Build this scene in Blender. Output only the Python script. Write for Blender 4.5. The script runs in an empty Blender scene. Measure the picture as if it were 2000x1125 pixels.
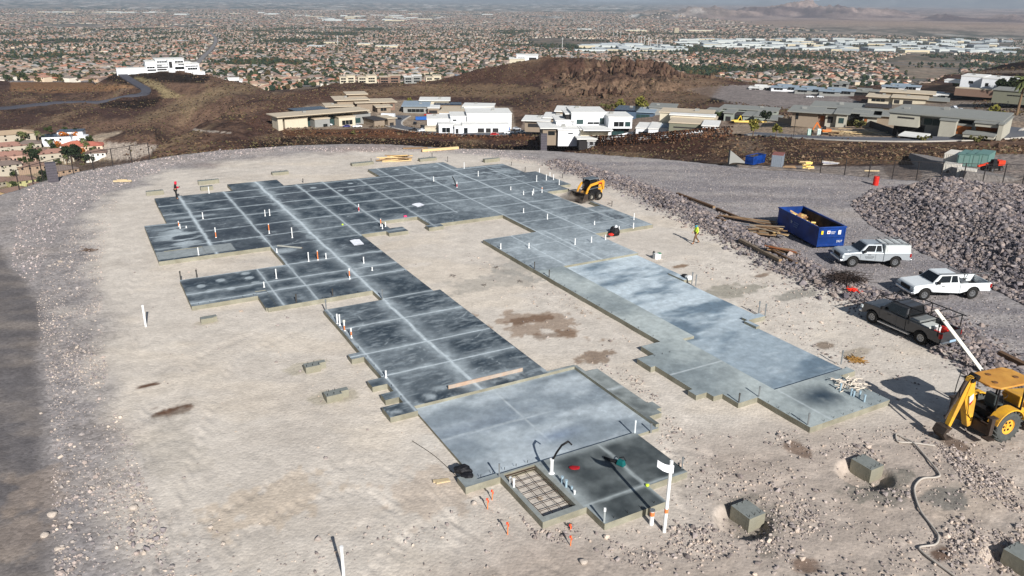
import bpy, bmesh, math, random
import numpy as np
from mathutils import Vector, Matrix
random.seed(7); RNG = np.random.default_rng(7)
SC = bpy.context.scene
COL = SC.collection
# ------------------------------------------------------------------ camera
FPX, PITCH, ROLL, HC = 1528.26, math.radians(20.5075), math.radians(0.68685), 19.0
_c, _s = math.cos(PITCH), math.sin(PITCH)
_u0 = np.array([0, _s, _c]); FW = np.array([0, _c, -_s]); _r0 = np.array([1., 0, 0])
CR = math.cos(ROLL) * _r0 + math.sin(ROLL) * _u0
CU = -math.sin(ROLL) * _r0 + math.cos(ROLL) * _u0
HAZE = 3.2e-5
cam = bpy.data.cameras.new("camera"); camo = bpy.data.objects.new("camera", cam); COL.objects.link(camo)
camo.matrix_world = Matrix(((CR[0], CU[0], -FW[0], 0), (CR[1], CU[1], -FW[1], 0), (CR[2], CU[2], -FW[2], HC), (0, 0, 0, 1)))
cam.sensor_width = 36; cam.lens = 36 * FPX / 2000; cam.clip_start = 0.5; cam.clip_end = 200000
SC.camera = camo
# ------------------------------------------------------------------ sky, sun, exposure
SUN_EL, SUN_AZ = math.radians(29.5), math.radians(158.0)      # azimuth from +Y towards +X, towards the sun
W = bpy.data.worlds.new("World"); SC.world = W; W.use_nodes = True
nt = W.node_tree; bg = nt.nodes["Background"]
sky = nt.nodes.new("ShaderNodeTexSky"); sky.sky_type = 'NISHITA'; sky.sun_disc = False
sky.sun_elevation = SUN_EL; sky.sun_rotation = SUN_AZ; sky.altitude = 700
nt.links.new(sky.outputs[0], bg.inputs[0]); bg.inputs[1].default_value = 0.05
sl = bpy.data.lights.new("sun", 'SUN'); sl.energy = 5.0; sl.angle = math.radians(0.5); sl.color = (1, 0.972, 0.935)
so = bpy.data.objects.new("sun", sl); COL.objects.link(so)
_sd = Vector((math.sin(SUN_AZ) * math.cos(SUN_EL), math.cos(SUN_AZ) * math.cos(SUN_EL), math.sin(SUN_EL)))
so.rotation_euler = _sd.to_track_quat('Z', 'Y').to_euler()
SC.view_settings.view_transform = 'Standard'; SC.view_settings.look = 'None'
SC.view_settings.exposure = 0.36; SC.view_settings.gamma = 1
SC.cycles.max_bounces = 5; SC.cycles.diffuse_bounces = 3; SC.cycles.volume_bounces = 0
SC.cycles.use_denoising = True
# ------------------------------------------------------------------ where a picture point stands in the world
def ray(px, py): return (px - 1000) / FPX * CR - (py - 562.5) / FPX * CU + FW
def G(px, py, z=0.0):
    d = ray(px, py); t = (z - HC) / d[2]; return np.array([0, 0, HC]) + t * d
def RG(px, py, r):                       # point of the sight line at horizontal range r
    d = ray(px, py); t = r / math.hypot(d[0], d[1]); return np.array([0, 0, HC]) + t * d
def proj(P):
    v = np.asarray(P, float) - [0, 0, HC]; k = v @ FW
    return 1000 + FPX * (v @ CR) / k, 562.5 - FPX * (v @ CU) / k
YAW = math.radians(-29.302)              # the house slab's own axes: u to the right, v towards the viewer
UA = np.array([math.sin(YAW), math.cos(YAW)]); UB = np.array([math.cos(YAW), -math.sin(YAW)])
def LW(u, v, z=0.0): return (u * UB[0] - v * UA[0], u * UB[1] - v * UA[1], z)
def WL(x, y): return x * UB[0] + y * UB[1], -(x * UA[0] + y * UA[1])
def GL(px, py, z=0.0):
    g = G(px, py, z); return WL(g[0], g[1])
# ------------------------------------------------------------------ numbers
def lin(c):
    c = np.asarray(c, float) / 255.0
    return np.where(c <= 0.04045, c / 12.92, ((c + 0.055) / 1.055) ** 2.4)
def _h(ix, iy, s):
    n = (ix.astype(np.int64) * 374761393 + iy.astype(np.int64) * 668265263 + s * 974634777) & 0x7fffffff
    n = ((n ^ (n >> 13)) * 1274126177) & 0x7fffffff
    n = n ^ (n >> 16)
    return (n & 0xffff) / 65535.0
def vn(x, y, s=0):
    x = np.asarray(x, float); y = np.asarray(y, float)
    ix, iy = np.floor(x), np.floor(y); fx, fy = x - ix, y - iy
    fx = fx * fx * (3 - 2 * fx); fy = fy * fy * (3 - 2 * fy)
    a = _h(ix, iy, s); b = _h(ix + 1, iy, s); c = _h(ix, iy + 1, s); d = _h(ix + 1, iy + 1, s)
    return (a + (b - a) * fx) * (1 - fy) + (c + (d - c) * fx) * fy
def fbm(x, y, o=4, s=0, g=0.5):
    t = 0; a = 1; n = 0
    for k in range(o):
        t = t + a * vn(np.asarray(x) * 2 ** k + 17.3 * k, np.asarray(y) * 2 ** k - 9.1 * k, s + k); n += a; a *= g
    return t / n
def sst(a, b, x):
    t = np.clip((np.asarray(x, float) - a) / (b - a), 0, 1); return t * t * (3 - 2 * t)
def mixc(a, b, t): t = np.asarray(t)[..., None]; return a * (1 - t) + b * t
def seg_dist(x, y, pts):
    d = np.full(np.shape(x), 1e9)
    for (x0, y0), (x1, y1) in zip(pts[:-1], pts[1:]):
        dx, dy = x1 - x0, y1 - y0; L = dx * dx + dy * dy + 1e-12
        t = np.clip(((x - x0) * dx + (y - y0) * dy) / L, 0, 1)
        d = np.minimum(d, np.hypot(x - x0 - t * dx, y - y0 - t * dy))
    return d
def in_poly(x, y, pts):
    r = np.zeros(np.shape(x), bool); n = len(pts)
    for i in range(n):
        x0, y0 = pts[i]; x1, y1 = pts[(i + 1) % n]
        if y0 == y1: continue
        r ^= ((y0 > y) != (y1 > y)) & (x < (x1 - x0) * (y - y0) / (y1 - y0) + x0)
    return r
def poly_sd(x, y, pts):                  # signed distance, inside positive
    d = seg_dist(x, y, list(pts) + [pts[0]]); return np.where(in_poly(x, y, pts), d, -d)
# ------------------------------------------------------------------ materials
MATS = {}

def rgb(c): return tuple(float(v) for v in lin(c)) + (1.0,)
def mat(name, c, rough=0.8, metal=0.0, ns=3.0, na=0.12, bump=0.0, bs=30.0, attr=False, spec=0.3, alpha=None, c2=None, stretch=None, coat=0.0):
    """c is the surface's own colour as 0..255 sRGB; a noise in object space varies it by na"""
    if name in MATS: return MATS[name]
    m = bpy.data.materials.new(name); MATS[name] = m; m.use_nodes = True
    t = m.node_tree; N = t.nodes; Lk = t.links; b = N["Principled BSDF"]
    b.inputs["Roughness"].default_value = rough; b.inputs["Metallic"].default_value = metal
    b.inputs["Specular IOR Level"].default_value = spec; b.inputs["Coat Weight"].default_value = coat
    tc = N.new("ShaderNodeTexCoord"); src = tc.outputs["Object"]
    if stretch:
        mp = N.new("ShaderNodeMapping"); mp.inputs["Scale"].default_value = stretch; Lk.new(src, mp.inputs[0]); src = mp.outputs[0]
    n1 = N.new("ShaderNodeTexNoise"); n1.inputs["Scale"].default_value = ns; n1.inputs["Detail"].default_value = 6; n1.inputs["Roughness"].default_value = 0.65
    Lk.new(src, n1.inputs["Vector"])
    mr = N.new("ShaderNodeMapRange"); mr.inputs[1].default_value = 0.3; mr.inputs[2].default_value = 0.7
    mr.inputs[3].default_value = 1 - na; mr.inputs[4].default_value = 1 + na; Lk.new(n1.outputs["Fac"], mr.inputs[0])
    mx = N.new("ShaderNodeVectorMath"); mx.operation = 'SCALE'; Lk.new(mr.outputs[0], mx.inputs["Scale"])
    if attr:
        at = N.new("ShaderNodeAttribute"); at.attribute_name = "col"; Lk.new(at.outputs["Color"], mx.inputs[0])
    elif c2:
        cm = N.new("ShaderNodeMix"); cm.data_type = 'RGBA'; cm.inputs[6].default_value = rgb(c); cm.inputs[7].default_value = rgb(c2)
        n3 = N.new("ShaderNodeTexNoise"); n3.inputs["Scale"].default_value = ns * 0.6; n3.inputs["Detail"].default_value = 8; Lk.new(src, n3.inputs["Vector"])
        r3 = N.new("ShaderNodeMapRange"); r3.inputs[1].default_value = 0.4; r3.inputs[2].default_value = 0.62; Lk.new(n3.outputs["Fac"], r3.inputs[0])
        Lk.new(r3.outputs[0], cm.inputs[0]); Lk.new(cm.outputs[2], mx.inputs[0])
    else:
        mx.inputs[0].default_value = rgb(c)[:3]
    Lk.new(mx.outputs[0], b.inputs["Base Color"])
    if bump:
        n2 = N.new("ShaderNodeTexNoise"); n2.inputs["Scale"].default_value = bs; n2.inputs["Detail"].default_value = 5; Lk.new(src, n2.inputs["Vector"])
        bp = N.new("ShaderNodeBump"); bp.inputs["Strength"].default_value = 1; bp.inputs["Distance"].default_value = bump; Lk.new(n2.outputs["Fac"], bp.inputs["Height"]); Lk.new(bp.outputs[0], b.inputs["Normal"])
    if alpha is not None: b.inputs["Alpha"].default_value = alpha
    return m
# ------------------------------------------------------------------ mesh building
class MB:
    def __init__(s): s.v = []; s.f = []; s.m = []
    def add(s, vs, fs, mi=0):
        o = len(s.v); s.v += [tuple(map(float, p)) for p in vs]; s.f += [tuple(i + o for i in q) for q in fs]; s.m += [mi] * len(fs); return s
    def box(s, x0, x1, y0, y1, z0, z1, mi=0, top=None, M=None, tx=0, ty=0):
        """axis box; tx, ty draw the top in; M a Matrix"""
        vs = [(x0, y0, z0), (x1, y0, z0), (x1, y1, z0), (x0, y1, z0), (x0 + tx, y0 + ty, z1), (x1 - tx, y0 + ty, z1), (x1 - tx, y1 - ty, z1), (x0 + tx, y1 - ty, z1)]
        if M is not None: vs = [tuple(M @ Vector(p)) for p in vs]
        fs = [(0, 3, 2, 1), (0, 1, 5, 4), (1, 2, 6, 5), (2, 3, 7, 6), (3, 0, 4, 7)]
        s.add(vs, fs, mi); o = len(s.v) - 8; s.f.append((o + 4, o + 5, o + 6, o + 7)); s.m.append(mi if top is None else top); return s
    def prism(s, prof, a, b, axis='y', mi=0, M=None):
        """prof: list of 2-D points extruded from a to b along axis ('x': (y,z); 'y': (x,z); 'z': (x,y))"""
        n = len(prof)
        def P(p, t): return {'x': (t, p[0], p[1]), 'y': (p[0], t, p[1]), 'z': (p[0], p[1], t)}[axis]
        vs = [P(p, a) for p in prof] + [P(p, b) for p in prof]
        if M is not None: vs = [tuple(M @ Vector(p)) for p in vs]
        fs = [tuple(range(n)), tuple(range(2 * n - 1, n - 1, -1))] + [(i, i + n, (i + 1) % n + n, (i + 1) % n) for i in range(n)]
        return s.add(vs, fs, mi)
    def cyl(s, p0, p1, r0, r1=None, n=12, mi=0, caps=True):
        p0, p1 = Vector(p0), Vector(p1); r1 = r0 if r1 is None else r1
        d = (p1 - p0).normalized(); a = d.orthogonal().normalized(); b = d.cross(a)
        vs = []
        for p, r in ((p0, r0), (p1, r1)):
            for i in range(n):
                t = 2 * math.pi * i / n; vs.append(p + a * (r * math.cos(t)) + b * (r * math.sin(t)))
        fs = [(i, (i + 1) % n, (i + 1) % n + n, i + n) for i in range(n)]
        if caps: fs += [tuple(range(n - 1, -1, -1)), tuple(range(n, 2 * n))]
        return s.add(vs, fs, mi)
    def tube(s, pts, r, n=8, mi=0, radii=None):
        pts = [Vector(p) for p in pts]; vs = []; m = len(pts); pa = None
        for k, p in enumerate(pts):
            d = (pts[min(k + 1, m - 1)] - pts[max(k - 1, 0)]).normalized()
            a = d.orthogonal().normalized() if pa is None else (pa - d * pa.dot(d)).normalized()
            pa = a; b = d.cross(a); rr = radii[k] if radii else r
            vs += [p + a * (rr * math.cos(2 * math.pi * i / n)) + b * (rr * math.sin(2 * math.pi * i / n)) for i in range(n)]
        fs = [(k * n + i, k * n + (i + 1) % n, (k + 1) * n + (i + 1) % n, (k + 1) * n + i) for k in range(m - 1) for i in range(n)]
        fs += [tuple(range(n - 1, -1, -1)), tuple(range((m - 1) * n, m * n))]
        return s.add(vs, fs, mi)
    def lathe(s, prof, n=24, M=None, mi=0):
        """prof: (radius, height) about z"""
        vs = [(r * math.cos(2 * math.pi * i / n), r * math.sin(2 * math.pi * i / n), z) for r, z in prof for i in range(n)]
        if M is not None: vs = [tuple(M @ Vector(p)) for p in vs]
        fs = [(k * n + i, k * n + (i + 1) % n, (k + 1) * n + (i + 1) % n, (k + 1) * n + i) for k in range(len(prof) - 1) for i in range(n)]
        return s.add(vs, fs, mi)
    def loft(s, rings, mi=0, cap=True):
        n = len(rings[0]); vs = [p for r in rings for p in r]
        fs = [(k * n + i, k * n + (i + 1) % n, (k + 1) * n + (i + 1) % n, (k + 1) * n + i) for k in range(len(rings) - 1) for i in range(n)]
        if cap: fs += [tuple(range(n - 1, -1, -1)), tuple(range((len(rings) - 1) * n, len(rings) * n))]
        return s.add(vs, fs, mi)
    def hip(s, x0, x1, y0, y1, z0, h, e=0.5, mi=0):
        x0 -= e; x1 += e; y0 -= e; y1 += e; w, d = x1 - x0, y1 - y0; k = min(w, d) / 2
        if w >= d: r = [(x0 + k, (y0 + y1) / 2, z0 + h), (x1 - k, (y0 + y1) / 2, z0 + h)]
        else: r = [((x0 + x1) / 2, y0 + k, z0 + h), ((x0 + x1) / 2, y1 - k, z0 + h)]
        vs = [(x0, y0, z0), (x1, y0, z0), (x1, y1, z0), (x0, y1, z0)] + r
        fs = [(0, 1, 5, 4), (2, 3, 4, 5), (1, 2, 5), (3, 0, 4)] if w >= d else [(0, 1, 4), (1, 2, 5, 4), (2, 3, 5), (3, 0, 4, 5)]
        return s.add(vs, fs + [(3, 2, 1, 0)], mi)
    def mesh(s, name, mats, smooth=False):
        me = bpy.data.meshes.new(name); me.from_pydata(s.v, [], s.f)
        for m in (mats if isinstance(mats, (list, tuple)) else [mats]): me.materials.append(m)
        if max(s.m or [0]) > 0: me.polygons.foreach_set("material_index", s.m)
        if smooth: me.polygons.foreach_set("use_smooth", [True] * len(s.f))
        me.update(); return me
    def build(s, name, mats, parent=None, smooth=False, bevel=0, sub=0, label=None):
        o = bpy.data.objects.new(name, s.mesh(name, mats, smooth)); COL.objects.link(o)
        if parent is not None: o.parent = parent
        if bevel: b = o.modifiers.new("b", 'BEVEL'); b.width = bevel; b.segments = 2; b.limit_method = 'ANGLE'
        if sub: b = o.modifiers.new("s", 'SUBSURF'); b.levels = sub; b.render_levels = sub
        if label: o["label"] = label
        return o
def npmesh(name, V, F, mats, col=None, mi=None, smooth=False):
    """V (n,3), F (m,k) arrays"""
    me = bpy.data.meshes.new(name); V = np.ascontiguousarray(V, np.float32); F = np.ascontiguousarray(F, np.int32); k = F.shape[1]
    me.vertices.add(len(V)); me.vertices.foreach_set("co", V.ravel())
    me.loops.add(F.size); me.loops.foreach_set("vertex_index", F.ravel())
    me.polygons.add(len(F)); me.polygons.foreach_set("loop_start", np.arange(0, F.size, k, dtype=np.int32))
    for m in (mats if isinstance(mats, (list, tuple)) else [mats]): me.materials.append(m)
    if mi is not None: me.polygons.foreach_set("material_index", np.ascontiguousarray(mi, np.int32))
    if smooth: me.polygons.foreach_set("use_smooth", np.ones(len(F), bool))
    else: me.polygons.foreach_set("use_smooth", np.zeros(len(F), bool))
    if col is not None:
        a = me.color_attributes.new("col", 'FLOAT_COLOR', 'POINT'); c4 = np.ones((len(V), 4), np.float32); c4[:, :np.shape(col)[1]] = col; a.data.foreach_set("color", c4.ravel())
    me.update(calc_edges=True)
    o = bpy.data.objects.new(name, me); COL.objects.link(o); return o
def tag(o, label=None, cat=None, group=None, kind=None):
    if label: o["label"] = label
    if cat: o["category"] = cat
    if group: o["group"] = group
    if kind: o["kind"] = kind
    return o
def thing(name, label, cat, loc=(0, 0, 0), rz=0.0, group=None):
    o = bpy.data.objects.new(name, None); COL.objects.link(o); o.empty_display_size = 0.2
    o.location = tuple(float(v) for v in loc); o.rotation_euler = (0, 0, rz); return tag(o, label, cat, group)
def dup(root, loc, rz, label, group=None, scale=None):
    r = root.copy(); COL.objects.link(r); r.location = tuple(float(v) for v in loc); r.rotation_euler = (0, 0, rz)
    if scale: r.scale = (scale,) * 3
    r["label"] = label
    if group: r["group"] = group
    for ch in list(root.children):
        c = ch.copy(); COL.objects.link(c); c.parent = r
        for g in ch.children:
            d = g.copy(); COL.objects.link(d); d.parent = c
    return r
# ------------------------------------------------------------------ terrain: contours from near to far, each a run of (picture x, picture y, range) or (x, 'z', range, z)
def contour(pts):
    a = []
    for p in pts:
        if p[1] == 'z':
            d = ray(p[0], 250); az = math.atan2(d[0], d[1]); a.append((az, p[2], p[3]))
        else:
            w = RG(*p); a.append((math.atan2(w[0], w[1]), math.hypot(w[0], w[1]), w[2]))
    a.sort(); return np.array(a)
EDGE_PX = [(-330, 470), (-150, 430), (-40, 392), (30, 372), (80, 355), (145, 337), (200, 326), (280, 314), (330, 305), (430, 293), (560, 285), (670, 281), (760, 282), (880, 289), (1000, 292), (1060, 293), (1180, 302), (1330, 314), (1430, 324), (1500, 331), (1600, 337), (1700, 347), (1760, 351), (1900, 356), (2000, 358), (2150, 365), (2400, 380)]
EDGE = []
for q in EDGE_PX:
    w = G(*q); EDGE.append((math.atan2(w[0], w[1]), math.hypot(w[0], w[1])))
EDGE = np.array(EDGE)
def edge_r(az): return np.interp(az, EDGE[:, 0], EDGE[:, 1])
CT = []
CT.append(contour([(p[0], p[1], float(edge_r(math.atan2(*G(*p)[:2])))) for p in EDGE_PX]))                       # pad edge
CT.append(contour([(-400, 'z', 150, -30), (100, 'z', 150, -32), (300, 'z', 150, -22), (600, 'z', 150, -20), (900, 'z', 150, -20), (1300, 'z', 125, -17), (1450, 'z', 112, -16), (1700, 'z', 112, -17), (2000, 'z', 110, -17), (2400, 'z', 108, -17)]))
CT.append(contour([(-400, 'z', 420, -108), (0, 'z', 420, -108), (150, 'z', 410, -104), (230, 'z', 390, -86), (300, 303, 350), (450, 290, 345), (540, 286, 360), (620, 284, 398), (750, 285, 400), (900, 293, 395), (1050, 297, 365), (1200, 306, 305), (1350, 318, 262), (1440, 329, 160), (1500, 335, 158), (1600, 342, 156), (1700, 352, 150), (1800, 358, 150), (1920, 360, 150), (2000, 363, 148), (2400, 385, 148)]))
CT.append(contour([(-400, 'z', 470, -109), (0, 'z', 470, -109), (150, 'z', 450, -107), (230, 'z', 430, -98), (300, 298, 375), (450, 282, 370), (540, 279, 380), (620, 279, 410), (750, 279, 412), (900, 286, 405), (1050, 290, 372), (1200, 299, 312), (1350, 310, 268), (1440, 318, 240), (1500, 322, 235), (1650, 324, 228), (1800, 318, 226), (1880, 303, 232), (2000, 299, 238), (2400, 300, 240)]))
CT.append(contour([(-400, 'z', 520, -110), (0, 'z', 520, -110), (150, 'z', 500, -109), (230, 'z', 470, -106), (300, 292, 395), (450, 265, 410), (540, 262, 430), (620, 254, 446), (750, 252, 444), (900, 264, 425), (1050, 269, 392), (1200, 277, 335), (1350, 266, 308), (1440, 269, 300), (1600, 276, 286), (1800, 280, 282), (1900, 279, 284), (2000, 277, 292), (2400, 280, 300)]))
CT.append(contour([(-400, 'z', 560, -110), (0, 'z', 560, -110), (150, 'z', 540, -110), (230, 'z', 500, -108), (300, 289, 408), (450, 245, 445), (540, 252, 458), (620, 246, 468), (750, 246, 468), (900, 258, 446), (1050, 264, 404), (1200, 268, 352), (1350, 256, 330), (1440, 262, 318), (1600, 270, 300), (1800, 272, 299), (1900, 271, 303), (2000, 268, 312), (2400, 270, 318)]))
CT.append(contour([(-400, 'z', 610, -111), (0, 'z', 610, -111), (150, 'z', 590, -111), (230, 'z', 540, -110), (300, 286, 420), (360, 262, 450), (450, 222, 500), (520, 210, 530), (620, 222, 545), (750, 215, 560), (900, 225, 540), (1050, 236, 480), (1200, 244, 430), (1350, 240, 400), (1440, 240, 395), (1600, 236, 390), (1800, 236, 385), (2000, 232, 400), (2400, 235, 400)]))
CT.append(contour([(-400, 'z', 660, -112), (0, 'z', 660, -112), (150, 'z', 640, -112), (230, 'z', 590, -112), (300, 'z', 560, -110), (360, 'z', 560, -105), (450, 212, 560), (560, 181, 640), (650, 178, 660), (750, 178, 680), (880, 190, 660), (1050, 200, 600), (1200, 205, 560), (1300, 208, 540), (1350, 205, 540), (1500, 205, 540), (1650, 205, 560), (1800, 208, 540), (2000, 212, 520), (2400, 215, 520)]))
CT.append(contour([(-400, 262, 720), (0, 262, 720), (150, 266, 720), (230, 268, 700), (300, 262, 690), (360, 'z', 660, -118), (450, 'z', 650, -108), (560, 176, 680), (650, 168, 720), (750, 165, 740), (830, 172, 720), (900, 172, 740), (1050, 160, 740), (1200, 160, 720), (1300, 185, 640), (1350, 172, 700), (1450, 172, 700), (1600, 178, 700), (1800, 182, 690), (2000, 178, 690), (2400, 180, 690)]))
CT.append(contour([(-400, 222, 820), (0, 222, 820), (150, 222, 815), (300, 222, 800), (360, 215, 800), (450, 190, 810), (560, 'z', 800, -96), (650, 'z', 800, -92), (750, 'z', 810, -88), (820, 163, 790), (880, 150, 790), (960, 132, 800), (1050, 118, 815), (1100, 112, 820), (1150, 119, 820), (1180, 128, 815), (1250, 137, 810), (1350, 140, 800), (1420, 152, 790), (1470, 166, 790), (1600, 172, 790), (1700, 172, 800), (1800, 165, 820), (1900, 150, 860), (2000, 146, 880), (2400, 150, 880)]))
CT.append(contour([(-400, 175, 1000), (0, 175, 1000), (60, 172, 1000), (180, 172, 990), (230, 142, 960), (300, 139, 955), (400, 142, 950), (430, 150, 950), (480, 160, 950), (560, 'z', 950, -98), (700, 'z', 950, -97), (900, 'z', 950, -100), (1100, 'z', 960, -105), (1300, 'z', 960, -105), (1500, 'z', 950, -105), (1700, 'z', 950, -104), (1850, 146, 980), (1900, 138, 1000), (1960, 124, 1040), (2000, 118, 1050), (2400, 118, 1050)]))
CT.append(contour([(-400, 156, 1150), (0, 157, 1150), (180, 158, 1120), (230, 'z', 1080, -112), (400, 'z', 1080, -112), (700, 'z', 1090, -104), (1100, 'z', 1100, -110), (1700, 'z', 1100, -110), (1880, 'z', 1120, -108), (2000, 'z', 1250, -108), (2400, 'z', 1250, -108)]))
CT.append(contour([(-400, 'z', 1350, -121), (2400, 'z', 1350, -118)]))
CT.append(contour([(-400, 'z', 2100, -146), (2400, 'z', 2100, -143)]))
CT.append(contour([(-400, 'z', 3000, -171), (2400, 'z', 3000, -168)]))
CT.append(contour([(-400, 'z', 6000, -226), (2400, 'z', 6000, -222)]))
CT.append(contour([(-400, 'z', 9000, -250), (1000, 'z', 9000, -250), (1400, 'z', 8500, -222), (1600, 'z', 8000, -190), (2400, 'z', 8000, -180)]))
CT.append(contour([(-400, 'z', 20000, -262), (1000, 'z', 20000, -262), (1400, 'z', 20000, -200), (2400, 'z', 20000, -150)]))
CT.append(contour([(-400, 'z', 90000, -262), (2400, 'z', 90000, -262)]))
# mounds on the pad: the dumped rock heap and the long rock windrow
HEAP = [tuple(G(*q)[:2]) for q in [(1662, 402), (1700, 372), (1780, 362), (1880, 372), (2010, 380), (2170, 398), (2300, 440), (2330, 600), (2200, 650), (2040, 618), (1950, 570), (1860, 520), (1770, 480), (1700, 440)]]
WIND = [tuple(G(*q)[:2]) for q in [(1090, 322), (1150, 338), (1215, 360), (1290, 388), (1360, 425), (1420, 452), (1480, 485), (1545, 522), (1610, 555), (1690, 585), (1760, 605), (1830, 640), (1900, 690), (1960, 730), (2040, 775)]]
BERM = [tuple(G(*q)[:2]) for q in [(-60, 420), (60, 400), (200, 345), (300, 322), (430, 303), (560, 293)]]
def terrain(X, Y, fine=True):
    X = np.asarray(X, float); Y = np.asarray(Y, float)
    az = np.arctan2(X, Y); r = np.hypot(X, Y)
    R = np.stack([np.interp(az, c[:, 0], c[:, 1]) for c in CT]); Z = np.stack([np.interp(az, c[:, 0], c[:, 2]) for c in CT])
    R = np.maximum.accumulate(R + np.arange(len(CT)).reshape((-1,) + (1,) * az.ndim) * 0.5, 0)
    z = np.zeros(r.shape)
    for k in range(len(CT) - 1):
        t = np.clip((r - R[k]) / (R[k + 1] - R[k]), 0, 1)
        if 2 <= k < 12: t = t * 0.5 + 0.5 * t * t * (3 - 2 * t)
        z = np.where(r >= R[k], Z[k] + (Z[k + 1] - Z[k]) * t, z)
    z = np.where(r > R[-1], Z[-1], z)
    pad = 1 - sst(-1, 3, r - R[0]); far = sst(260, 420, r) * (1 - sst(1150, 1400, r))
    hill = (fbm(X / 55, Y / 55, 5, 3) - 0.5) * 9 * far
    rz = np.abs(fbm(X / 30, Y / 30, 5, 11) - 0.5) * 2
    px, py = proj(np.stack([X, Y, z], -1)); crag = sst(1020, 1150, px) * (1 - sst(1290, 1370, px)) * sst(600, 680, r) * (1 - sst(850, 930, r))
    crag2 = crag * sst(0.36, 0.54, fbm(X / 60 + 3, Y / 60, 2, 40)); rz = rz * .6 + .4 * np.abs(fbm(X / 12, Y / 12, 4, 13) - .5) * 2
    z = z + hill * FLAT(X, Y) + (0.3 - rz) * 38 * crag2 - 2.5 * np.abs(fbm(X / 9, Y / 9, 3, 5) - .5) * far * FLAT(X, Y)
    # distant mountains
    for (mx, top, rr, w, n) in ((1330, 4, 11500, 130, 1), (1580, -6, 12500, 150, 2), (1440, 6, 11800, 110, 4), (1670, 14, 11500, 80, 9), (1740, 18, 12200, 60, 5), (1850, 22, 10500, 75, 3), (1925, 30, 11000, 50, 6), (1975, 24, 10800, 40, 7), (2060, 5, 12000, 70, 8)):
        ww = RG(mx, top, rr); hgt = ww[2] + 175; k = rr / FPX * w
        d = np.hypot((X - ww[0]) / k, (Y - ww[1]) / (k * 1.1))
        rg = 1 - 2 * np.abs(fbm(X / 520 + n, Y / 700, 6, 20 + n, 0.62) - .5) * 2.2; m = np.clip(1 - d * (.8 + .5 * fbm(X / 800, Y / 800, 3, n)), 0, None) ** .9 * hgt * (0.3 + .7 * np.clip(rg, 0, 1)) * (r > 5000)
        z = z + np.where(r > 5000, m, 0)
    bl = (r > 24000)
    z = z + np.where(bl, np.clip((fbm(az * 9 + 4, r / 60000, 5, 77) - 0.42), 0, 1) * 2600 * sst(30000, 42000, r) * (0.5 + 0.9 * sst(-0.1, 0.5, az)), 0)
    if fine:
        hd = poly_sd(X, Y, HEAP); hp = sst(0, 7.5, hd) * 2.3 * (0.55 + 0.8 * fbm(X / 6, Y / 6, 4, 9))
        wd = seg_dist(X, Y, WIND); t = fbm(X / 4, Y / 4, 3, 2); wp = np.exp(-(wd / 1.5) ** 2) * (0.25 + 0.7 * t)
        bd = seg_dist(X, Y, BERM); bp = np.exp(-(bd / 2.2) ** 2) * 0.35 * t
        nz = (fbm(X / 7, Y / 7, 4, 1) - 0.5) * 0.16 + (fbm(X * 1.6, Y * 1.6, 3, 8) - 0.5) * 0.07
        u, v = WL(X, Y); out = 1 - ((u > 3) & (u < 46) & (v > -85.5) & (v < -19)) * 0.6
        z = z + pad * (hp * (hd > 0) + wp + bp + nz * out)
        for (pts, hw_, ww_) in TRK:
                    d = np.abs(seg_dist(X, Y, pts) - hw_); al = (X * 1.3 + Y) ; z = z - pad * (.02 + .022 * sst(.4, .62, fbm(X / 3, Y / 3, 2, 19)) * np.sin(al * 9 + 2 * np.sin(X * 2))) * np.exp(-(d / ww_) ** 4)
        # footing holes
        for (hx, hy, hr, hdp) in HOLES:
            z = z - pad * hdp * (1 - sst(hr * 0.65, hr, np.hypot(X - hx, Y - hy)))
    return z
HOLES = []
def _g(*q): return [tuple(G(*p)[:2]) for p in q]
TRK = [(_g((640, 1180), (700, 1080), (800, 1000), (900, 990), (1000, 1060), (1060, 1180)), .9, .28), (_g((300, 1180), (420, 1040), (560, 960), (700, 930), (800, 960), (840, 1040), (800, 1180)), .95, .26), (_g((1400, 520), (1520, 590), (1640, 680), (1800, 780)), .9, .2), (_g((1380, 560), (1500, 620), (1700, 730)), .9, .2), (_g((1840, 1180), (1900, 1000), (1960, 900), (2040, 860)), .9, .25), (_g((1340, 900), (1450, 930), (1600, 900), (1800, 880)), .9, .25), (_g((960, 300), (1080, 330), (1200, 385), (1330, 440), (1450, 530)), 1.0, .3), (_g((200, 1000), (240, 800), (220, 600), (240, 450), (380, 340), (600, 305)), 1.0, .3), (_g((230, 1180), (330, 900), (420, 700), (560, 640)), .95, .28), (_g((1150, 1180), (1250, 1100), (1400, 1120), (1600, 1060), (1850, 1020)), .9, .25), (_g((1080, 560), (1180, 660), (1260, 760), (1340, 860), (1380, 1000)), .9, .22), (_g((1500, 470), (1600, 440), (1500, 380), (1300, 330), (1100, 305)), 1.1, .3)]
for (px_, py_, hr, dp) in ((1690, 925, 1.25, 0.45), (1452, 1016, 1.2, 0.4), (1990, 1105, 1.3, 0.4)):
    g = G(px_, py_); HOLES.append((g[0], g[1], hr, dp))
FL = []                                   # level house plots and roads: (polygon in picture points with ranges, level, blend)
def FLAT(X, Y):
    r = np.hypot(X, Y); az = np.arctan2(X, Y); return (1 - .92 * sst(.215, .24, az) * sst(415, 440, r) * (1 - sst(720, 760, r))) * FLAT0(X, Y)
def FLAT0(X, Y):
    r = np.hypot(X, Y); return 1 - 0.75 * sst(395, 430, r) * (1 - sst(560, 600, r)) * (np.arctan2(X, Y) > -0.27) - 0.75 * sst(270, 300, r) * (1 - sst(395, 430, r)) * (np.arctan2(X, Y) > 0.02)
def TZ(x, y): return float(terrain(np.array([x]), np.array([y]))[0])
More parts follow.
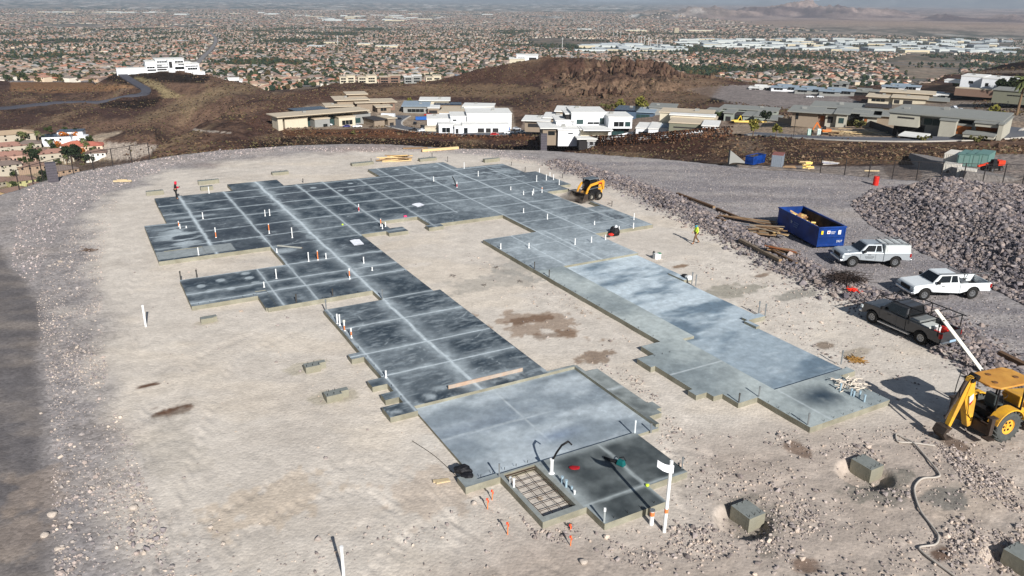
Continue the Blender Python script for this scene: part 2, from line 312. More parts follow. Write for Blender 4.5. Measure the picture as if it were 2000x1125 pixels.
def TP(px, py, rmin=15, rmax=3000, n=1400):
    """the first ground point met by the sight line through a picture point"""
    d = ray(px, py); h = math.hypot(d[0], d[1]); rs = np.geomspace(rmin, rmax, n); X = d[0] / h * rs; Y = d[1] / h * rs; Zr = HC + d[2] / h * rs
    k = np.argmax(Zr <= terrain(X, Y))
    if k == 0: k = n - 1
    return np.array([X[k], Y[k], float(terrain(X[k:k + 1], Y[k:k + 1])[0])])
azs = np.radians(np.linspace(-58, 58, 1210))
rs = np.concatenate([np.geomspace(8, 135, 590)[:-1], np.geomspace(135, 1400, 430)[:-1], np.geomspace(1400, 14000, 150)[:-1], np.geomspace(14000, 88000, 60)])
AZ, RR = np.meshgrid(azs, rs, indexing='xy'); GX, GY = np.sin(AZ) * RR, np.cos(AZ) * RR
GZ = terrain(GX, GY)
PX, PY = proj(np.stack([GX, GY, GZ], -1))
def S(*c): return lin(c)
# ---- ground colours
def paint_ground(X, Y, PX, PY):
    n1 = fbm(X / 5, Y / 5, 5, 31); n2 = fbm(X / 1.2, Y / 1.2, 4, 33); n3 = fbm(X / 18, Y / 18, 4, 35)
    c = mixc(S(191, 182, 171), S(206, 197, 185), n1)
    tan = [tuple(G(*q)[:2]) for q in [(350, 1250), (300, 1000), (255, 870), (205, 770), (190, 640), (165, 520), (185, 440), (225, 385), (350, 332), (520, 306), (800, 292), (960, 300), (1050, 318), (1110, 342), (1230, 380), (1330, 420), (1440, 482), (1560, 545), (1700, 600), (1800, 680), (1930, 760), (2100, 850), (2100, 1250)]]
    sd = poly_sd(X, Y, tan) + (n1 - .5) * 5 + (n2 - .5) * 2
    grav = mixc(S(134, 129, 128), S(160, 153, 149), n2); GA = 0
    k = 1 - sst(-2.0, 1.5, sd); GA = k.copy()
    c = mixc(c, grav, k)
    pinkish = k * sst(0.45, 0.7, n3) * 0.5; c = mixc(c, S(160, 140, 130), pinkish)
    # hard dark track on the far left
    rd = [tuple(G(*q)[:2]) for q in [(-400, 400), (-10, 470), (60, 560), (85, 700), (105, 850), (100, 1000), (110, 1250), (-700, 1250)]]
    sd = poly_sd(X, Y, rd) + (n1 - .5) * 1.5; c = mixc(c, mixc(S(104, 100, 100), S(132, 124, 118), sst(.4, .8, fbm(X / 3, Y / 1.2, 4, 50))), sst(-.5, .5, sd)); GA = GA * (1 - .7 * sst(-.5, .5, sd))
    # right yard, beyond the windrow
    yd = [tuple(G(*q)[:2]) for q in [(1080, 315), (1300, 380), (1450, 465), (1640, 560), (1850, 640), (2050, 760), (2400, 900), (2400, 330), (1900, 345), (1500, 322), (1330, 305)]]
    sd = poly_sd(X, Y, yd) + (n1 - .5) * 2; tr = fbm(X / 9 + Y / 30, Y / 2.2, 4, 60)
    c = mixc(c, mixc(S(126, 122, 124), S(156, 150, 147), sst(.35, .7, tr)), sst(-1, 1.5, sd) * .85)
    # rocky brown ground lower right
    rk = [tuple(G(*q)[:2]) for q in [(700, 1250), (980, 1010), (1300, 1000), (1340, 860), (1500, 850), (1760, 800), (2100, 800), (2100, 1250)]]
    sd = poly_sd(X, Y, rk) + (n1 - .5) * 4; c = mixc(c, mixc(S(152, 140, 130), S(176, 161, 148), n2), sst(-2, 3, sd) * .8)
    for (pts, hw_, ww_) in TRK:
        d = np.abs(seg_dist(X, Y, pts) - hw_); k = np.exp(-(d / (ww_ * 1.2)) ** 4) * sst(.35, .6, n3); c = c * (1 - .07 * k * np.sin(X * 3 + Y * 4 + n2 * 6))[..., None] * (1 + .05 * k)[..., None]
    pt = sst(.5, .72, fbm(X / 3.3, Y / 2.1, 5, 133)); c = mixc(c, c * np.array([.88, .87, .86]), pt * .6); pt = sst(.55, .75, fbm(X / 6 + 9, Y / 3.4, 5, 134)); c = mixc(c, c * np.array([1.08, 1.05, 1.0]), pt * .7)
    # white chalky dust, wet cement, brown earth patches, all as stains with their own outline
    def blob(px, py, ru, rv, col, a, rough=.6, ang=0):
        nonlocal c
        u0, v0 = GL(px, py); u, v = WL(X, Y); du, dv = u - u0, v - v0
        ca, sa = math.cos(ang), math.sin(ang); du, dv = du * ca + dv * sa, -du * sa + dv * ca
        d = np.hypot(du / ru, dv / rv) + (n2 - .5) * rough * 1.6 + (fbm(X * 2.2, Y * 2.2, 3, 70) - .5) * rough
        c = mixc(c, S(*col), a * (1 - sst(.75, 1.1, d)))
    br = (92, 66, 50)
    blob(290, 754, .62, .28, br, .95, .5); blob(328, 804, .8, .42, br, .95, .8); blob(300, 800, .4, .15, br, .5, .8)
    blob(1045, 632, 3.2, 1.5, (128, 100, 76), .6, 1.6, .5); blob(1162, 697, 1.0, .8, (112, 86, 64), .7, 1.2); blob(1022, 628, 1.3, .5, (104, 78, 58), .7, 1.3); blob(1075, 655, 1.2, .5, (108, 82, 60), .6, 1.4)
    blob(1612, 674, .55, .4, (104, 82, 62), .7); blob(1330, 520, .8, .3, (120, 92, 66), .8); blob(1488, 538, .8, .4, (110, 84, 62), .7); blob(1575, 1106, .6, .6, br, .7)
    blob(1845, 1082, .6, .35, br, .8); blob(1560, 878, .55, .8, (96, 72, 56), .7); blob(1865, 865, .5, .8, (90, 68, 54), .7); blob(1670, 690, 1.2, .5, (130, 116, 92), .5)
    blob(1560, 575, 1.6, .7, (112, 112, 104), .6, .9); blob(1420, 570, 2.6, 1.0, (120, 118, 104), .6, 1); blob(960, 550, 3.4, 1.6, (150, 146, 138), .5, 1.2); blob(1010, 520, 1.6, 2.6, (150, 148, 142), .5, 1.2)
    blob(1260, 530, 1.6, .5, (205, 198, 188), .5); blob(1395, 600, 1.8, .5, (206, 200, 188), .6); blob(1600, 700, 1.6, .35, (206, 200, 190), .6); blob(1310, 515, 1.3, .4, (206, 200, 190), .6)
    blob(715, 478, 1.5, .5, (210, 202, 190), .7); blob(775, 490, 1.2, .4, (206, 198, 188), .5); blob(810, 518, 1.3, .4, (206, 198, 188), .5); blob(610, 650, .5, 1.3, (200, 192, 180), .3); blob(740, 730, .9, .9, (205, 197, 186), .5); blob(850, 860, .9, .9, (200, 194, 184), .5)
    blob(1470, 1020, 1.6, 1.4, (112, 108, 98), .55, 1.1); blob(1720, 950, 2.2, .9, (108, 106, 98), .7, 1.2); blob(1840, 975, 1.2, .8, (104, 104, 100), .75, .9)
    blob(600, 716, 1.2, .7, (168, 160, 140), .6); blob(648, 775, 1.3, .8, (166, 158, 138), .6); blob(405, 630, .9, .4, (160, 150, 132), .5)
    blob(520, 990, 2.4, 1.5, (186, 168, 146), .5, 1.2); blob(850, 960, 2, 1.5, (180, 160, 140), .4, 1.2); blob(330, 870, 1, 3, (168, 160, 148), .4, 1.2); blob(480, 470, 1.6, .6, (200, 186, 168), .5)
    blob(60, 960, 1.2, 1.6, (158, 142, 128), .4, 1.2); blob(20, 1050, 1.2, 1.6, (158, 142, 128), .4, 1.2)
    return np.concatenate([c, GA[..., None]], -1)
def paint_hills(X, Y, Z, PX, PY, r):
    n1 = fbm(X / 40, Y / 40, 5, 41); n2 = fbm(X / 6, Y / 6, 4, 43); n3 = fbm(X / 110, Y / 110, 4, 45)
    n4 = fbm(X / 1.7, Y / 1.7, 3, 49); c = mixc(S(56, 42, 37), S(114, 90, 74), sst(.3, .7, n1 * .45 + n2 * .3 + n4 * .25))
    c = mixc(c, S(66, 48, 44), sst(.5, .66, n3) * .75)
    c = mixc(c, S(150, 128, 100), sst(.58, .8, fbm(X / 25, Y / 80, 4, 47)) * .5)
    def reg(poly, col, a=1, w=6, rmin=0, rmax=1e9, j=8):
        nonlocal c
        sd = poly_sd(PX, PY, poly) + (n2 * .5 + n4 * .5 - .5) * j * 1.6
        c = mixc(c, col if np.ndim(col) > 1 else S(*col), a * sst(-w / 2, w / 2, sd) * (r > rmin) * (r < rmax))
    def line(pts, w, col, a=1, rmin=0, rmax=1e9, soft=.5):
        nonlocal c
        d = seg_dist(PX, PY, pts); c = mixc(c, S(*col), a * (1 - sst(w / 2 - soft * .5, w / 2 + soft, d)) * (r > rmin) * (r < rmax))
    # lower-left neighbourhood floor
    reg([(-600, 262), (0, 258), (60, 258), (130, 268), (195, 275), (240, 320), (200, 420), (-600, 420)], mixc(S(150, 130, 108), S(112, 104, 84), n2), 1, 4, 380, 740, 3)
    reg([(195, 290), (210, 278), (255, 278), (308, 285), (296, 300), (250, 315), (205, 310)], (166, 154, 142), .9, 4, 300, 760)
    reg([(150, 272), (195, 262), (240, 255), (232, 262), (200, 272), (215, 285), (180, 290)], (170, 154, 134), .8, 3, 500, 900, 3)
    reg([(140, 320), (160, 308), (205, 315), (250, 310), (300, 312), (200, 345), (120, 350)], (70, 58, 52), .9, 3, 200, 760, 4)
    # dark basalt parts
    dk = S(60, 46, 42)
    reg([(180, 150), (215, 137), (330, 140), (412, 150), (400, 163), (300, 160), (255, 168)], dk, .85, 4, 860, 1100, 4)
    reg([(190, 200), (300, 190), (322, 188), (300, 208), (250, 213), (195, 208)], dk, .8, 4, 720, 1000, 5)
    reg([(-400, 205), (180, 196), (150, 212), (-400, 222)], (70, 58, 52), .5, 6, 720, 1000, 6)
    reg([(20, 160), (120, 158), (180, 163), (262, 168), (258, 176), (100, 182), (20, 178)], (150, 112, 76), .5, 4, 900, 1120, 4)
    reg([(270, 150), (310, 160), (330, 175), (360, 190), (330, 200), (305, 175), (262, 152)], (150, 136, 100), .6, 5, 860, 1000, 6)
    reg([(330, 205), (420, 170), (470, 158), (540, 165), (430, 190), (370, 218), (280, 240), (260, 232)], (128, 110, 86), .6, 10, 560, 1000, 8)
    reg([(490, 283), (560, 268), (620, 264), (800, 272), (1000, 285), (1060, 300), (560, 300), (480, 292)], dk * 1.05, .8, 5, 200, 470, 6)
    reg([(540, 250), (620, 250), (780, 254), (980, 262), (1060, 264), (1060, 275), (900, 272), (560, 266)], (98, 66, 44), .7, 3, 380, 500, 4)
    reg([(1060, 265), (1200, 275), (1440, 262), (1440, 300), (1330, 300), (1060, 292)], (76, 52, 42), .85, 4, 200, 420, 4)
    reg([(1370, 285), (1430, 268), (1620, 275), (1860, 282), (1850, 320), (1430, 322)], mixc(mixc(S(138, 110, 84), S(96, 74, 56), n4), S(64, 48, 42), sst(.42, .58, n1 * .5 + n2 * .5)), .9, 4, 200, 400, 6)
    reg([(1420, 268), (1480, 272), (1500, 300), (1440, 300)], (140, 122, 104), .4, 10, 200, 400, 10)
    reg([(1860, 284), (2400, 282), (2400, 299), (1900, 302)], (118, 88, 64), .9, 3, 200, 400, 4)
    # yard below
    reg([(1410, 322), (1650, 325), (1800, 322), (1870, 302), (2400, 296), (2400, 400), (1400, 345)], mixc(S(138, 128, 122), S(156, 142, 130), n2), 1, 3, 120, 262, 3)
    reg([(1720, 322), (1770, 320), (1800, 335), (1800, 360), (1740, 350)], (86, 72, 64), .6, 4, 120, 262)
    # terraces
    reg([(540, 240), (600, 205), (790, 195), (1000, 210), (1010, 262), (880, 258), (780, 250), (560, 253)], mixc(S(160, 144, 126), S(136, 120, 104), n2), .95, 3, 400, 640, 3)
    reg([(1010, 262), (1030, 225), (1400, 215), (1440, 262), (1300, 272), (1200, 276), (1060, 268)], mixc(S(150, 134, 120), S(124, 108, 96), n2), .9, 3, 300, 560, 3)
    reg([(1390, 262), (1440, 240), (1480, 225), (2400, 215), (2400, 275), (1700, 272), (1500, 262)], mixc(S(140, 124, 110), S(168, 148, 126), n2), .95, 3, 270, 520, 4)
    reg([(1335, 175), (1400, 166), (1500, 166), (1640, 182), (1700, 210), (1880, 215), (1900, 235), (1700, 225), (1600, 215), (1480, 212), (1390, 195)], mixc(S(120, 112, 110), S(144, 134, 128), n2), 1, 3, 430, 850, 3)
    reg([(1700, 190), (1850, 196), (2400, 210), (2400, 240), (1800, 236), (1700, 215)], mixc(S(146, 132, 118), S(120, 112, 104), n2), .9, 4, 380, 740, 4)
    reg([(1330, 180), (1345, 178), (1420, 198), (1360, 205), (1320, 200)], dk, .9, 3, 430, 800, 3)
    # big hill: pale scree right, dark brown left
    reg([(480, 240), (560, 182), (650, 172), (800, 170), (760, 195), (600, 205), (560, 235), (500, 262)], (78, 56, 48), .7, 10, 380, 800, 14)
    reg([(1060, 155), (1180, 160), (1330, 145), (1420, 160), (1380, 200), (1250, 215), (1150, 205), (1060, 180)], mixc(S(132, 112, 92), S(98, 74, 58), n2), .75, 10, 500, 860, 14)
    reg([(830, 166), (960, 130), (1100, 111), (1180, 130), (1080, 150), (960, 165), (850, 172)], (74, 54, 44), .7, 8, 600, 860, 10)
    reg([(640, 178), (820, 166), (1000, 165), (1100, 175), (980, 190), (760, 188), (660, 195)], (136, 114, 88), .55, 8, 560, 860, 10)
    # far right ridges
    reg([(1900, 130), (1960, 122), (2400, 122), (2400, 150), (1880, 150)], dk, .8, 3, 860, 1200, 5)
    reg([(1860, 147), (1930, 120), (1960, 118), (1900, 138), (2000, 135), (2400, 138), (2400, 142), (1900, 143)], (140, 124, 108), .6, 2, 860, 1200, 2)
    reg([(1790, 175), (1850, 165), (2400, 180), (2400, 200), (1900, 195), (1800, 190)], dk, .7, 4, 600, 900, 4)
    # gravel plateau on the left and tracks
    reg([(10, 156), (60, 150), (180, 145), (185, 155), (255, 162), (180, 160), (20, 160)], (138, 132, 130), 1, 2, 1000, 1200, 1)
    line([(345, 248), (360, 240), (372, 243), (362, 250), (400, 256), (450, 259)], 3.0, (168, 156, 144), .9, 380, 620)
    line([(355, 240), (420, 212), (435, 214)], 1.6, (150, 130, 106), .6, 380, 700)
    line([(1180, 148), (1190, 150)], 1, (150, 130, 106), .1)
    return c
def paint_valley(X, Y, PX, PY, r, az):
    n1 = fbm(X / 260, Y / 260, 4, 51); n2 = fbm(X / 40, Y / 40, 4, 53); n3 = fbm(X / 900, Y / 900, 4, 55)
    c = mixc(S(120, 104, 90), S(84, 82, 70), sst(.35, .65, n2)); c = mixc(c, S(150, 134, 118), sst(.55, .75, n1) * .6)
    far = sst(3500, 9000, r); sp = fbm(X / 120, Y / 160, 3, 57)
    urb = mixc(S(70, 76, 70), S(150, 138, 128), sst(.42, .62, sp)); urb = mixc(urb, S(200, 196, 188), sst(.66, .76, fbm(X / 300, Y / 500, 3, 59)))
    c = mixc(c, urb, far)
    dz = sst(0.13, 0.3, az + (n3 - .5) * .12) * sst(6500, 8500, r); des = mixc(S(168, 146, 128), S(132, 112, 102), fbm(X / 1500, Y / 600, 4, 61))
    c = mixc(c, des, dz)
    c = mixc(c, mixc(S(84, 70, 74), S(158, 138, 130), sst(.3, .7, fbm(X / 260, Y / 420, 5, 62))), dz * sst(8800, 10200, r) * .9)  # mountain slopes: lit and shaded tones painted into the colour, mixed by noise
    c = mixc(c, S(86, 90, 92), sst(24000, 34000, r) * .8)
    return c
def build_terrain():
    ny, nx = GX.shape; idx = np.arange(ny * nx).reshape(ny, nx)
    F = np.stack([idx[:-1, :-1], idx[:-1, 1:], idx[1:, 1:], idx[1:, :-1]], -1)
    er = edge_r(azs)[None, :]; rel = RR - er
    padrow = (rel[1:, :-1] < 14); hillrow = (~padrow) & (RR[1:, :-1] < 1300)
    V = np.stack([GX, GY, GZ], -1).reshape(-1, 3)
    for name, m, fn in (("ground", padrow, 0), ("hills", hillrow, 1), ("valley_floor", ~(padrow | hillrow), 2)):
        f = F[m].reshape(-1, 4); used, inv = np.unique(f.ravel(), return_inverse=True); v = V[used]; f2 = inv.reshape(-1, 4)
        px, py, r, az = PX.ravel()[used], PY.ravel()[used], RR.ravel()[used], AZ.ravel()[used]
        if fn == 0:
            c = paint_ground(v[:, 0], v[:, 1], px, py); k = sst(3, 9, r - edge_r(az)); c = mixc(c, np.append(S(96, 78, 66), 1), k)
        elif fn == 1:
            c = paint_hills(v[:, 0], v[:, 1], v[:, 2], px, py, r); c = mixc(c, paint_valley(v[:, 0], v[:, 1], px, py, r, az), sst(1150, 1290, r))
            c = mixc(c, np.tile(S(96, 78, 66), (len(c), 1)), 1 - sst(20, 40, r - edge_r(az)))
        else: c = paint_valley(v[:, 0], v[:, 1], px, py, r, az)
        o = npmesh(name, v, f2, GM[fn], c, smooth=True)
        tag(o, kind='structure')
def ground_mat(name, s1, d1, s2, d2, na, vor=True, sp=0.0, gk=0.0):
    m = mat(name, (0, 0, 0), 0.95, attr=True, ns=s1, na=na, spec=0.1)
    t = m.node_tree; N = t.nodes; Lk = t.links; b = N["Principled BSDF"]; tc = N["Texture Coordinate"]
    n = N.new("ShaderNodeTexNoise"); n.inputs["Scale"].default_value = s1; n.inputs["Detail"].default_value = 8; n.inputs["Roughness"].default_value = .7; Lk.new(tc.outputs["Object"], n.inputs["Vector"])
    b1 = N.new("ShaderNodeBump"); b1.inputs["Distance"].default_value = d1; b1.inputs["Strength"].default_value = 1; Lk.new(n.outputs["Fac"], b1.inputs["Height"])
    v = N.new("ShaderNodeTexVoronoi"); v.inputs["Scale"].default_value = s2; Lk.new(tc.outputs["Object"], v.inputs["Vector"])
    b2 = N.new("ShaderNodeBump"); b2.inputs["Distance"].default_value = d2; b2.inputs["Strength"].default_value = 1; b2.invert = True; Lk.new(v.outputs["Distance"], b2.inputs["Height"]); Lk.new(b1.outputs[0], b2.inputs["Normal"]); Lk.new(b2.outputs[0], b.inputs["Normal"])
    if sp:                                # pebbles of their own shade
        old = b.inputs["Base Color"].links[0].from_socket
        sx = N.new("ShaderNodeSeparateColor"); Lk.new(v.outputs["Color"], sx.inputs[0])
        mr0 = N.new("ShaderNodeMapRange"); mr0.inputs[3].default_value = -sp; mr0.inputs[4].default_value = sp; Lk.new(sx.outputs[0], mr0.inputs[0]); g0 = N.new("ShaderNodeMath"); g0.operation = 'MULTIPLY_ADD'; g0.inputs[1].default_value = gk; g0.inputs[2].default_value = 1; at = N["Attribute"]; Lk.new(at.outputs["Alpha"], g0.inputs[0]); mr = N.new("ShaderNodeMath"); mr.operation = 'MULTIPLY'; Lk.new(mr0.outputs[0], mr.inputs[0]); Lk.new(g0.outputs[0], mr.inputs[1]); m1 = N.new("ShaderNodeMath"); m1.operation = 'ADD'; m1.inputs[1].default_value = 1; Lk.new(mr.outputs[0], m1.inputs[0]); mr = m1
        sc = N.new("ShaderNodeVectorMath"); sc.operation = 'SCALE'; Lk.new(old, sc.inputs[0]); Lk.new(mr.outputs[0], sc.inputs["Scale"]); Lk.new(sc.outputs[0], b.inputs["Base Color"])
    return m
GM = [ground_mat("dirt", .9, .05, 7.0, .012, .12, sp=.08, gk=2.6), ground_mat("hillside", .25, .8, .7, .5, .25, sp=.28), ground_mat("valley", .03, 2, .06, 3, .25, sp=.3)]
build_terrain()
# ------------------------------------------------------------------ the poured house foundation, laid out on a 0.1 m grid in its own axes
CS = 0.1; U0, V0, NU, NV = 3.0, -86.0, 440, 670
ZG = np.full((NV, NU), -9.0); ID = np.zeros((NV, NU), int)
def R_(u0, u1, v0, v1, z=0.3, i=1):
    a, b = round((u0 - U0) / CS), round((u1 - U0) / CS); c, d = round((v0 - V0) / CS), round((v1 - V0) / CS)
    ZG[c:d, a:b] = z; ID[c:d, a:b] = i
for r in ((5.8, 12.1, -80.9, -71.1), (4.0, 12.1, -71.1, -60.4), (13.1, 18.2, -84.0, -80.9), (12.1, 22.3, -80.9, -60.4), (22.3, 25.8, -80.7, -63.5), (21.7, 23.4, -61.1, -59.7), (25.8, 32.9, -80.7, -60.5), (25.3, 26.7, -60.5, -59.7),
          (28.6, 38.0, -84.8, -80.7), (32.9, 43.9, -80.9, -66.4), (43.9, 45.3, -75.5, -68.2), (32.9, 41.2, -66.4, -54.5), (41.2, 43.2, -59.3, -51.8), (37.0, 41.2, -54.5, -51.8), (42.9, 43.2, -61.2, -59.3), (12.1, 19.5, -60.4, -47.45), (4.85, 12.1, -55.5, -50.0), (9.0, 12.1, -50.0, -47.45),
          (15.9, 19.5, -47.45, -45.6), (12.0, 20.0, -45.6, -31.5), (11.3, 12.0, -38.6, -37.9), (11.2, 12.0, -35.1, -34.3), (11.3, 12.0, -33.4, -32.7), (10.9, 12.3, -32.1, -31.0)): R_(*r)
R_(25.8, 26.6, -60.5, -59.9)
for r in ((27.8, 37.0, -54.5, -45.9),): R_(*r, z=0.3, i=1)
for r in ((27.8, 30.1, -45.9, -31.6), (27.8, 29.25, -31.6, -24.5), (26.4, 27.8, -31.9, -30.7), (25.2, 27.8, -30.7, -29.5), (25.5, 27.8, -29.5, -26.5), (25.2, 27.8, -26.5, -25.9), (26.5, 27.8, -25.9, -24.3), (25.9, 26.5, -25.9, -25.4), (27.8, 33.5, -24.5, -21.0), (33.4, 34.7, -24.6, -24.0)): R_(*r, z=0.3, i=2)
for r in ((30.1, 36.9, -45.9, -39.5), (30.1, 36.1, -39.5, -32.0), (29.25, 34.6, -31.6, -24.5), (30.1, 34.6, -32.0, -31.6)): R_(*r, z=0.14, i=3)
R_(36.1, 36.5, -41.2, -39.5, .26, 3); R_(34.7, 36.2, -32.4, -31.9, .3, 3); R_(34.4, 34.7, -31.9, -30.9, .3, 3)
R_(12.3, 21.7, -31.5, -24.5, 0.14, 4)
R_(20.0, 21.7, -31.7, -31.5, .3, 5); R_(21.6, 21.8, -31.6, -24.6, .3, 5); R_(21.8, 22.6, -30.8, -25.4, .26, 5); R_(22.5, 22.9, -26.5, -25.8, .26, 5)
R_(12.3, 13.2, -24.6, -24.3, .3, 6); R_(11.6, 12.3, -25.1, -24.3, .3, 6); R_(15.1, 20.3, -24.5, -20.9, .3, 6); R_(15.2, 18.2, -20.9, -19.7, .3, 6)
R_(13.2, 15.1, -24.5, -20.9, .3, 7); R_(13.4, 14.95, -24.4, -21.15, -.06, 8)
R_(4.6, 7.4, -62.9, -60.8, .26, 1); R_(8.9, 9.6, -50.9, -47.7, .26, 1)
HJ = [-77.4, -74.0, -70.9, -67.2, -63.6]
def slab_color(u, v, i):
    n1 = fbm(u / 2.2, v / 2.2, 5, 81); n2 = fbm(u * 1.5, v * 1.5, 4, 83); n3 = fbm(u / 7, v / 7, 3, 85); w = (fbm(u * .7, v * .7, 3, 87) - .5) * .22
    dark, light = S(40, 53, 64), S(190, 200, 204)
    def J(x, c, wd=.07, halo=.4, a=.8, b=.28):
        d = np.abs(x - c + w * wd * 8); wd = wd * (1 + .5 * sst(-55, -75, v)); return np.maximum(1.3 * a * np.exp(-(d / wd) ** 2), b * (.35 + 1.3 * n2) * np.exp(-(d / halo) ** 2))
    n5 = fbm(u * 5, v * 7, 3, 84); pc = np.abs(((u - 15.95) / 3.6) % 1 - .5) * 2; base = .03 + .15 * sst(.4, .75, n1) + .14 * sst(.45, .75, n2) + .12 * sst(.5, .8, n5)
    base = base + .20 * sst(22, 36, u) * (i == 1) + .30 * (sst(-58, -50, v) * (u > 26)) * (i == 1)
    d = base.copy() if hasattr(base, 'copy') else base
    def mx(a, m=True):
        nonlocal d; d = np.maximum(d, np.where(m, a + base * .5, 0))
    L1 = (i == 1)
    for c in HJ: mx(J(v, c, .07, .35, .62), L1 & (u < 43) & ~((c == -63.6) & (u > 30) & (u < 33)))
    mx(J(v, -80.3, .1, .3, .5), L1 & (u > 12)); mx(J(v, -60.4, .06, .3, .5), L1 & (u > 12))
    for c in (-55.5, -52.35, -50.5, -42.1, -38.2, -35.2): mx(J(v, c, .08, .5, .78, .35), L1 & (u < 20))
    mx(J(v, -57.6, .06, .3, .5), L1 & (u > 30)); mx(J(v, -54.5, .07, .4, .5), L1 & (u > 27)); mx(J(v, -51.4, .07, .4, .5), L1 & (u > 27)); mx(J(v, -48.6, .08, .4, .45), L1 & (u > 27))
    mx(J(v, -45.7, .07, .3, .7), L1 & (u < 20.3))
    mx(J(u, 15.95, .13, .8, .82, .42), L1 & (v < -31)); mx(J(u, 8.05, .11, .45, .7), L1 & (v < -60)); mx(J(u, 12.2, .09, .45, .62), L1); mx(J(u, 19.42, .08, .4, .6), L1 & (v < -60)); mx(J(u, 22.15, .07, .35, .6), L1 & (v < -63)); mx(J(u, 10.0, .07, .3, .6), L1 & (v > -56))
    mx(J(u, 26.0, .06, .3, .5), L1); mx(J(u, 29.6, .06, .3, .5), L1 & (v < -63)); mx(J(u, 33.0, .07, .35, .55), L1); mx(J(u, 37.1, .08, .35, .62), L1); mx(J(u, 41.2, .06, .3, .45), L1); mx(J(u, 30.4, .1, .4, .5), L1 & (v > -54.5)); mx(J(u, 33.6, .14, .5, .5), L1 & (v > -54.5))
    # pale dried wash near the far left corner and round the wall footings
    mx(.75 * sst(.35, .6, fbm(u / 1.6, v / .5, 4, 91)) * np.exp(-((u - 6.3) / 1.9) ** 2 - ((v + 66) / 4.5) ** 2), L1)
    mx(.55 * np.exp(-((u - 8.2) / 2.2) ** 2 - ((v + 72.4) / .6) ** 2), L1); mx(.6 * np.exp(-((u - 12.8) / 1.2) ** 2 - ((v + 58.9) / .8) ** 2), L1); mx(.6 * np.exp(-((u - 17.3) / .9) ** 2 - ((v + 52.9) / .6) ** 2), L1)
    mx(.5 * sst(.45, .7, n2) * sst(-34.2, -31.6, v), L1 & (u < 20.2)); mx(.3 * sst(.5, .75, fbm(u * 1.3 + v, v * 5, 5, 93)) * (v > -46), L1 & (u < 20.2))
    # pale round marks
    for (cu, cv) in ((5.9, -53.6), (7.3, -54.2), (9.1, -54.9), (9.1, -53.8), (9.3, -52.6), (7.6, -52.2), (6.3, -52.4), (20.6, -78.6), (22.7, -76.2), (23.8, -75.9), (31.5, -83.3), (33.6, -83.2), (36.2, -83.0), (24.6, -78.8)):
        dd = np.hypot(u - cu, v - cv); mx(.55 * (1 - sst(.26, .38, dd + (n2 - .5) * .15)), L1)
    ed = sst(.0, .5, n2) * .0
    c = mixc(dark, light, np.clip(d, 0, 1))
    c = mixc(c, S(60, 66, 74), np.clip(.55 * sst(.5, .75, n3) * (d < .35), 0, 1) * L1)
    rr_ = np.random.default_rng(5)
    for _ in range(150):                      # swept smears, trowel arcs and boot scuffs
        cu, cv = rr_.uniform(4, 44), rr_.uniform(-81, -22); a0 = rr_.uniform(0, 3.14); L_, R0 = rr_.uniform(.3, 1.3), rr_.uniform(1.0, 5); near = (np.abs(u - cu) < 2.2) & (np.abs(v - cv) < 2.2)
        if not near.any(): continue
        du, dv = u[near] - cu, v[near] - cv; q = du * math.cos(a0) + dv * math.sin(a0); w_ = -du * math.sin(a0) + dv * math.cos(a0) - q * q / (2 * R0); k = np.exp(-(w_ / .035) ** 2) * (np.abs(q) < L_) * sst(.35, .6, n5[near]); c[near] = mixc(c[near], light, .42 * k)
    tan = L1 & (u < 9.6) & (v < -60.8) & (v > -62.9)
    c = mixc(c, S(150, 156, 156), .8 * tan)
    # walk strip, pale and even
    c2 = mixc(S(138, 147, 148), S(172, 180, 178), sst(.3, .7, n1)); c2 = mixc(c2, S(88, 98, 104), .75 * sst(.5, .62, n1) * np.exp(-((u - 30.8) / 1.8) ** 2 - ((v + 22.9) / 1.1) ** 2) * 1.6)
    c2 = mixc(c2, S(120, 130, 134), .6 * sst(.5, .7, n3)); c2 = mixc(c2, S(196, 204, 206), .7 * np.exp(-((v + 28.3 + (u - 26) * .0) / .05) ** 2)); c2 = mixc(c2, S(196, 204, 206), .5 * np.exp(-((u - 29.3 + w * .3) / .06) ** 2) * (v > -24.4))
    c = np.where((i == 2)[..., None], c2, c)
    ss = fbm(u / 3.5 + v / 14, v / 1.6, 5, 95); sk = fbm(u * .8, v * 2.4, 4, 97)
    c3 = mixc(S(106, 123, 136), S(190, 202, 208), np.clip(sst(.3, .58, ss) * (.95 - .55 * sst(-40, -26, v)) + .25 * sst(.6, .8, sk), 0, 1))
    c3 = mixc(c3, S(200, 210, 216), .45 * np.exp(-((v + 36.2 + (ss - .5)) / .08) ** 2)); c = np.where((i == 3)[..., None], c3, c)
    s4 = fbm(u / 2.6, v / 1.5, 5, 99); c4 = mixc(S(132, 142, 149), S(172, 181, 186), sst(.3, .62, s4)); c4 = mixc(c4, S(112, 124, 136), .7 * sst(.45, .6, n1) * np.exp(-((v + 28.6) / .9) ** 2))
    c4 = mixc(c4, S(204, 212, 214), .5 * np.maximum(np.exp(-((v + 28.2 + w) / .06) ** 2), np.exp(-((u - 16.6 + w) / .06) ** 2)) * sst(.4, .6, n1)); c4 = mixc(c4, S(96, 108, 118), .6 * np.exp(-((v + 31.2) / .3) ** 2) * (u > 17.5) * sst(.3, .6, n1)); c4 = mixc(c4, S(130, 148, 176), .4 * np.exp(-((u - 17.2) / 1.1) ** 2 - ((v + 26.2) / .45) ** 2)); c = np.where((i == 4)[..., None], c4, c)
    c5 = mixc(S(92, 98, 98), S(150, 156, 154), sst(.3, .7, n1 * .6 + n2 * .4)); c5 = mixc(c5, S(190, 198, 200), .6 * np.exp(-((v + 28.5) / .12) ** 2)); c = np.where((i == 5)[..., None], c5, c)
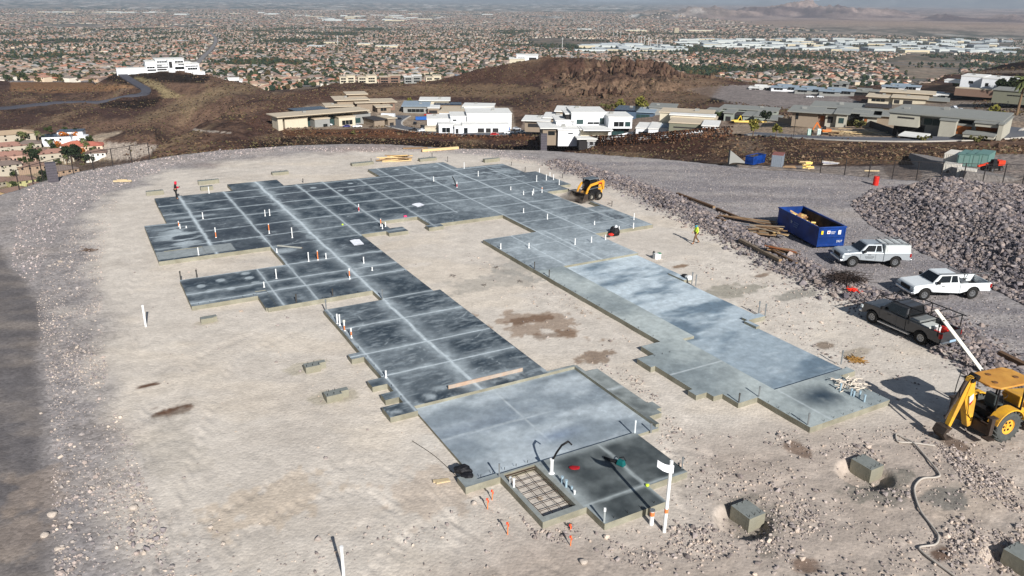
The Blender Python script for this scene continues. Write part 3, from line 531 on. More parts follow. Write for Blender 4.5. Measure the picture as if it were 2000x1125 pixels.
    c6 = mixc(S(60, 66, 68), S(104, 110, 110), sst(.3, .75, n1 * .5 + n2 * .5)); e6 = .75 * np.maximum(np.exp(-((v + 20.95 + w) / .09) ** 2) * (v < -19), np.exp(-((u - 18.2 + w) / .08) ** 2)); e6 = np.maximum(e6, .5 * (1 - sst(-24.5, -24.0, v))); e6 = np.maximum(e6, .55 * (1 - sst(15.2, 16.0, u)) * sst(-24.6, -24.0, v))
    c6 = mixc(c6, S(176, 184, 184), np.clip(e6, 0, 1)); c = np.where((i == 6)[..., None], c6, c)
    c = np.where((i == 7)[..., None], S(140, 144, 140), c); c = np.where((i == 8)[..., None], mixc(S(176, 156, 134), S(150, 130, 112), n2), c)
    g9 = fbm(u * 8, v * 8, 3, 201); g3 = fbm(u * 2.6 + 4, v * 3.4, 5, 203); c = c * (1 + .22 * (g9 - .5) + .30 * (g3 - .5))[..., None]
    ring = np.exp(-((fbm(u / 1.9, v / 1.4, 4, 205) - .5) / .012) ** 2) * sst(.5, .6, n3); c = c * (1 + .16 * ring)[..., None]
    return c
SLAB_TOP = mat("concrete_top", (0, 0, 0), 0.75, attr=True, ns=2.8, na=.14, bump=.004, bs=20, spec=.25)
SLAB_SIDE = mat("concrete_side", (140, 137, 122), .9, ns=1.5, na=.2, bump=.01, bs=12, c2=(128, 124, 108))
slab = thing("house_foundation", "large poured concrete house foundation of stepped dark and pale slabs on the building pad", "foundation", LW(20, -50, 0))
def slab_part(name, ids, label=None):
    msk = np.isin(ID, ids) & (ZG > -5); jj, ii = np.nonzero(msk); z = ZG[jj, ii]
    u0 = U0 + ii * CS; v0 = V0 + jj * CS; n = len(z)
    UU = np.stack([u0, u0 + CS, u0 + CS, u0], 1); VV = np.stack([v0, v0, v0 + CS, v0 + CS], 1); ZZ = np.repeat(z[:, None], 4, 1)
    I4 = np.repeat(ID[jj, ii][:, None], 4, 1)
    C = slab_color(UU.ravel(), VV.ravel(), I4.ravel())
    sV, sF = [], []
    Zp = np.pad(ZG, 1, constant_values=-9.); zz = Zp[jj + 1, ii + 1]; us, vs_, zt, zb = [], [], [], []
    P = []
    for dj, di, ea, eb in ((-1, 0, (0, 0), (1, 0)), (1, 0, (1, 1), (0, 1)), (0, -1, (0, 1), (0, 0)), (0, 1, (1, 0), (1, 1))):
        nb = Zp[jj + 1 + dj, ii + 1 + di]; k = nb < zz - 1e-6
        lo = np.maximum(nb[k], -.45); ua, va = u0[k] + ea[0] * CS, v0[k] + ea[1] * CS; ub, vb = u0[k] + eb[0] * CS, v0[k] + eb[1] * CS
        P.append(np.stack([np.stack([ua, va, lo], 1), np.stack([ub, vb, lo], 1), np.stack([ub, vb, zz[k]], 1), np.stack([ua, va, zz[k]], 1)], 1))
    P = np.concatenate(P).reshape(-1, 3)
    A = np.concatenate([np.stack([UU.ravel(), VV.ravel(), ZZ.ravel()], 1), P]); 
    wob = (fbm(A[:, 0] / 3, A[:, 1] / 3, 2, 7) - .5) * .03
    Wd = np.stack([(A[:, 0] - 20) * UB[0] - (A[:, 1] + 50) * UA[0], (A[:, 0] - 20) * UB[1] - (A[:, 1] + 50) * UA[1], A[:, 2]], 1); Wd[:, 0] += wob; Wd[:, 1] += wob
    col = np.concatenate([C, np.tile(S(146, 140, 118), (len(P), 1))]); F = np.arange(len(A)).reshape(-1, 4)
    # winding: local axes are left-handed towards the viewer, so turn the faces round
    F = F[:, ::-1]
    mi = np.concatenate([np.zeros(n, int), np.ones(len(P) // 4, int)])
    o = npmesh(name, Wd, F, [SLAB_TOP, SLAB_SIDE], col, mi); o.parent = slab
    if label: o["label"] = label
    return o
slab_part("main_floor_slab", [1], "dark house floor slab crossed by pale dusty joints")
slab_part("walkway_strip", [2], "pale grey raised strip and end slab"); slab_part("garage_floor_slab", [3], "lower bluish slab swept with white dust, right wing")
slab_part("bay_floor_slab", [4], "lower pale blue grey slab of the near wing"); slab_part("side_slab", [5]); slab_part("apron_slab", [6], "dark apron slab nearest the viewer"); slab_part("planter_curb", [7]); slab_part("earth_bed", [8])
# ------------------------------------------------------------------ the town on the valley floor
def lattice(rmin, rmax, du, dv, seed):
    out = []
    fams = [0.0, 0.35, 0.9, 1.25, -0.3, 0.6]
    for k, a in enumerate(fams):
        ca, sa = math.cos(a), math.sin(a); n = int(rmax / du) + 2; m = int(rmax / dv) + 2
        A, B = np.meshgrid(np.arange(-n, n) * du, np.arange(-m, m) * dv)
        A = A.ravel(); B = B.ravel(); rng = np.random.default_rng(seed + k)
        B = B + 7.0 * ((np.round(B / dv) % 2) * 2 - 1)
        X = A * ca - B * sa + rng.normal(0, .8, A.size); Y = A * sa + B * ca + rng.normal(0, .8, A.size)
        r = np.hypot(X, Y); az = np.arctan2(X, Y); k1 = (r > rmin) & (r < rmax) & (np.abs(az) < .66)
        X, Y = X[k1], Y[k1]
        # district by nearest jittered centre
        best = np.full(X.shape, 1e9); fam = np.zeros(X.shape, int); g = 420.0
        cx, cy = np.floor(X / g), np.floor(Y / g)
        for dx in (-1, 0, 1):
            for dy in (-1, 0, 1):
                jx = (cx + dx + _h(cx + dx, cy + dy, 5)) * g; jy = (cy + dy + _h(cx + dx, cy + dy, 6)) * g
                d = np.hypot(X - jx, Y - jy); b = d < best; best = np.where(b, d, best)
                fam = np.where(b, (_h(cx + dx, cy + dy, 9) * 5.999).astype(int), fam)
        k2 = fam == k; out.append(np.stack([X[k2], Y[k2], np.full(k2.sum(), a)], 1))
    return np.concatenate(out)
WH_ZONES = [[(1300, 82), (1440, 76), (1980, 80), (1965, 106), (1700, 104), (1340, 93)], [(1180, 86), (1300, 88), (1330, 102), (1150, 103), (1130, 95)]]
OPEN = [[(1035, 77), (1060, 74), (1190, 77), (1195, 93), (1060, 96), (1030, 90)], [(860, 38), (940, 36), (960, 45), (850, 47)], [(1720, 118), (1800, 100), (1900, 112), (1870, 150), (1780, 165)]]
P = lattice(1130, 6300, 19, 33, 3)
PZ = terrain(P[:, 0], P[:, 1], False); ppx, ppy = proj(np.stack([P[:, 0], P[:, 1], PZ], 1)); pr = np.hypot(P[:, 0], P[:, 1])
keep = (ppx > -260) & (ppx < 2260)
keep &= ~((pr < 1290) & (ppx > 1820)) & ~((pr < 1220) & (ppx > 200) & (ppx < 640))
dens = fbm(P[:, 0] / 330, P[:, 1] / 330, 3, 101)
keep &= dens < .62
RA, RS = .36, 640.0
def road_d(x, y):
    a = x * math.cos(RA) + y * math.sin(RA); b = -x * math.sin(RA) + y * math.cos(RA); a = a + 40 * np.sin(b / 900); b = b + 30 * np.sin(a / 700); return np.minimum(np.abs((a / RS + .5) % 1 - .5), np.abs((b / RS + .5) % 1 - .5)) * RS
keep &= road_d(P[:, 0], P[:, 1]) > 18
for z in WH_ZONES + OPEN: keep &= ~in_poly(ppx, ppy, z)
keep &= RNG.random(len(P)) < np.where(pr < 2500, .96, np.where(pr < 4000, .8, .55))
tree_pt = P[keep | (dens >= .62)]; P = P[keep]; PZ = PZ[keep]; pr = pr[keep]
o_ = np.argsort(pr); P, PZ, pr = P[o_], PZ[o_], pr[o_]
ROOFS = np.array([lin(c) for c in ((162, 130, 112), (146, 120, 106), (124, 108, 100), (168, 120, 100), (132, 122, 114), (104, 96, 92), (172, 150, 134), (150, 146, 142))])
WALLS = np.array([lin(c) for c in ((200, 184, 164), (184, 166, 146), (210, 202, 190), (190, 174, 162), (170, 156, 140), (206, 190, 166))])
def house_arrays(X, Y, Z, A, rng):
    n = len(X); w = rng.uniform(10.5, 14.5, n) / 2; d = rng.uniform(11, 16, n) / 2; h = rng.choice([3.0, 3.2, 5.6, 5.8], n); rh = rng.uniform(1.8, 2.8, n)
    sx = np.array([-1, 1, 1, -1.]); sy = np.array([-1, -1, 1, 1.]); L = []
    for (fx, fy, zz) in ((1, 1, 'b'), (1, 1, 't'), (1.08, 1.08, 't'), (.3, .45, 'r')):
        lx = sx[None] * (w * fx)[:, None]; ly = sy[None] * (d * fy)[:, None]
        z = {'b': -1.5 + 0 * h, 't': h, 'r': h + rh}[zz]
        gx = X[:, None] + lx * np.cos(A)[:, None] - ly * np.sin(A)[:, None]; gy = Y[:, None] + lx * np.sin(A)[:, None] + ly * np.cos(A)[:, None]
        L.append(np.stack([gx, gy, np.repeat((Z + z)[:, None], 4, 1)], -1))
    V = np.concatenate(L, 1)                                   # n,16,3
    q = []
    for i in range(4): j = (i + 1) % 4; q += [(i, j, 4 + j, 4 + i), (8 + i, 8 + j, 12 + j, 12 + i)]
    q += [(12, 13, 14, 15)]; q = np.array(q)
    F = (np.arange(n) * 16)[:, None, None] + q[None]
    rc = ROOFS[rng.integers(0, len(ROOFS), n)] * rng.uniform(.8, 1.15, (n, 1)); wc = WALLS[rng.integers(0, len(WALLS), n)] * rng.uniform(.8, 1.05, (n, 1))
    C = np.concatenate([np.repeat(wc[:, None], 8, 1), np.repeat(rc[:, None], 8, 1)], 1)
    return V.reshape(-1, 3), F.reshape(-1, 4), C.reshape(-1, 3)
FARM = mat("far_house", (0, 0, 0), .9, attr=True, ns=.2, na=.1, spec=.1)
NIND = 296
V, F, C = house_arrays(P[NIND:, 0], P[NIND:, 1], PZ[NIND:], P[NIND:, 2], RNG)
tag(npmesh("distant_houses", V, F, FARM, C), "thousands of small pale houses with tiled roofs filling the valley", "houses", kind='stuff')
# the nearest of them one by one
def small_house(k, wallc, roofc, two):
    h = 5.6 if two else 3.1; w = random.uniform(11, 14); d = random.uniform(11, 15)
    b = MB(); b.box(-w / 2, w / 2, -d / 2, d / 2, -1.5, h); b.box(-w / 2 - 2.5, w / 2 - 5, -d / 2 - 2, -d / 2, -1.5, 3, 0)
    b.hip(-w / 2, w / 2, -d / 2, d / 2, h, 2.4, .6, 1); b.hip(-w / 2 - 2.5, w / 2 - 5, -d / 2 - 2.2, -d / 2 + 3, 3, 1.2, .4, 1)
    for x in (-w * .3, 0, w * .3): b.box(x - .7, x + .7, -d / 2 - .06, -d / 2 - .01, .9 if not two else 3.6, 2.3 if not two else 4.9, 2)
    return b.mesh("tract_house", [mat("wall%d" % k, wallc), mat("roof_tile%d" % k, roofc, ns=1, na=.15), mat("far_glass", (52, 58, 62), .2)])
KINDS_H = [("cream", (216, 196, 170), "pinkish tile", (168, 128, 110), 1), ("tan", (196, 170, 146), "brown tile", (136, 112, 98), 0), ("white", (228, 220, 206), "grey tile", (130, 120, 112), 1), ("beige", (206, 186, 160), "terracotta tile", (178, 116, 92), 0), ("pale", (220, 204, 184), "tan tile", (176, 148, 126), 1)]
HM = [small_house(k, q[1], q[3], q[4]) for k, q in enumerate(KINDS_H)]
for i in range(NIND):
    k = i % 5 if random.random() < .5 else random.randrange(5); q = KINDS_H[k]
    o = bpy.data.objects.new("suburban_house", HM[k]); COL.objects.link(o); o.location = (P[i, 0], P[i, 1], PZ[i]); o.rotation_euler = (0, 0, P[i, 2] + (math.pi if random.random() < .4 else 0))
    tag(o, "small %s %s house with %s roof in the suburb beyond the brown hills" % (q[0], "two-storey" if q[4] else "single-storey", q[2]), "house", "suburban houses beyond the hills")
# outer town: wider blocks and groves
Q = lattice(6300, 14500, 56, 66, 9); qz = terrain(Q[:, 0], Q[:, 1], False); qx, qy = proj(np.stack([Q[:, 0], Q[:, 1], qz], 1)); qk = (qx < 1420 + (qy - 40) * 9) & (fbm(Q[:, 0] / 500, Q[:, 1] / 500, 3, 131) < .6); Q, qz = Q[qk], qz[qk]
V, F, C = house_arrays(Q[:, 0], Q[:, 1], qz, Q[:, 2], RNG); ctr = np.repeat(V.reshape(-1, 16, 3).mean(1), 16, 0); V = ctr + (V - ctr) * [2.2, 2.2, 1.2]
tag(npmesh("outer_town", V, F, FARM, C), "hazy outer districts of the town toward the mountains", "houses", kind='stuff')
# trees: leaf clumps
def ico():
    b = bmesh.new(); bmesh.ops.create_icosphere(b, subdivisions=1, radius=1); v = np.array([q.co[:] for q in b.verts]); f = np.array([[w.index for w in q.verts] for q in b.faces]); b.free(); return v, f
IV, IF = ico()
OV = np.array([(1, 0, 0), (0, 1, 0), (-1, 0, 0), (0, -1, 0), (0, 0, 1), (0, 0, -1.)]); OF = np.array([(0, 1, 4), (1, 2, 4), (2, 3, 4), (3, 0, 4), (1, 0, 5), (2, 1, 5), (3, 2, 5), (0, 3, 5)])
def blobs(C0, R, base, col, rng, jit=.35, sq=(.8, 1.1)):
    n = len(C0); V = base[0][None] * R[:, None, None] * rng.uniform(1 - jit, 1 + jit, (n, len(base[0]), 1)); V[..., 2] *= rng.uniform(sq[0], sq[1], (n, 1))
    a = rng.uniform(0, 6.28, n); c, s = np.cos(a)[:, None], np.sin(a)[:, None]; V = np.stack([V[..., 0] * c - V[..., 1] * s, V[..., 0] * s + V[..., 1] * c, V[..., 2]], -1) + C0[:, None]
    F = (np.arange(n) * len(base[0]))[:, None, None] + base[1][None]
    return V.reshape(-1, 3), F.reshape(-1, base[1].shape[1]), np.repeat(col[:, None], len(base[0]), 1).reshape(-1, 3)
def more_trees():
    q = np.repeat(Q[:, :2], 2, 0) + RNG.normal(0, 26, (len(Q) * 2, 2)); z = terrain(q[:, 0], q[:, 1], False); V, F, C = blobs(np.column_stack([q, z + 3]), RNG.uniform(5, 11, len(q)), (OV, OF), TREEC[RNG.integers(0, 6, len(q))], RNG, sq=(.5, .8)); tag(npmesh("outer_groves", V, F, mat("far_leaf", (0, 0, 0), .95, attr=True, ns=.5, na=.3, spec=.05), C), "hazy dark groves between the outer districts", "trees", kind='stuff')
TREEC = np.array([lin(c) for c in ((44, 54, 36), (54, 62, 42), (38, 48, 34), (66, 68, 44), (78, 66, 44), (44, 58, 46))])
more_trees()
tp = tree_pt[RNG.random(len(tree_pt)) < .98]; tp = np.repeat(tp, 4, 0)[:, :2] + RNG.normal(0, 12, (len(tp) * 4, 2))
tz = terrain(tp[:, 0], tp[:, 1], False); tr = np.hypot(tp[:, 0], tp[:, 1]); gx, gy = proj(np.stack([tp[:, 0], tp[:, 1], tz], 1))
tk = (gx > -200) & (gx < 2200)
for z in OPEN[1:] + WH_ZONES: tk &= ~in_poly(gx, gy, z) | (RNG.random(len(tp)) < .4)
tk &= RNG.random(len(tp)) < np.clip(.08 + 1.9 * fbm(tp[:, 0] / 130, tp[:, 1] / 130, 4, 111) ** 1.3, .1, 1) * np.where(tr < 2500, .95, .7)
tk &= (road_d(tp[:, 0], tp[:, 1]) > 15)
tp, tz, tr = tp[tk], tz[tk], tr[tk]; o_ = np.argsort(tr); tp, tz, tr = tp[o_], tz[o_], tr[o_]
near = tp[:260]; nearz = tz[:260]; tp, tz, tr = tp[260:], tz[260:], tr[260:]
for nm, m, base in (("distant_trees", tr < 2600, (IV, IF)), ("far_treetops", tr >= 2600, (OV, OF))):
    q = m.nonzero()[0]; R = RNG.uniform(2.0, 5.0, len(q)) * (1 + .2 * (tr[q] > 2600)); Cc = np.stack([tp[q, 0], tp[q, 1], tz[q] + R * .9], 1)
    V, F, C = blobs(Cc, R, base, TREEC[RNG.integers(0, 6, len(q))] * RNG.uniform(.7, 1.2, (len(q), 1)), RNG)
    tag(npmesh(nm, V, F, mat("far_leaf", (0, 0, 0), .95, attr=True, ns=.5, na=.3, spec=.05), C), "dark green treetops scattered between the valley houses", "trees", kind='stuff')
# a tree close enough to show leaves: trunk with limbs, crown of leaf clumps
def crown_mesh(rx, rz, zc, n, size, seed, lobes=7):
    rng = np.random.default_rng(seed); cen = rng.normal(0, .45, (lobes, 3)) * [rx, rx, rz * .7]; cen[:, 2] += zc
    k = rng.integers(0, lobes, n); d = rng.normal(0, 1, (n, 3)); d /= np.linalg.norm(d, axis=1)[:, None]
    p = cen[k] + d * (rng.uniform(.35, 1, n) ** .5)[:, None] * [rx * .5, rx * .5, rz * .45]
    a = rng.normal(0, 1, (n, 3)); a /= np.linalg.norm(a, axis=1)[:, None]; b = np.cross(a, rng.normal(0, 1, (n, 3))); b /= np.linalg.norm(b, axis=1)[:, None]
    s = size * rng.uniform(.6, 1.4, n)[:, None]; V = np.stack([p - a * s - b * s * .6, p + a * s - b * s * .6, p + a * s * .8 + b * s * .6, p - a * s * .8 + b * s * .6], 1).reshape(-1, 3)
    return V.tolist(), np.arange(n * 4).reshape(n, 4).tolist()
def make_tree(name, kind, leafc, rx=2.6, rz=2.4, zc=4.6, n=260, size=.42, seed=1):
    t = thing(name, kind, "tree")
    b = MB(); b.tube([(0, 0, -.5), (.1, 0, 1.2), (.05, .1, zc - rz * .4), (.1, .1, zc + rz * .3)], .2, 7, radii=[.28, .22, .16, .05])
    rr = random.Random(seed)
    for i in range(5):
        a = i * 1.25 + rr.random(); b.tube([(.05, .05, zc - rz * .7 + i * .15), (math.cos(a) * rx * .3, math.sin(a) * rx * .3, zc - rz * .1), (math.cos(a) * rx * .65, math.sin(a) * rx * .65, zc + rz * .25)], .08, 5, radii=[.1, .06, .02])
    b.build("trunk", mat("bark", (96, 78, 62), .95), t)
    v, f = crown_mesh(rx, rz, zc, n, size, seed); c = MB(); c.add(v, f); c.build("crown", mat(name + "_leaf", leafc, .8, ns=1.2, na=.35, spec=.1), t); return t
def make_palm(name, label, leafc=(92, 98, 58), h=7.0, seed=3):
    t = thing(name, label, "palm tree"); rr = random.Random(seed); b = MB(); b.tube([(0, 0, -.5), (.1, 0, h * .5), (.15, .05, h)], .2, 7, radii=[.3, .22, .2]); b.build("trunk", mat("palm_bark", (120, 98, 76), .95), t)
    c = MB()
    for i in range(34):
        a = i * 2.4 + rr.random() * .3; e = rr.uniform(-.5, 1.2); L = rr.uniform(1.9, 2.6); pts = []
        for s in range(6):
            q = s / 5; pts.append(Vector((math.cos(a) * L * q * math.cos(e * .7), math.sin(a) * L * q * math.cos(e * .7), h + math.sin(e) * L * q - 1.5 * q * q)))
        side = Vector((-math.sin(a), math.cos(a), 0)); vs = []
        for s, p in enumerate(pts):
            w = .38 * math.sin(math.pi * (s + .4) / 6); vs += [p - side * w - Vector((0, 0, w * .5)), p, p + side * w - Vector((0, 0, w * .5))]
        fs = []
        for s in range(5): fs += [(s * 3, s * 3 + 1, s * 3 + 4, s * 3 + 3), (s * 3 + 1, s * 3 + 2, s * 3 + 5, s * 3 + 4)]
        c.add(vs, fs)
    c.build("crown", mat("palm_leaf", leafc, .7, ns=2, na=.2), t); return t
TREES = {}
def tree_at(kind, loc, label, group, s=1.0):
    protos = dict(green=lambda: make_tree("broadleaf_tree", label, (62, 72, 40), seed=4), dark=lambda: make_tree("dark_tree", label, (38, 48, 30), rx=3.2, rz=3.2, zc=5, n=420, seed=5), orange=lambda: make_tree("autumn_tree", label, (178, 106, 46), rx=2.8, rz=2.4, seed=6, n=300),
                  olive=lambda: make_tree("olive_tree", label, (112, 108, 52), rx=2, rz=2.6, seed=8), palm=lambda: make_palm("palm_tree", label), shrub=lambda: make_tree("desert_shrub", label, (98, 96, 58), rx=1.5, rz=1.0, zc=1.0, n=160, size=.28, seed=9))
    rz = random.uniform(0, 6.28)
    if kind not in TREES:
        t = protos[kind](); t.location = tuple(map(float, loc)); t.rotation_euler = (0, 0, rz); t.scale = (s,) * 3; t["group"] = group; TREES[kind] = t; return t
    return dup(TREES[kind], loc, rz, label, group, s)
TM = []
for k, c in enumerate(((48, 58, 36), (64, 72, 44), (84, 78, 48))):
    v, f = crown_mesh(3, 2.6, 3.6, 60, .9, 30 + k); b = MB(); b.add(v, f); b.tube([(0, 0, -.5), (0, 0, 3)], .25, 5, 1); TM.append(b.mesh("suburb_tree", [mat("suburb_leaf%d" % k, c, .9), mat("bark", (96, 78, 62))]))
for i in range(len(near)):
    k = i % 3; o = bpy.data.objects.new("suburban_tree", TM[k]); COL.objects.link(o); o.location = (near[i, 0], near[i, 1], nearz[i]); o.rotation_euler = (0, 0, i * 1.7); s = random.uniform(.8, 1.6); o.scale = (s, s, s)
    tag(o, "%s tree between houses of the suburb beyond the brown hills" % ("dark green", "mid green", "dusty olive")[k], "tree", "trees among the far suburban houses")
# warehouses and other large pale buildings
def flat_building(name, label, group, x, y, z, w, d, h, a, wc, rc, bays=6):
    t = thing(name, label, "warehouse" if 'ware' in name else "building", (x, y, z), a, group)
    b = MB(); b.box(-w / 2, w / 2, -d / 2, d / 2, -3, h); b.build("wall", mat("wh_" + wc, dict(white=(192, 196, 192), grey=(156, 162, 164), cream=(198, 186, 158), tan=(180, 164, 140))[wc]), t)
    b = MB(); b.box(-w / 2 + .6, w / 2 - .6, -d / 2 + .6, d / 2 - .6, h + .004, h + .4); b.build("roof", mat("whr_" + rc, dict(white=(194, 200, 200), grey=(150, 156, 160), tan=(178, 170, 158))[rc], ns=.05, na=.06), t)
    b = MB()
    b.box(-w * .42, w * .42, -d / 2 - .08, -d / 2 - .02, 1, min(4, h - 1))
    b.build("loading_dock", mat("bay_dark", (70, 72, 76)), t); return t
wh = []
rw = random.Random(12)
for zi, z in enumerate(WH_ZONES):
    xs = [q[0] for q in z]; ys = [q[1] for q in z]; cnt = (125, 30)[zi]; k = 0; tries = 0
    while k < cnt and tries < 900:
        tries += 1; px, py = rw.uniform(min(xs), max(xs)), rw.uniform(min(ys), max(ys))
        if not in_poly(np.array([px]), np.array([py]), z)[0]: continue
        g = TP(px, py, 2000, 6500, 260); w, d = rw.uniform(30, 125), rw.uniform(26, 62)
        if any(math.hypot(g[0] - q[0], g[1] - q[1]) < (w + q[2]) * .44 for q in wh): continue
        wh.append((g[0], g[1], w)); k += 1
        wc, rc = rw.choice(["white", "white", "grey", "cream"]), rw.choice(["white", "white", "white", "grey"])
        flat_building("warehouse", "low %s warehouse with %s roof in the %s row, %s" % (wc, rc, ("back", "second", "third", "front")[min(3, int((py - 76) / 8))] , ("left of the hotel tower", "just right of the tower", "left of the district's centre", "at the district's centre", "right of the district's centre", "toward its right end", "at its right end")[min(6, max(0, int((px - 1200) / 115)))]), "warehouses of the valley", g[0], g[1], g[2], w, d, rw.uniform(8, 13), rw.choice([0.1, 0.12, -.2]), wc, rc)
for (px, py, w, d, h, wc, rc, lb) in ((618, 94, 62, 40, 9, 'white', 'white', "long white store west of the pair of cream buildings"), (648, 87, 60, 45, 10, 'cream', 'tan', "yellowish cream hall behind the long white store"), (712, 90, 50, 50, 10, 'cream', 'white', "left cream hall of a pair amid the suburb"), (756, 94, 84, 45, 10, 'cream', 'white', "right and longer cream hall of a pair amid the suburb"),
        (815, 138, 36, 18, 6, 'grey', 'white', "white roofed hall below the suburb, left of the rock hill"), (30, 79, 80, 40, 6, 'white', 'grey', "pale green-white hall at the far left of the suburb"), (360, 82, 70, 40, 6, 'grey', 'white', "pale hall above the white hilltop mansion"),
        (1140, 106, 130, 24, 5, 'cream', 'grey', "long cream row building beyond the rock hill"), (1290, 106, 150, 20, 5, 'cream', 'grey', "long low row beyond the rocky crest"), (1365, 62, 190, 70, 12, 'cream', 'white', "long cream wing right of the hotel tower"), (1240, 62, 160, 80, 12, 'cream', 'white', "long white hall left of the hotel tower"), (1140, 59, 110, 60, 10, 'white', 'white', "white hall on the mid valley floor")):
    g = TP(px, py, 1100, 8000, 400); flat_building("large_hall", lb, "large halls of the valley", g[0], g[1], g[2], w, d, h, .08, wc, rc, 8)
for i in range(60):                                                    # bright far strips of halls
    px, py = (rw.uniform(55, 340), rw.uniform(17, 25)) if i < 25 else ((rw.uniform(620, 830), rw.uniform(31, 43)) if i < 45 else (rw.uniform(350, 1000), rw.uniform(26, 34)))
    g = TP(px, py, 3500, 12000, 260); flat_building("warehouse", "pale %s hall %s in the bright strip across the valley" % ("cream" if i % 3 == 0 else "white", "far left" if px < 200 else "left" if px < 345 else ("left of centre" if px < 500 else "centre left") if px < 640 else "in the densest cluster" if px < 830 else "right of the cluster"), "warehouses of the valley", g[0], g[1], g[2], rw.uniform(80, 200), rw.uniform(60, 120), rw.uniform(8, 16), 0.05, 'white' if i % 3 else 'cream', 'white', 3)
g = TP(1320, 66, 3000, 9000, 400); t = thing("hotel_tower", "lone tall beige hotel tower on the valley floor", "tower", g, .3)
b = MB(); b.box(-17, 17, -9, 9, -3, 38); b.build("wall", mat("tower_wall", (206, 190, 158)), t); b = MB(); b.box(-17.8, 17.8, -9.8, 9.8, 38.01, 40); b.build("roof", mat("tower_roof", (186, 172, 150)), t)
for k in range(11):
    b = MB(); b.box(-16, 16, -9.12, -9.02, 2 + k * 3.3, 3.6 + k * 3.3); b.build("window_band", mat("tower_glass", (104, 104, 100), .3), t)
for (px, py, w) in ((1392, 58, 26), (1538, 56, 30)):
    g = TP(px, py, 3000, 9000, 400); t = thing("office_block", "small dark office block %s" % ("right of the hotel tower" if px < 1400 else "far beyond the warehouses"), "office", g, .1)
    b = MB(); b.box(-w / 2, w / 2, -9, 9, -3, 20); b.build("wall", mat("office_dark", (92, 88, 88)), t); b = MB(); b.box(-w / 2 - .4, w / 2 + .4, -9.4, 9.4, 20.01, 21); b.build("roof", mat("tower_roof", (186, 172, 150)), t)
# white power poles walking across the valley
pole = None
for i, (px, py) in enumerate([(1098, 94, ), (1270, 98), (1283, 97), (1266, 92), (1258, 88), (1252, 90), (1247, 88), (1228, 82), (1212, 76), (1205, 74), (1198, 71), (1190, 68), (1176, 64), (1168, 62), (1160, 60), (450, 36), (660, 90), (1290, 100)]):
    g = TP(px, py, 1500, 9000, 300); hgt = 42 if i == 0 else 30
    if pole is None:
        pole = thing("power_pole", "x", "pole"); b = MB(); b.cyl((0, 0, -2), (0, 0, 30), .9, .5, 8); b.build("shaft", mat("steel_white", (214, 214, 210)), pole); b = MB(); b.box(-4, 4, -.2, .2, 26, 26.6); b.box(-3, 3, -.2, .2, 29, 29.5); b.build("crossarm", mat("steel_white", (214, 214, 210)), pole); o = pole; o.location = tuple(map(float, g)); o.scale = (1.3,) * 3
    else: o = dup(pole, g, 0, "")
    o["label"] = "tall white power pole rising alone behind the rock hill" if i == 0 else ("slender white power pole in the line across the valley" if i < 15 or i == 17 else "single white pole far over the left suburb"); o["group"] = "power poles on the valley floor"

vv, ff = [], []
for fam in (0, 1):
    for k in range(-14, 15):
        s_ = np.arange(-9000, 9000, 45.0); o_ = k * RS
        for _ in range(1):
            a_, b_ = (np.full(s_.shape, o_), s_) if fam == 0 else (s_, np.full(s_.shape, o_))
            if fam == 0: a_ = a_ - 40 * np.sin(b_ / 900)
            else: b_ = b_ - 30 * np.sin((a_ + 40 * np.sin(b_ / 900)) / 700)
        X = a_ * math.cos(RA) - b_ * math.sin(RA); Y = a_ * math.sin(RA) + b_ * math.cos(RA); r = np.hypot(X, Y); Z = terrain(X, Y, False); gx, gy = proj(np.stack([X, Y, Z], 1)); ok = (Y > 900) & (r > 1180) & (r < 6300) & (gx > -300) & (gx < 2300) & ~((r < 1290) & (gx > 1820)) & ~((r < 1240) & (gx > 200) & (gx < 640))
        T = np.gradient(np.stack([X, Y], 1), axis=0); T /= np.linalg.norm(T, axis=1)[:, None]; Nn = np.stack([-T[:, 1], T[:, 0]], 1) * 6.5
        for i in range(len(X) - 1):
            if ok[i] and ok[i + 1]:
                n0 = len(vv); vv += [(X[i] - Nn[i, 0], Y[i] - Nn[i, 1], Z[i] + .9), (X[i] + Nn[i, 0], Y[i] + Nn[i, 1], Z[i] + .9), (X[i + 1] + Nn[i + 1, 0], Y[i + 1] + Nn[i + 1, 1], Z[i + 1] + .9), (X[i + 1] - Nn[i + 1, 0], Y[i + 1] - Nn[i + 1, 1], Z[i + 1] + .9)]
                ff.append((n0 + 3, n0 + 2, n0 + 1, n0) if fam == 0 else (n0 + 3, n0 + 2, n0 + 1, n0)); 
V = np.array(vv); V[:, 2] += np.where(np.arange(len(V)) < len(V) // 2, 0, .05); tag(npmesh("road", V, np.array(ff), mat("town_asphalt", (126, 122, 120), .9, ns=.02, na=.1)), kind='structure')
ROCKM = mat("rock", (0, 0, 0), .95, attr=True, ns=3, na=.2, bump=.03, bs=8, spec=.1)
# ------------------------------------------------------------------ houses of the hillside estate
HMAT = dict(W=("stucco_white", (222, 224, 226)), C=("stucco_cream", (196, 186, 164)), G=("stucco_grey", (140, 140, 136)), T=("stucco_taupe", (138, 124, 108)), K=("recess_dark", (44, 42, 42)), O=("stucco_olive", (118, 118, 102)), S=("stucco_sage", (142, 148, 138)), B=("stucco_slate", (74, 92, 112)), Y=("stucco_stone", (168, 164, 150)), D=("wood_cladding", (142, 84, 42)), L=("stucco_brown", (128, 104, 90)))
RMAT = dict(w=("roof_white", (218, 217, 212)), t=("roof_tan", (190, 176, 154)), g=("roof_grey", (132, 133, 128)), b=("roof_pale_blue", (138, 152, 164)), s=("solar_panels", (22, 28, 44)), k=("roof_dark", (60, 56, 56)))
def hm(k): return mat(*HMAT[k], .85, ns=.6, na=.06)
def rm(k): return mat(*RMAT[k], .8 if k != 's' else .25, ns=.4, na=.06)
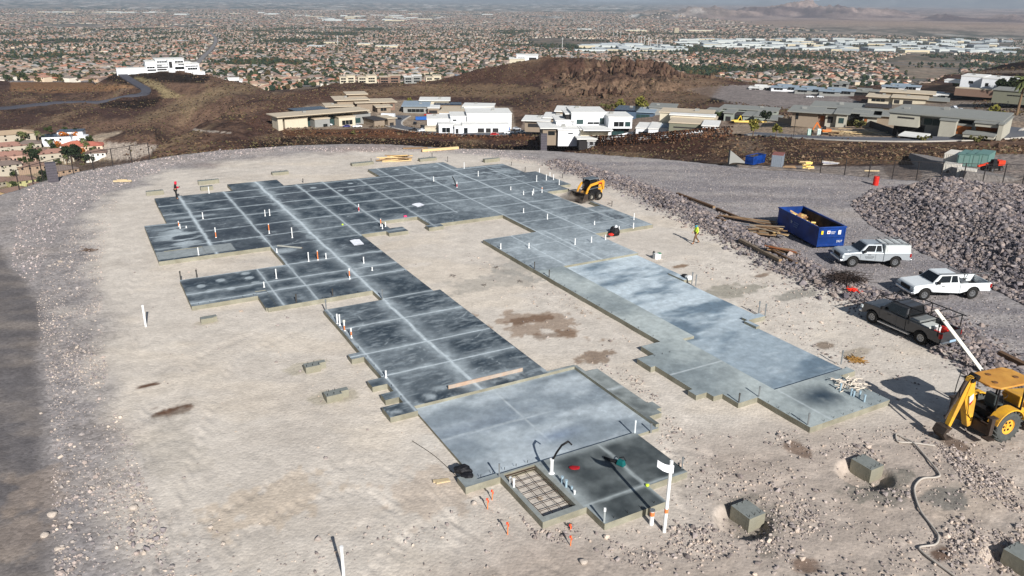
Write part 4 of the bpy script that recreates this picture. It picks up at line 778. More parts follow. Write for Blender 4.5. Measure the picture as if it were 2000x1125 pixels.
GLS = mat("house_glass", (44, 66, 66), .12, spec=.6); GLD = mat("house_glass_dark", (26, 30, 32), .2, spec=.5)
def mansion(name, label, A, yaw, boxes, wins=(), plinth=2.2, group=None, cat="house"):
    """A = (px, py, range) of the front left foot; boxes x, z in picture pixels at that range, depth in metres: (x0,x1,y0,y1,z0,z1,wall,roof,overhang)"""
    w = RG(*A); k = math.dist((0, 0, HC), w) / math.hypot(FPX, 0) * (1 / math.cos(math.atan((A[0] - 1000) / FPX)) ** 0) / math.sqrt(1 + ((A[0] - 1000) / FPX) ** 2 + ((A[1] - 562.5) / FPX) ** 2)
    az = math.atan2(w[0], w[1]); ya = math.radians(yaw); kx = k / math.cos(ya)
    t = thing(name, label, cat, w, -az + ya, group)
    for i, bx in enumerate(boxes):
        x0, x1, y0, y1, z0, z1, wm, rk = bx[:8]; e = bx[8] if len(bx) > 8 else .5
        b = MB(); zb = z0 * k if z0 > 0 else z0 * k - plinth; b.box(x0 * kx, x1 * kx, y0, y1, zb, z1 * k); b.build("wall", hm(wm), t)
        b = MB(); b.box(x0 * kx - e, x1 * kx + e, y0 - e, y1 + e, z1 * k + .003, z1 * k + .45)
        if e < .9: b.box(x0 * kx + .4, x1 * kx - .4, y0 + .4, y1 - .4, z1 * k + .46, z1 * k + .47)
        b.build("flat_roof", rm(rk), t)
    ru = random.Random(name + label)
    for bx in [q for q in boxes if (q[1] - q[0]) * kx > 9 and q[3] - q[2] > 12][:3]:
        b = MB(); cx, cy, zt = (bx[0] + (bx[1] - bx[0]) * ru.uniform(.25, .75)) * kx, bx[2] + (bx[3] - bx[2]) * ru.uniform(.4, .75), bx[5] * k + .46; b.box(cx - .9, cx + .9, cy - .6, cy + .6, zt, zt + ru.uniform(.6, 1.1)); b.build('roof_unit', hm('G'), t)
    for q in wins:
        x0, x1, y0, z0, z1 = q[:5]; kind = q[5] if len(q) > 5 else 'g'; b = MB()
        n = max(1, round((x1 - x0) * kx / 2.6)) if kind in 'gd' else 1
        for j in range(n):
            a0 = x0 * kx + (x1 - x0) * kx * j / n; a1 = x0 * kx + (x1 - x0) * kx * (j + 1) / n; b.box(a0 + .08, a1 - .08, y0 - .09, y0 - .02, z0 * k, z1 * k)
        if kind in 'gd': b.build("window", GLS if kind == 'g' else GLD, t)
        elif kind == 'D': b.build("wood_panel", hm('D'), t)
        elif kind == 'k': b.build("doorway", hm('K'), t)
        elif kind == 'p': b.build("garage_door", mat("garage_door", (96, 92, 88), .6), t)
    return t
GR = "flat roofed hillside villas"
mansion("modern_house", "long cream modern house with a thin roof raised over a shaded undercroft", (545, 263, 452), 20, [
    (0, 9, 0, 9, 0, 33, 'C', 't', .3), (12, 56, 3, 14, 0, 8, 'K', 'k', .1), (14, 58, 1, 14, 9, 27, 'C', 't', .3), (58, 70, 5, 14, 4, 27, 'K', 'k', .1), (68, 98, -2, 10, 4, 24, 'G', 't', .3), (98, 118, 5, 14, 4, 26, 'K', 'k', .1), (118, 152, -1, 12, 4, 23, 'C', 't', .3), (152, 190, 2, 14, 4, 27, 'G', 't', .4), (174, 196, -12, 2, 2, 18, 'T', 'k', .8), (200, 216, -14, -2, 2, 20, 'T', 't', .8), (0, 178, -1, 13, 31, 33.5, 'C', 't', 1.2), (55, 120, 14, 26, 20, 34, 'T', 's', .5)],  # undercroft box is near-black: shade under the raised block painted as wall colour
    [(59, 69, 5, 6, 25), (99, 117, 5, 6, 24), (124, 146, -1, 8, 17, 'd'), (84, 93, -2, 8, 14, 'd'), (156, 168, 2, 8, 18), (203, 212, -14, 3, 12, 'k')], group=GR)
mansion("modern_villa", "tan villa with stacked overhanging flat roofs behind the long cream house", (641, 219, 545), 6, [
    (0, 45, 0, 16, 0, 10, 'T', 't', 2), (22, 80, 10, 30, 0, 18, 'T', 't', 2), (58, 104, 4, 22, 0, 14, 'T', 't', 1.6), (84, 134, 6, 24, 0, 13, 'L', 't', 1.6), (92, 118, -8, 6, 0, 9, 'T', 't', 1.2), (50, 84, 24, 38, 6, 24, 'T', 't', 1.8)], [(98, 110, -8, 2, 7, 'd'), (8, 30, 0, 2, 7, 'd'), (120, 130, 6, 3, 9)], group=GR)
mansion("modern_villa", "villa with a sloping pale blue roof and dark solar panels beside the turning circle", (788, 222, 545), -4, [
    (0, 48, 0, 26, 0, 14, 'G', 'b', 1.2), (30, 88, 22, 40, 0, 17, 'C', 'w', 1), (48, 70, -4, 14, 0, 12, 'T', 'w', .4), (60, 112, 10, 22, 8, 13, 'T', 's', .4)], [(8, 40, 0, 3, 9, 'd'), (50, 66, -4, 2, 8, 'k')], group=GR)
mansion("modern_villa", "cream white villa with a broad blank roof just behind the all white house", (858, 232, 500), -8, [(0, 96, 0, 26, 0, 12, 'W', 't', .6), (40, 100, 18, 34, 0, 17, 'W', 'w', .6), (26, 70, -5, 0, 0, 6, 'W', 'w', .3)], [(60, 90, 0, 3, 8, 'd')], group=GR)
mansion("white_house", "all white modern house under construction with three dark garage arches", (835, 258, 436), 0, [
    (0, 52, 8, 26, 0, 20, 'W', 'w', .3), (22, 50, -3, 8, 0, 15, 'W', 'w', .3), (46, 76, 6, 24, 0, 26, 'W', 'w', .3), (78, 167, 6, 28, 0, 31, 'W', 'w', .3), (68, 158, -4, 6, 0, 15, 'W', 'w', .3), (52, 68, -5, 6, 0, 13, 'W', 'w', .3), (-5, 22, 2, 8, 0, 7, 'C', 't', .1)],
    [(97, 110, -4, 0, 9, 'k'), (113, 123, -4, 0, 9, 'k'), (126, 138, -4, 0, 9, 'k'), (28, 44, -3, 1, 10, 'd'), (70, 78, -4, 0, 10, 'd'), (50, 58, 6, 18, 21, 'd'), (54, 60, -5, 0, 9, 'k')], group=GR)
mansion("modern_villa", "low tan villa with white roofs between the all white house and the two-storey white house", (1024, 250, 400), -6, [(0, 44, 2, 18, 0, 13, 'T', 'w', 1.6), (38, 74, 8, 26, 0, 16, 'T', 'w', 1.4), (56, 98, 20, 40, 4, 23, 'T', 'w', 1)], [(6, 30, 2, 1, 8, 'k'), (44, 60, 8, 2, 9, 'd')], group=GR)
mansion("white_house", "two-storey white house with black edged floating roofs behind the brown yard wall", (1060, 266, 345), 6, [
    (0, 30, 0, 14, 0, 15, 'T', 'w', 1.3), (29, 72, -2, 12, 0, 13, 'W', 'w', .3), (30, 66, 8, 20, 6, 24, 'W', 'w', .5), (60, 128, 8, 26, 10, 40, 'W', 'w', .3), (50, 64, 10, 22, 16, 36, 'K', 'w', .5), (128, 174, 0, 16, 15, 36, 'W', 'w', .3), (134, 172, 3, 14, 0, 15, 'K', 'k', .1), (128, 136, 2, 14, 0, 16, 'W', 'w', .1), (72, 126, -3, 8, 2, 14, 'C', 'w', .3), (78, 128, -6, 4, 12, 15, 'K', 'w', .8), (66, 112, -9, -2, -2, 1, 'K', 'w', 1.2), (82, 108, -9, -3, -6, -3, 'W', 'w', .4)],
    [(70, 84, 8, 18, 27), (116, 126, 8, 18, 30), (138, 158, 0, 19, 28, 'd'), (160, 171, 0, 19, 28), (138, 162, 3, -4, 10), (86, 93, -9, -10, -4, 'k'), (96, 104, -9, -10, -4, 'k'), (48, 58, -2, 6, 8, 'd'), (10, 24, 0, 2, 10, 'd'), (92, 116, 8, 18, 22, 'd')], plinth=4, group=GR)
mansion("white_garage_wing", "white garage wing with a sunken dark drive beside the two-storey white house", (1238, 272, 338), -6, [(0, 30, 6, 22, 0, 17, 'W', 'w', .3), (26, 44, 2, 20, 0, 20, 'W', 'w', .3), (42, 84, -4, 10, -2, 9, 'W', 'w', .3), (42, 66, 8, 22, 0, 19, 'W', 'b', .3)], [(5, 25, 6, -2, 11, 'k'), (44, 66, -4, 0, 2, 'k')], group=GR, cat="garage")
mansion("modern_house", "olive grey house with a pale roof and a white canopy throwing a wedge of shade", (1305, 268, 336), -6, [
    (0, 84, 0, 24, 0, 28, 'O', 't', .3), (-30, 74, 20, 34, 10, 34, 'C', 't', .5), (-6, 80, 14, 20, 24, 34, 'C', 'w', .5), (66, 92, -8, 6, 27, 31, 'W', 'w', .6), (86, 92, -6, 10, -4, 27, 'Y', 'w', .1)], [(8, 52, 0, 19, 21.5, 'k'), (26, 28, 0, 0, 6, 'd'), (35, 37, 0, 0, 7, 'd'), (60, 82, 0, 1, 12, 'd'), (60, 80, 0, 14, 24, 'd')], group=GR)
mansion("modern_villa", "slate blue villa with solar panels at the foot of the rocky hill", (1200, 232, 450), -8, [(0, 40, 0, 20, 0, 16, 'B', 's', .5), (34, 72, 4, 26, 0, 13, 'B', 'b', 1), (60, 110, 16, 34, 0, 18, 'G', 'g', .6)], [(40, 66, 4, 2, 9, 'g'), (4, 20, 0, 3, 10, 'd')], group=GR)
mansion("sage_villa", "sage grey villa of repeated square garage bays with teal glass", (1376, 238, 410), -10, [(0, 22, 0, 14, 0, 20, 'S', 'g', .6), (22, 40, 5, 16, 0, 14, 'K', 'k', .1), (36, 52, -1, 14, 0, 20, 'S', 'g', .6), (52, 74, 5, 18, 0, 15, 'K', 'k', .1), (72, 96, -3, 14, 0, 18, 'S', 'g', .6), (94, 118, -6, 12, 0, 20, 'S', 'g', .6), (118, 138, -8, 8, 0, 16, 'S', 'g', .6), (20, 124, 14, 28, 4, 21, 'S', 'g', .8)],
    [(4, 16, 0, 0, 14, 'k'), (39, 49, -1, 0, 14, 'k'), (76, 90, -3, 0, 12, 'k'), (98, 114, -6, 1, 12), (121, 134, -8, 1, 11), (54, 72, 5, 1, 12)], group=GR)
mansion("stone_villa", "stone coloured villa with layered grey roofs above a curved retaining wall", (1546, 236, 356), -6, [
    (0, 46, 0, 18, 0, 18, 'T', 'g', 2), (46, 62, 4, 18, 0, 13, 'L', 'g', 1), (60, 80, 2, 14, 0, 17, 'Y', 'g', 1), (80, 98, 0, 18, 0, 19, 'Y', 'g', 1.2), (98, 128, 8, 24, 0, 18, 'K', 'g', 1.8), (126, 150, 2, 20, 0, 17, 'Y', 'g', 1.4), (148, 186, 6, 28, 0, 17, 'T', 'g', 1.2), (30, 150, 20, 38, 4, 19, 'T', 'g', 1.6), (126, 168, 24, 34, 4, 23, 'T', 'k', .8)],
    [(6, 12, 0, 4, 16, 'd'), (84, 94, 0, 2, 12), (50, 58, 4, 1, 11, 'D'), (128, 134, 2, 0, 13, 'D'), (102, 122, 8, 1, 12, 'd'), (64, 74, 2, 0, 12, 'k')], group=GR)
mansion("modern_house", "big stone grey house with orange wood cladding at the bend of the road", (1732, 258, 302), -12, [
    (0, 52, 0, 20, 14, 36, 'Y', 'g', .2), (6, 60, 4, 20, -2, 14, 'K', 'k', .1), (52, 92, 4, 22, -6, 36, 'G', 'g', .1), (90, 116, -3, 20, -8, 34, 'Y', 'g', .3), (114, 142, 0, 18, -8, 26, 'G', 'g', .1), (140, 182, 0, 20, -8, 30, 'G', 'g', .1), (146, 182, -3, 20, 29, 35, 'Y', 'g', .4), (134, 182, -8, 0, 12, 17, 'Y', 'g', .2), (183, 190, -4, 18, -8, 36, 'Y', 'g', .2), (36, 74, -10, -2, -12, 4, 'K', 'w', .6), (-2, 184, 0, 24, 36, 38, 'Y', 'g', .5)],
    [(14, 44, 0, 29, 32, 'k'), (56, 86, 4, 18, 30, 'g'), (116, 140, 0, 10, 25, 'D'), (146, 180, 0, 18, 28, 'D'), (158, 180, 0, -8, 10, 'D'), (142, 156, 0, -8, 8, 'g'), (104, 112, -3, -6, 2, 'd')], group=GR)
mansion("modern_villa", "tan villa with overhanging roofs on the gravel plateau", (1695, 198, 560), -4, [(0, 48, 0, 20, 0, 9, 'C', 't', 1.6), (44, 100, -2, 16, 0, 11, 'C', 't', 1.4), (20, 110, 16, 34, 0, 15, 'T', 't', 1.6), (96, 136, 2, 20, 0, 8, 'T', 'g', 1.4)], [(46, 56, -2, 0, 7, 'k'), (62, 78, -2, 0, 7, 'k'), (6, 30, 0, 1, 6, 'd')], group=GR)
for (px, py, r, w, wc, rc, lb) in ((1463, 177, 690, 42, 'W', 'w', "white flat roofed villa farthest left on the gravel plateau"), (1506, 176, 680, 48, 'W', 'b', "white villa with pale blue roofs, second on the plateau row"), (1552, 180, 660, 50, 'G', 'b', "grey villa with blue grey roofs in the middle of the plateau row"), (1600, 183, 640, 62, 'G', 'b', "dark glazed villa with grey roofs in front of the plateau row"), (1660, 184, 650, 50, 'K', 'g', "dark walled villa with a grey roof beside the tan villa on the plateau"), (1722, 174, 700, 66, 'W', 'b', "white villa with blue panels behind the tan villa"), (1810, 192, 600, 34, 'G', 'w', "small white roofed pavilion right of the tan villa"), (1625, 170, 720, 28, 'G', 'g', "small grey house behind the plateau row")):
    mansion("low_villa", lb, (px, py, r), -4, [(0, w * .6, 0, 13, 0, 5, wc, rc, .8), (w * .45, w, 4, 16, 0, 6.5, wc, rc, .8), (w * .2, w * .7, 13, 21, 0, 7, wc, rc, .5)], [(w * .1, w * .45, 0, 1, 5, 'd'), (w * .6, w * .9, 4, 1, 6, 'd')], group=GR)
mansion("white_house", "white cube villa with green glass on the terrace at the top right", (1874, 168, 600), -10, [(0, 40, 0, 20, 0, 19, 'W', 'w', .2), (38, 78, -4, 20, 0, 18, 'W', 'w', .2), (76, 112, 2, 20, 4, 18, 'G', 'w', .3), (-30, 0, 4, 14, 4, 8, 'W', 'w', .2), (0, 66, -12, -6, -8, -1, 'L', 't', .1)], [(14, 22, 0, 6, 11, 'd'), (82, 96, 2, 6, 15), (98, 108, 2, 6, 15), (44, 50, -4, 4, 10, 'd')], group=GR)
mansion("modern_villa", "olive flat roofed house cut by the right edge below the white cube villa", (1938, 188, 520), -8, [(0, 100, 0, 20, -4, 12, 'O', 'g', .6), (50, 110, 8, 26, 0, 18, 'T', 'g', .6)], [(24, 60, 0, 3, 5, 'd')], group=GR)
mansion("white_mansion", "long white modern mansion crowning the dark mound on the left", (286, 140, 948), 4, [(-52, 8, 2, 16, -2, 6, 'W', 'w', .3), (0, 20, 0, 24, 0, 18, 'W', 'w', .3), (4, 44, 4, 22, 0, 13, 'W', 'w', 1), (20, 72, 8, 30, 6, 21, 'W', 'w', .8), (40, 52, -2, 10, 0, 20, 'W', 'w', .3), (50, 84, 4, 24, 0, 14, 'W', 'w', 1), (70, 98, 0, 22, -2, 12, 'W', 'w', .5), (84, 106, -6, 6, -8, -3, 'W', 'w', .3)], [(4, 38, 4, 1, 4, 'k'), (6, 30, 4, 9, 11, 'd'), (42, 48, -2, 6, 18, 'k'), (54, 70, 4, 2, 7, 'd'), (60, 80, 4, 10, 12, 'd'), (76, 94, 0, 1, 5, 'd'), (2, 16, 0, 6, 9, 'd'), (2, 18, 0, 1, 4, 'k'), (22, 40, 8, 15, 18, 'd'), (54, 70, 4, 15, 18, 'd'), (52, 82, 4, 3, 6, 'k'), (72, 96, 0, 7, 9, 'd'), (8, 42, 4, 5.5, 8, 'k')])
mansion("white_pavilion", "small white flat roofed pavilion right of the hilltop mansion", (440, 163, 955), 0, [(0, 32, 0, 14, 0, 5, 'W', 'w', 1), (6, 26, 2, 12, 5, 9, 'W', 'w', .8), (-18, 36, -8, 0, -4, -1, 'W', 'w', .2)], [(4, 26, 0, 1, 4, 'd')])
mansion("white_house", "cream white house peeking over the left flank of the rock hill", (995, 122, 905), 0, [(0, 30, 0, 20, 0, 7, 'C', 'w', .6), (14, 56, 6, 26, 0, 13, 'W', 'w', .6)], [(38, 53, 6, 3, 9, 'k'), (16, 30, 6, 5, 9, 'd')])
mansion("white_house", "small white modern house behind the saddle of the rock hill", (1183, 134, 900), 0, [(0, 22, 0, 14, 0, 11, 'W', 'w', .4), (12, 38, -2, 10, 0, 9, 'W', 'w', .4)], [(2, 10, 0, 2, 8, 'd'), (18, 32, -2, 2, 6, 'd')])
for i, (px, w, c, r) in enumerate(((664, 30, 'C', 't'), (700, 36, 'C', 't'), (742, 40, 'L', 't'), (790, 34, 'G', 'w'), (832, 30, 'C', 't'))):
    lb = ["cream apartment block at the left end of the row under the suburb", "second cream apartment block of the row under the suburb", "brownish apartment block in the middle of the row", "grey glazed block with a white roof line in the row", "small cream block right of the grey glazed one"][i]
    mansion("apartment_block", lb, (px, 163, 1010), 3, [(0, w * .5, 0, 14, 0, 12, c, r, .6), (w * .45, w, 3, 16, 0, 14, c, r, .6)], [(2, w * .4, 0, 2, 5, 'd'), (2, w * .4, 0, 7, 10, 'd'), (w * .55, w * .9, 3, 2, 5, 'd'), (w * .55, w * .9, 3, 7, 10, 'd')], cat="apartments")
mansion("grey_hall", "pale grey roofed hall behind the saddle left of the rock hill", (892, 158, 960), 6, [(0, 32, 0, 22, 0, 8, 'G', 'b', .5), (24, 40, -6, 8, -2, 4, 'W', 'w', .3)], [(2, 20, 0, 1, 5, 'd')])
# ---- lower left neighbourhood: hipped houses with their own walls, roofs, windows
def hip_house(label, A, w, d, h, rh, yaw, wall, roof, second=None, group="tile roofed houses below the pad"):
    x = TP(A[0], A[1] + 4, 300, 900); az = math.atan2(x[0], x[1]); t = thing("tiled_house", label, "house", (x[0], x[1], TZ(x[0], x[1])), -az + math.radians(yaw), group)
    wm = mat("hw_%d_%d_%d" % wall, wall, .9); rmx = mat("hr_%d_%d_%d" % roof, roof, .9, ns=1.2, na=.15, bump=.05, bs=3)
    b = MB(); b.box(-w / 2, w / 2, -d / 2, d / 2, -4, h); b.build("wall", wm, t); b = MB(); b.hip(-w / 2, w / 2, -d / 2, d / 2, h + .01, rh, .7); b.build("roof", rmx, t)
    if second:
        x0, x1, y0, y1, h2 = second; b = MB(); b.box(x0, x1, y0, y1, -4, h2); b.build("wall", wm, t); b = MB(); b.hip(x0, x1, y0, y1, h2 + .01, rh * .6, .6); b.build("roof", rmx, t)
    yf = -d / 2
    for fx in (-.36, -.12, .12, .36):
        for zz in ((1, 2.3), (4, 5.2)) if h > 4 else ((1, 2.3),):
            b = MB(); b.box(fx * w - .7, fx * w + .7, yf - .07, yf - .01, *zz); b.build("window", GLD, t)
    return t
pw, cr_, tn, wt, yg, sl_ = (180, 150, 134), (174, 165, 148), (152, 130, 110), (206, 208, 206), (176, 172, 122), (146, 138, 124)
rt, rb, rg_, ro = (156, 118, 104), (128, 104, 92), (120, 106, 98), (184, 108, 86)
for q in ((("yellow-green two-storey house with a brown hipped roof nearest the fence", (44, 362, 500), 17, 13, 5.8, 2.6, 12, yg, rb, (2, 10, -12, -6, 3))), (("brown roofed house beside the yellow-green one at the left edge", (2, 356, 500), 14, 14, 3.2, 2.4, 30, sl_, rb)), (("cream house with a grey brown roof above the yellow-green one", (12, 330, 560), 20, 14, 5.4, 2.6, 5, cr_, rg_)),
    (("peach house low against the slope behind the concrete pillar", (66, 326, 560), 20, 12, 3.2, 2.2, 0, tn, rb)), (("single-storey house with a broad brown roof right of the concrete pillar", (122, 333, 520), 18, 16, 3, 2.6, 20, tn, rg_)), (("cream house with a pinkish roof in the middle of the neighbourhood", (108, 303, 610), 22, 14, 4.2, 2.4, 6, cr_, rt, (4, 11, -11, -5, 3))), (("pink walled house with a wide pink roof at the left", (20, 310, 600), 24, 14, 4.6, 2.6, 4, pw, rt, (10, 16, -9, -3, 4))),
    (("white walled house with a pink roof, second row at the left edge", (14, 292, 650), 26, 14, 4.6, 2.4, 4, cr_, rt)), (("long cream house with a tan roof highest at the left edge", (22, 270, 720), 32, 16, 5.4, 2.4, 3, cr_, (172, 150, 124))), (("small cream house with a brown roof between palms", (58, 286, 660), 16, 12, 4, 2.2, 0, cr_, rg_)), (("terracotta roofed house beside the orange tree", (150, 292, 640), 18, 14, 5.6, 2.6, 10, (200, 160, 132), ro)), (("red roofed house at the right end of the upper row", (178, 287, 660), 18, 14, 3.4, 2.4, -8, (214, 190, 168), (176, 104, 88))),
    (("low brown roofed house at the right end under the wash", (190, 300, 620), 14, 13, 3, 2.2, -10, (226, 222, 214), rb)), (("cream house with a dark brown roof behind the pink walled house", (70, 300, 640), 18, 12, 3.4, 2.4, 10, tn, rb)), (("pink house half hidden at the left edge, middle row", (-6, 318, 590), 18, 14, 4.6, 2.4, 0, pw, rb)), (("small roof at the very bottom left corner of the neighbourhood", (30, 375, 480), 16, 12, 3, 2.2, 25, (186, 160, 120), rb))):
    hip_house(*q)
for (lb, A, s) in (("white stuccoed modern house with dark blue solar roof in the upper row", (84, 286, 670), 20), ("smaller white house with a blue solar roof right of the tall white one", (114, 276, 690), 18)):
    x = TP(A[0], A[1], 300, 900); t = thing("white_house", lb, "house", (x[0], x[1], TZ(x[0], x[1])), 0.3); b = MB(); b.box(0, s, 0, 12, -4, 7); b.box(s * .5, s * 1.2, -4, 4, -4, 4); b.build("wall", hm('W'), t); b = MB(); b.box(-.4, s + .4, -.4, 12.4, 7.01, 7.4); b.build("roof", rm('s'), t)
    for i in range(3): b = MB(); b.box(2 + i * s / 4, 3.6 + i * s / 4, -.08, -.02, 4, 5.6); b.build("window", GLD, t)
tr_g = "garden trees of the neighbourhood below"
for (px, py, r, k, s, lb) in ((24, 300, 620, 'dark', 1.1, "dark round tree on the left of the pink walled house"), (60, 307, 600, 'palm', 1.2, "tall palm left of the dense dark tree"), (42, 292, 650, 'dark', 1, "dark tree above the pink walled house"), (70, 316, 580, 'dark', 1.6, "dense dark tree in the middle of the neighbourhood"), (76, 316, 575, 'green', 1.3, "yellowish green tree against the dense dark one"), (84, 318, 570, 'dark', 1.2, "dark bush at the right foot of the dense tree"),
    (38, 312, 600, 'palm', 1.0, "palm standing before the pink walled house"), (44, 280, 680, 'palm', 1.3, "left palm of the pair in the upper row"), (50, 281, 680, 'palm', 1.3, "right palm of the pair in the upper row"), (76, 276, 700, 'palm', 1.2, "palm beside the solar roofed white house"), (100, 292, 660, 'palm', 1.1, "palm in front of the white solar house"), (142, 316, 560, 'dark', 2.0, "largest dark tree, right of the cream house"), (132, 306, 590, 'green', 1.4, "mid green tree left of the largest dark tree"),
    (120, 291, 640, 'orange', 1.1, "orange autumn tree right of the white solar house"), (134, 280, 680, 'orange', 1.5, "widest orange autumn tree in the upper row"), (146, 278, 690, 'orange', 1.3, "orange tree by the terracotta roof"), (162, 304, 600, 'orange', 1.1, "orange tree in front of the terracotta roofed house"), (165, 292, 620, 'palm', 1.3, "palm beside the terracotta roofed house"), (172, 298, 610, 'palm', 1.1, "palm right of the terracotta roofed house"), (100, 262, 760, 'green', 1.1, "left tree on the edge of the brown slope"), (130, 262, 760, 'green', 1.0, "middle tree on the edge of the brown slope"), (152, 264, 740, 'dark', 1.0, "right tree on the edge of the brown slope"),
    (30, 372, 470, 'green', 1.1, "scraggly tree behind the fence near the yellow-green house"), (92, 350, 480, 'dark', 1.3, "dark shrubbery behind the concrete pillar"), (86, 362, 440, 'dark', 1.1, "dark tree below the concrete pillar"), (4, 338, 520, 'green', 1.1, "tree at the left edge above the brown roof"), (184, 300, 600, 'palm', .8, "small palm by the low brown roof"), (16, 328, 540, 'palm', 1.1, "palm in front of the cream house at the left"), (52, 328, 550, 'dark', .8, "round bush by the peach house"), (116, 322, 560, 'green', .9, "hedge-like tree below the largest dark tree")):
    x = TP(px, py + 3, 300, 900); tree_at(k, (x[0], x[1], TZ(x[0], x[1])), lb, tr_g, s)
es = "shrubs and trees of the hillside estate"
for (px, py, k, s, lb) in ((676, 207, 'shrub', 1.5, "shrub on the slope left of the tan villa"), (800, 210, 'olive', 1, "slim tree before the pale blue roofed villa"), (690, 262, 'shrub', 1, "green shrub under the cream house"), (878, 252, 'dark', .9, "dark tree against the all white house"), (1210, 222, 'olive', 1.3, "yellowish tree before the slate blue villa"), (1250, 226, 'olive', 1.6, "leafy tree at the right of the slate blue villa"), (1185, 214, 'shrub', 2, "wide shrub above the two-storey white house"), (1098, 274, 'shrub', 1.2, "shrub inside the brown yard wall"), (1470, 266, 'olive', .9, "small tree on the verge at the bend of the bank"), (1515, 269, 'olive', .7, "bush on the verge of the curving road"), (1494, 240, 'dark', .8, "dark slender tree beside the sage villa"), (1400, 236, 'green', .7, "tree between the sage garage bays"),
    (1790, 260, 'green', 1.0, "tree before the big stone grey house"), (1776, 258, 'green', .8, "tree left of the small carport of the stone grey house"), (1875, 262, 'green', .9, "shrub by the wood cladding"), (1935, 256, 'olive', 1.3, "dense dry tree right of the stone grey house"), (1950, 262, 'olive', .9, "dry bush near the road bend"), (1985, 225, 'palm', 2.2, "tall palm at the right edge"), (1962, 196, 'dark', 2, "dark tree below the white cube villa"), (1870, 178, 'dark', 1.4, "dark tree left of the olive house"), (1700, 236, 'dark', 1, "dark shrub by the stone villa"), (1660, 246, 'shrub', 1.5, "dry shrub on the spoil heap"), (1680, 250, 'shrub', 1.6, "second dry shrub on the spoil heap"), (1805, 276, 'shrub', 1, "grey green shrub at the roadside"), (1910, 278, 'shrub', 1.1, "shrub on the bank top at the right")):
    g = TP(px, py, 200, 900); tree_at(k, g, lb, es, s)
for i in range(54):
    px = random.uniform(-5, 190); py = random.uniform(272, 352 - px * .15); g = TP(px, py, 300, 900); tree_at(random.choice(['dark', 'green', 'green', 'palm', 'shrub']), g, ("dark green" if i % 2 else "olive") + " tree or palm between the tiled houses %s" % ("in the rear rows" if py < 295 else "in the middle rows" if py < 320 else "nearest the pad"), tr_g, random.uniform(.6, 1.1))
# craggy outcrops standing out of the rock hill
rq = random.Random(4)
for i, (px, py, n, s, lb) in enumerate(((1098, 162, 16, 3.4, "jagged brown crag low on the middle of the rock hill"), (1120, 150, 18, 4.2, "row of upright dark crags across the rock hill's face"), (1146, 146, 20, 4.6, "tallest upright crags on the face of the rock hill"), (1212, 137, 20, 4.4, "sharp crag breaking the rock hill's skyline right of the saddle"), (1238, 141, 14, 3.4, "smaller crag beside the skyline crag"), (1310, 142, 16, 3.4, "crag on the right shoulder of the rock hill"), (1160, 178, 16, 3.6, "brown rock rib running down toward the two-storey white house"), (1190, 185, 14, 3.2, "rock rib above the slate blue villa"), (1375, 152, 12, 2.8, "low crag at the right end of the rock hill"))):
    g = TP(px, py, 500, 1000); cs, rs2 = [], []
    n *= 3
    for k in range(n): cs.append((g[0] + rq.gauss(0, s * 2.0), g[1] + rq.gauss(0, s * 1.5), 0)); rs2.append(s * rq.uniform(.12, .62) ** 1.1)
    cs = np.array(cs); cs[:, 2] = terrain(cs[:, 0], cs[:, 1], False) + np.array(rs2) * .5; cc = np.array([lin(c) for c in ((88, 68, 56), (70, 54, 46), (108, 88, 72))])[RNG.integers(0, 3, n)]; V, F, C = blobs(cs, np.array(rs2), (IV, IF), cc, RNG, .5, (.9, 2.4)); tag(npmesh("rock_crag", V, F, ROCKM, C), lb, "rock outcrop")
# ---- roads, walls and banks of the estate
def ribbon(name, pts, w, m, dz=.12, kerb=None, rmin=200, rmax=700):
    P3 = [TP(p[0], p[1], rmin, rmax) for p in pts]; Q = []
    for a, b_ in zip(P3[:-1], P3[1:]):
        n = max(2, int(np.linalg.norm(b_ - a) / 4)); Q += [a + (b_ - a) * t / n for t in range(n)]
    Q.append(P3[-1]); Q = np.array(Q); K = np.ones(7) / 7
    for _ in range(2):
        for c in range(3):
            e = np.pad(Q[:, c], 3, mode='edge'); Q[:, c] = np.convolve(e, K, 'valid')
    T = np.gradient(Q[:, :2], axis=0); T /= np.linalg.norm(T, axis=1)[:, None] + 1e-9; Nn = np.stack([-T[:, 1], T[:, 0]], 1)
    def strip(o0, o1, z0):
        b = MB(); L = Q[:, :2] + Nn * o0; Rr = Q[:, :2] + Nn * o1; zz = np.maximum(terrain(L[:, 0], L[:, 1], False), np.maximum(terrain(Rr[:, 0], Rr[:, 1], False), terrain(Q[:, 0], Q[:, 1], False))) + z0
        e = np.pad(zz, 2, mode='edge'); zz = np.convolve(e, np.ones(5) / 5, 'valid') + .1
        vs = [(*L[i], zz[i]) for i in range(len(Q))] + [(*Rr[i], zz[i]) for i in range(len(Q))] + [(*L[i], zz[i] - 2) for i in range(len(Q))] + [(*Rr[i], zz[i] - 2) for i in range(len(Q))]; n = len(Q)
        fs = []
        for i in range(n - 1): fs += [(i, i + 1, n + i + 1, n + i), (i, 2 * n + i, 2 * n + i + 1, i + 1), (n + i, n + i + 1, 3 * n + i + 1, 3 * n + i)]
        b.add(vs, fs); return b
    tag(strip(-w / 2, w / 2, dz).build(name, m), kind='structure')
    if kerb:
        b = strip(w / 2 + .02, w / 2 + .9, dz + .13); b2 = strip(-w / 2 - .9, -w / 2 - .02, dz + .13); o = len(b.v); b.v += b2.v; b.f += [tuple(i + o for i in f) for f in b2.f]; b.m += b2.m
        tag(b.build("kerb", mat("kerb_concrete", (190, 184, 174), .9)), kind='structure')
ASPH = mat("asphalt", (92, 94, 100), .9, ns=.3, na=.08)
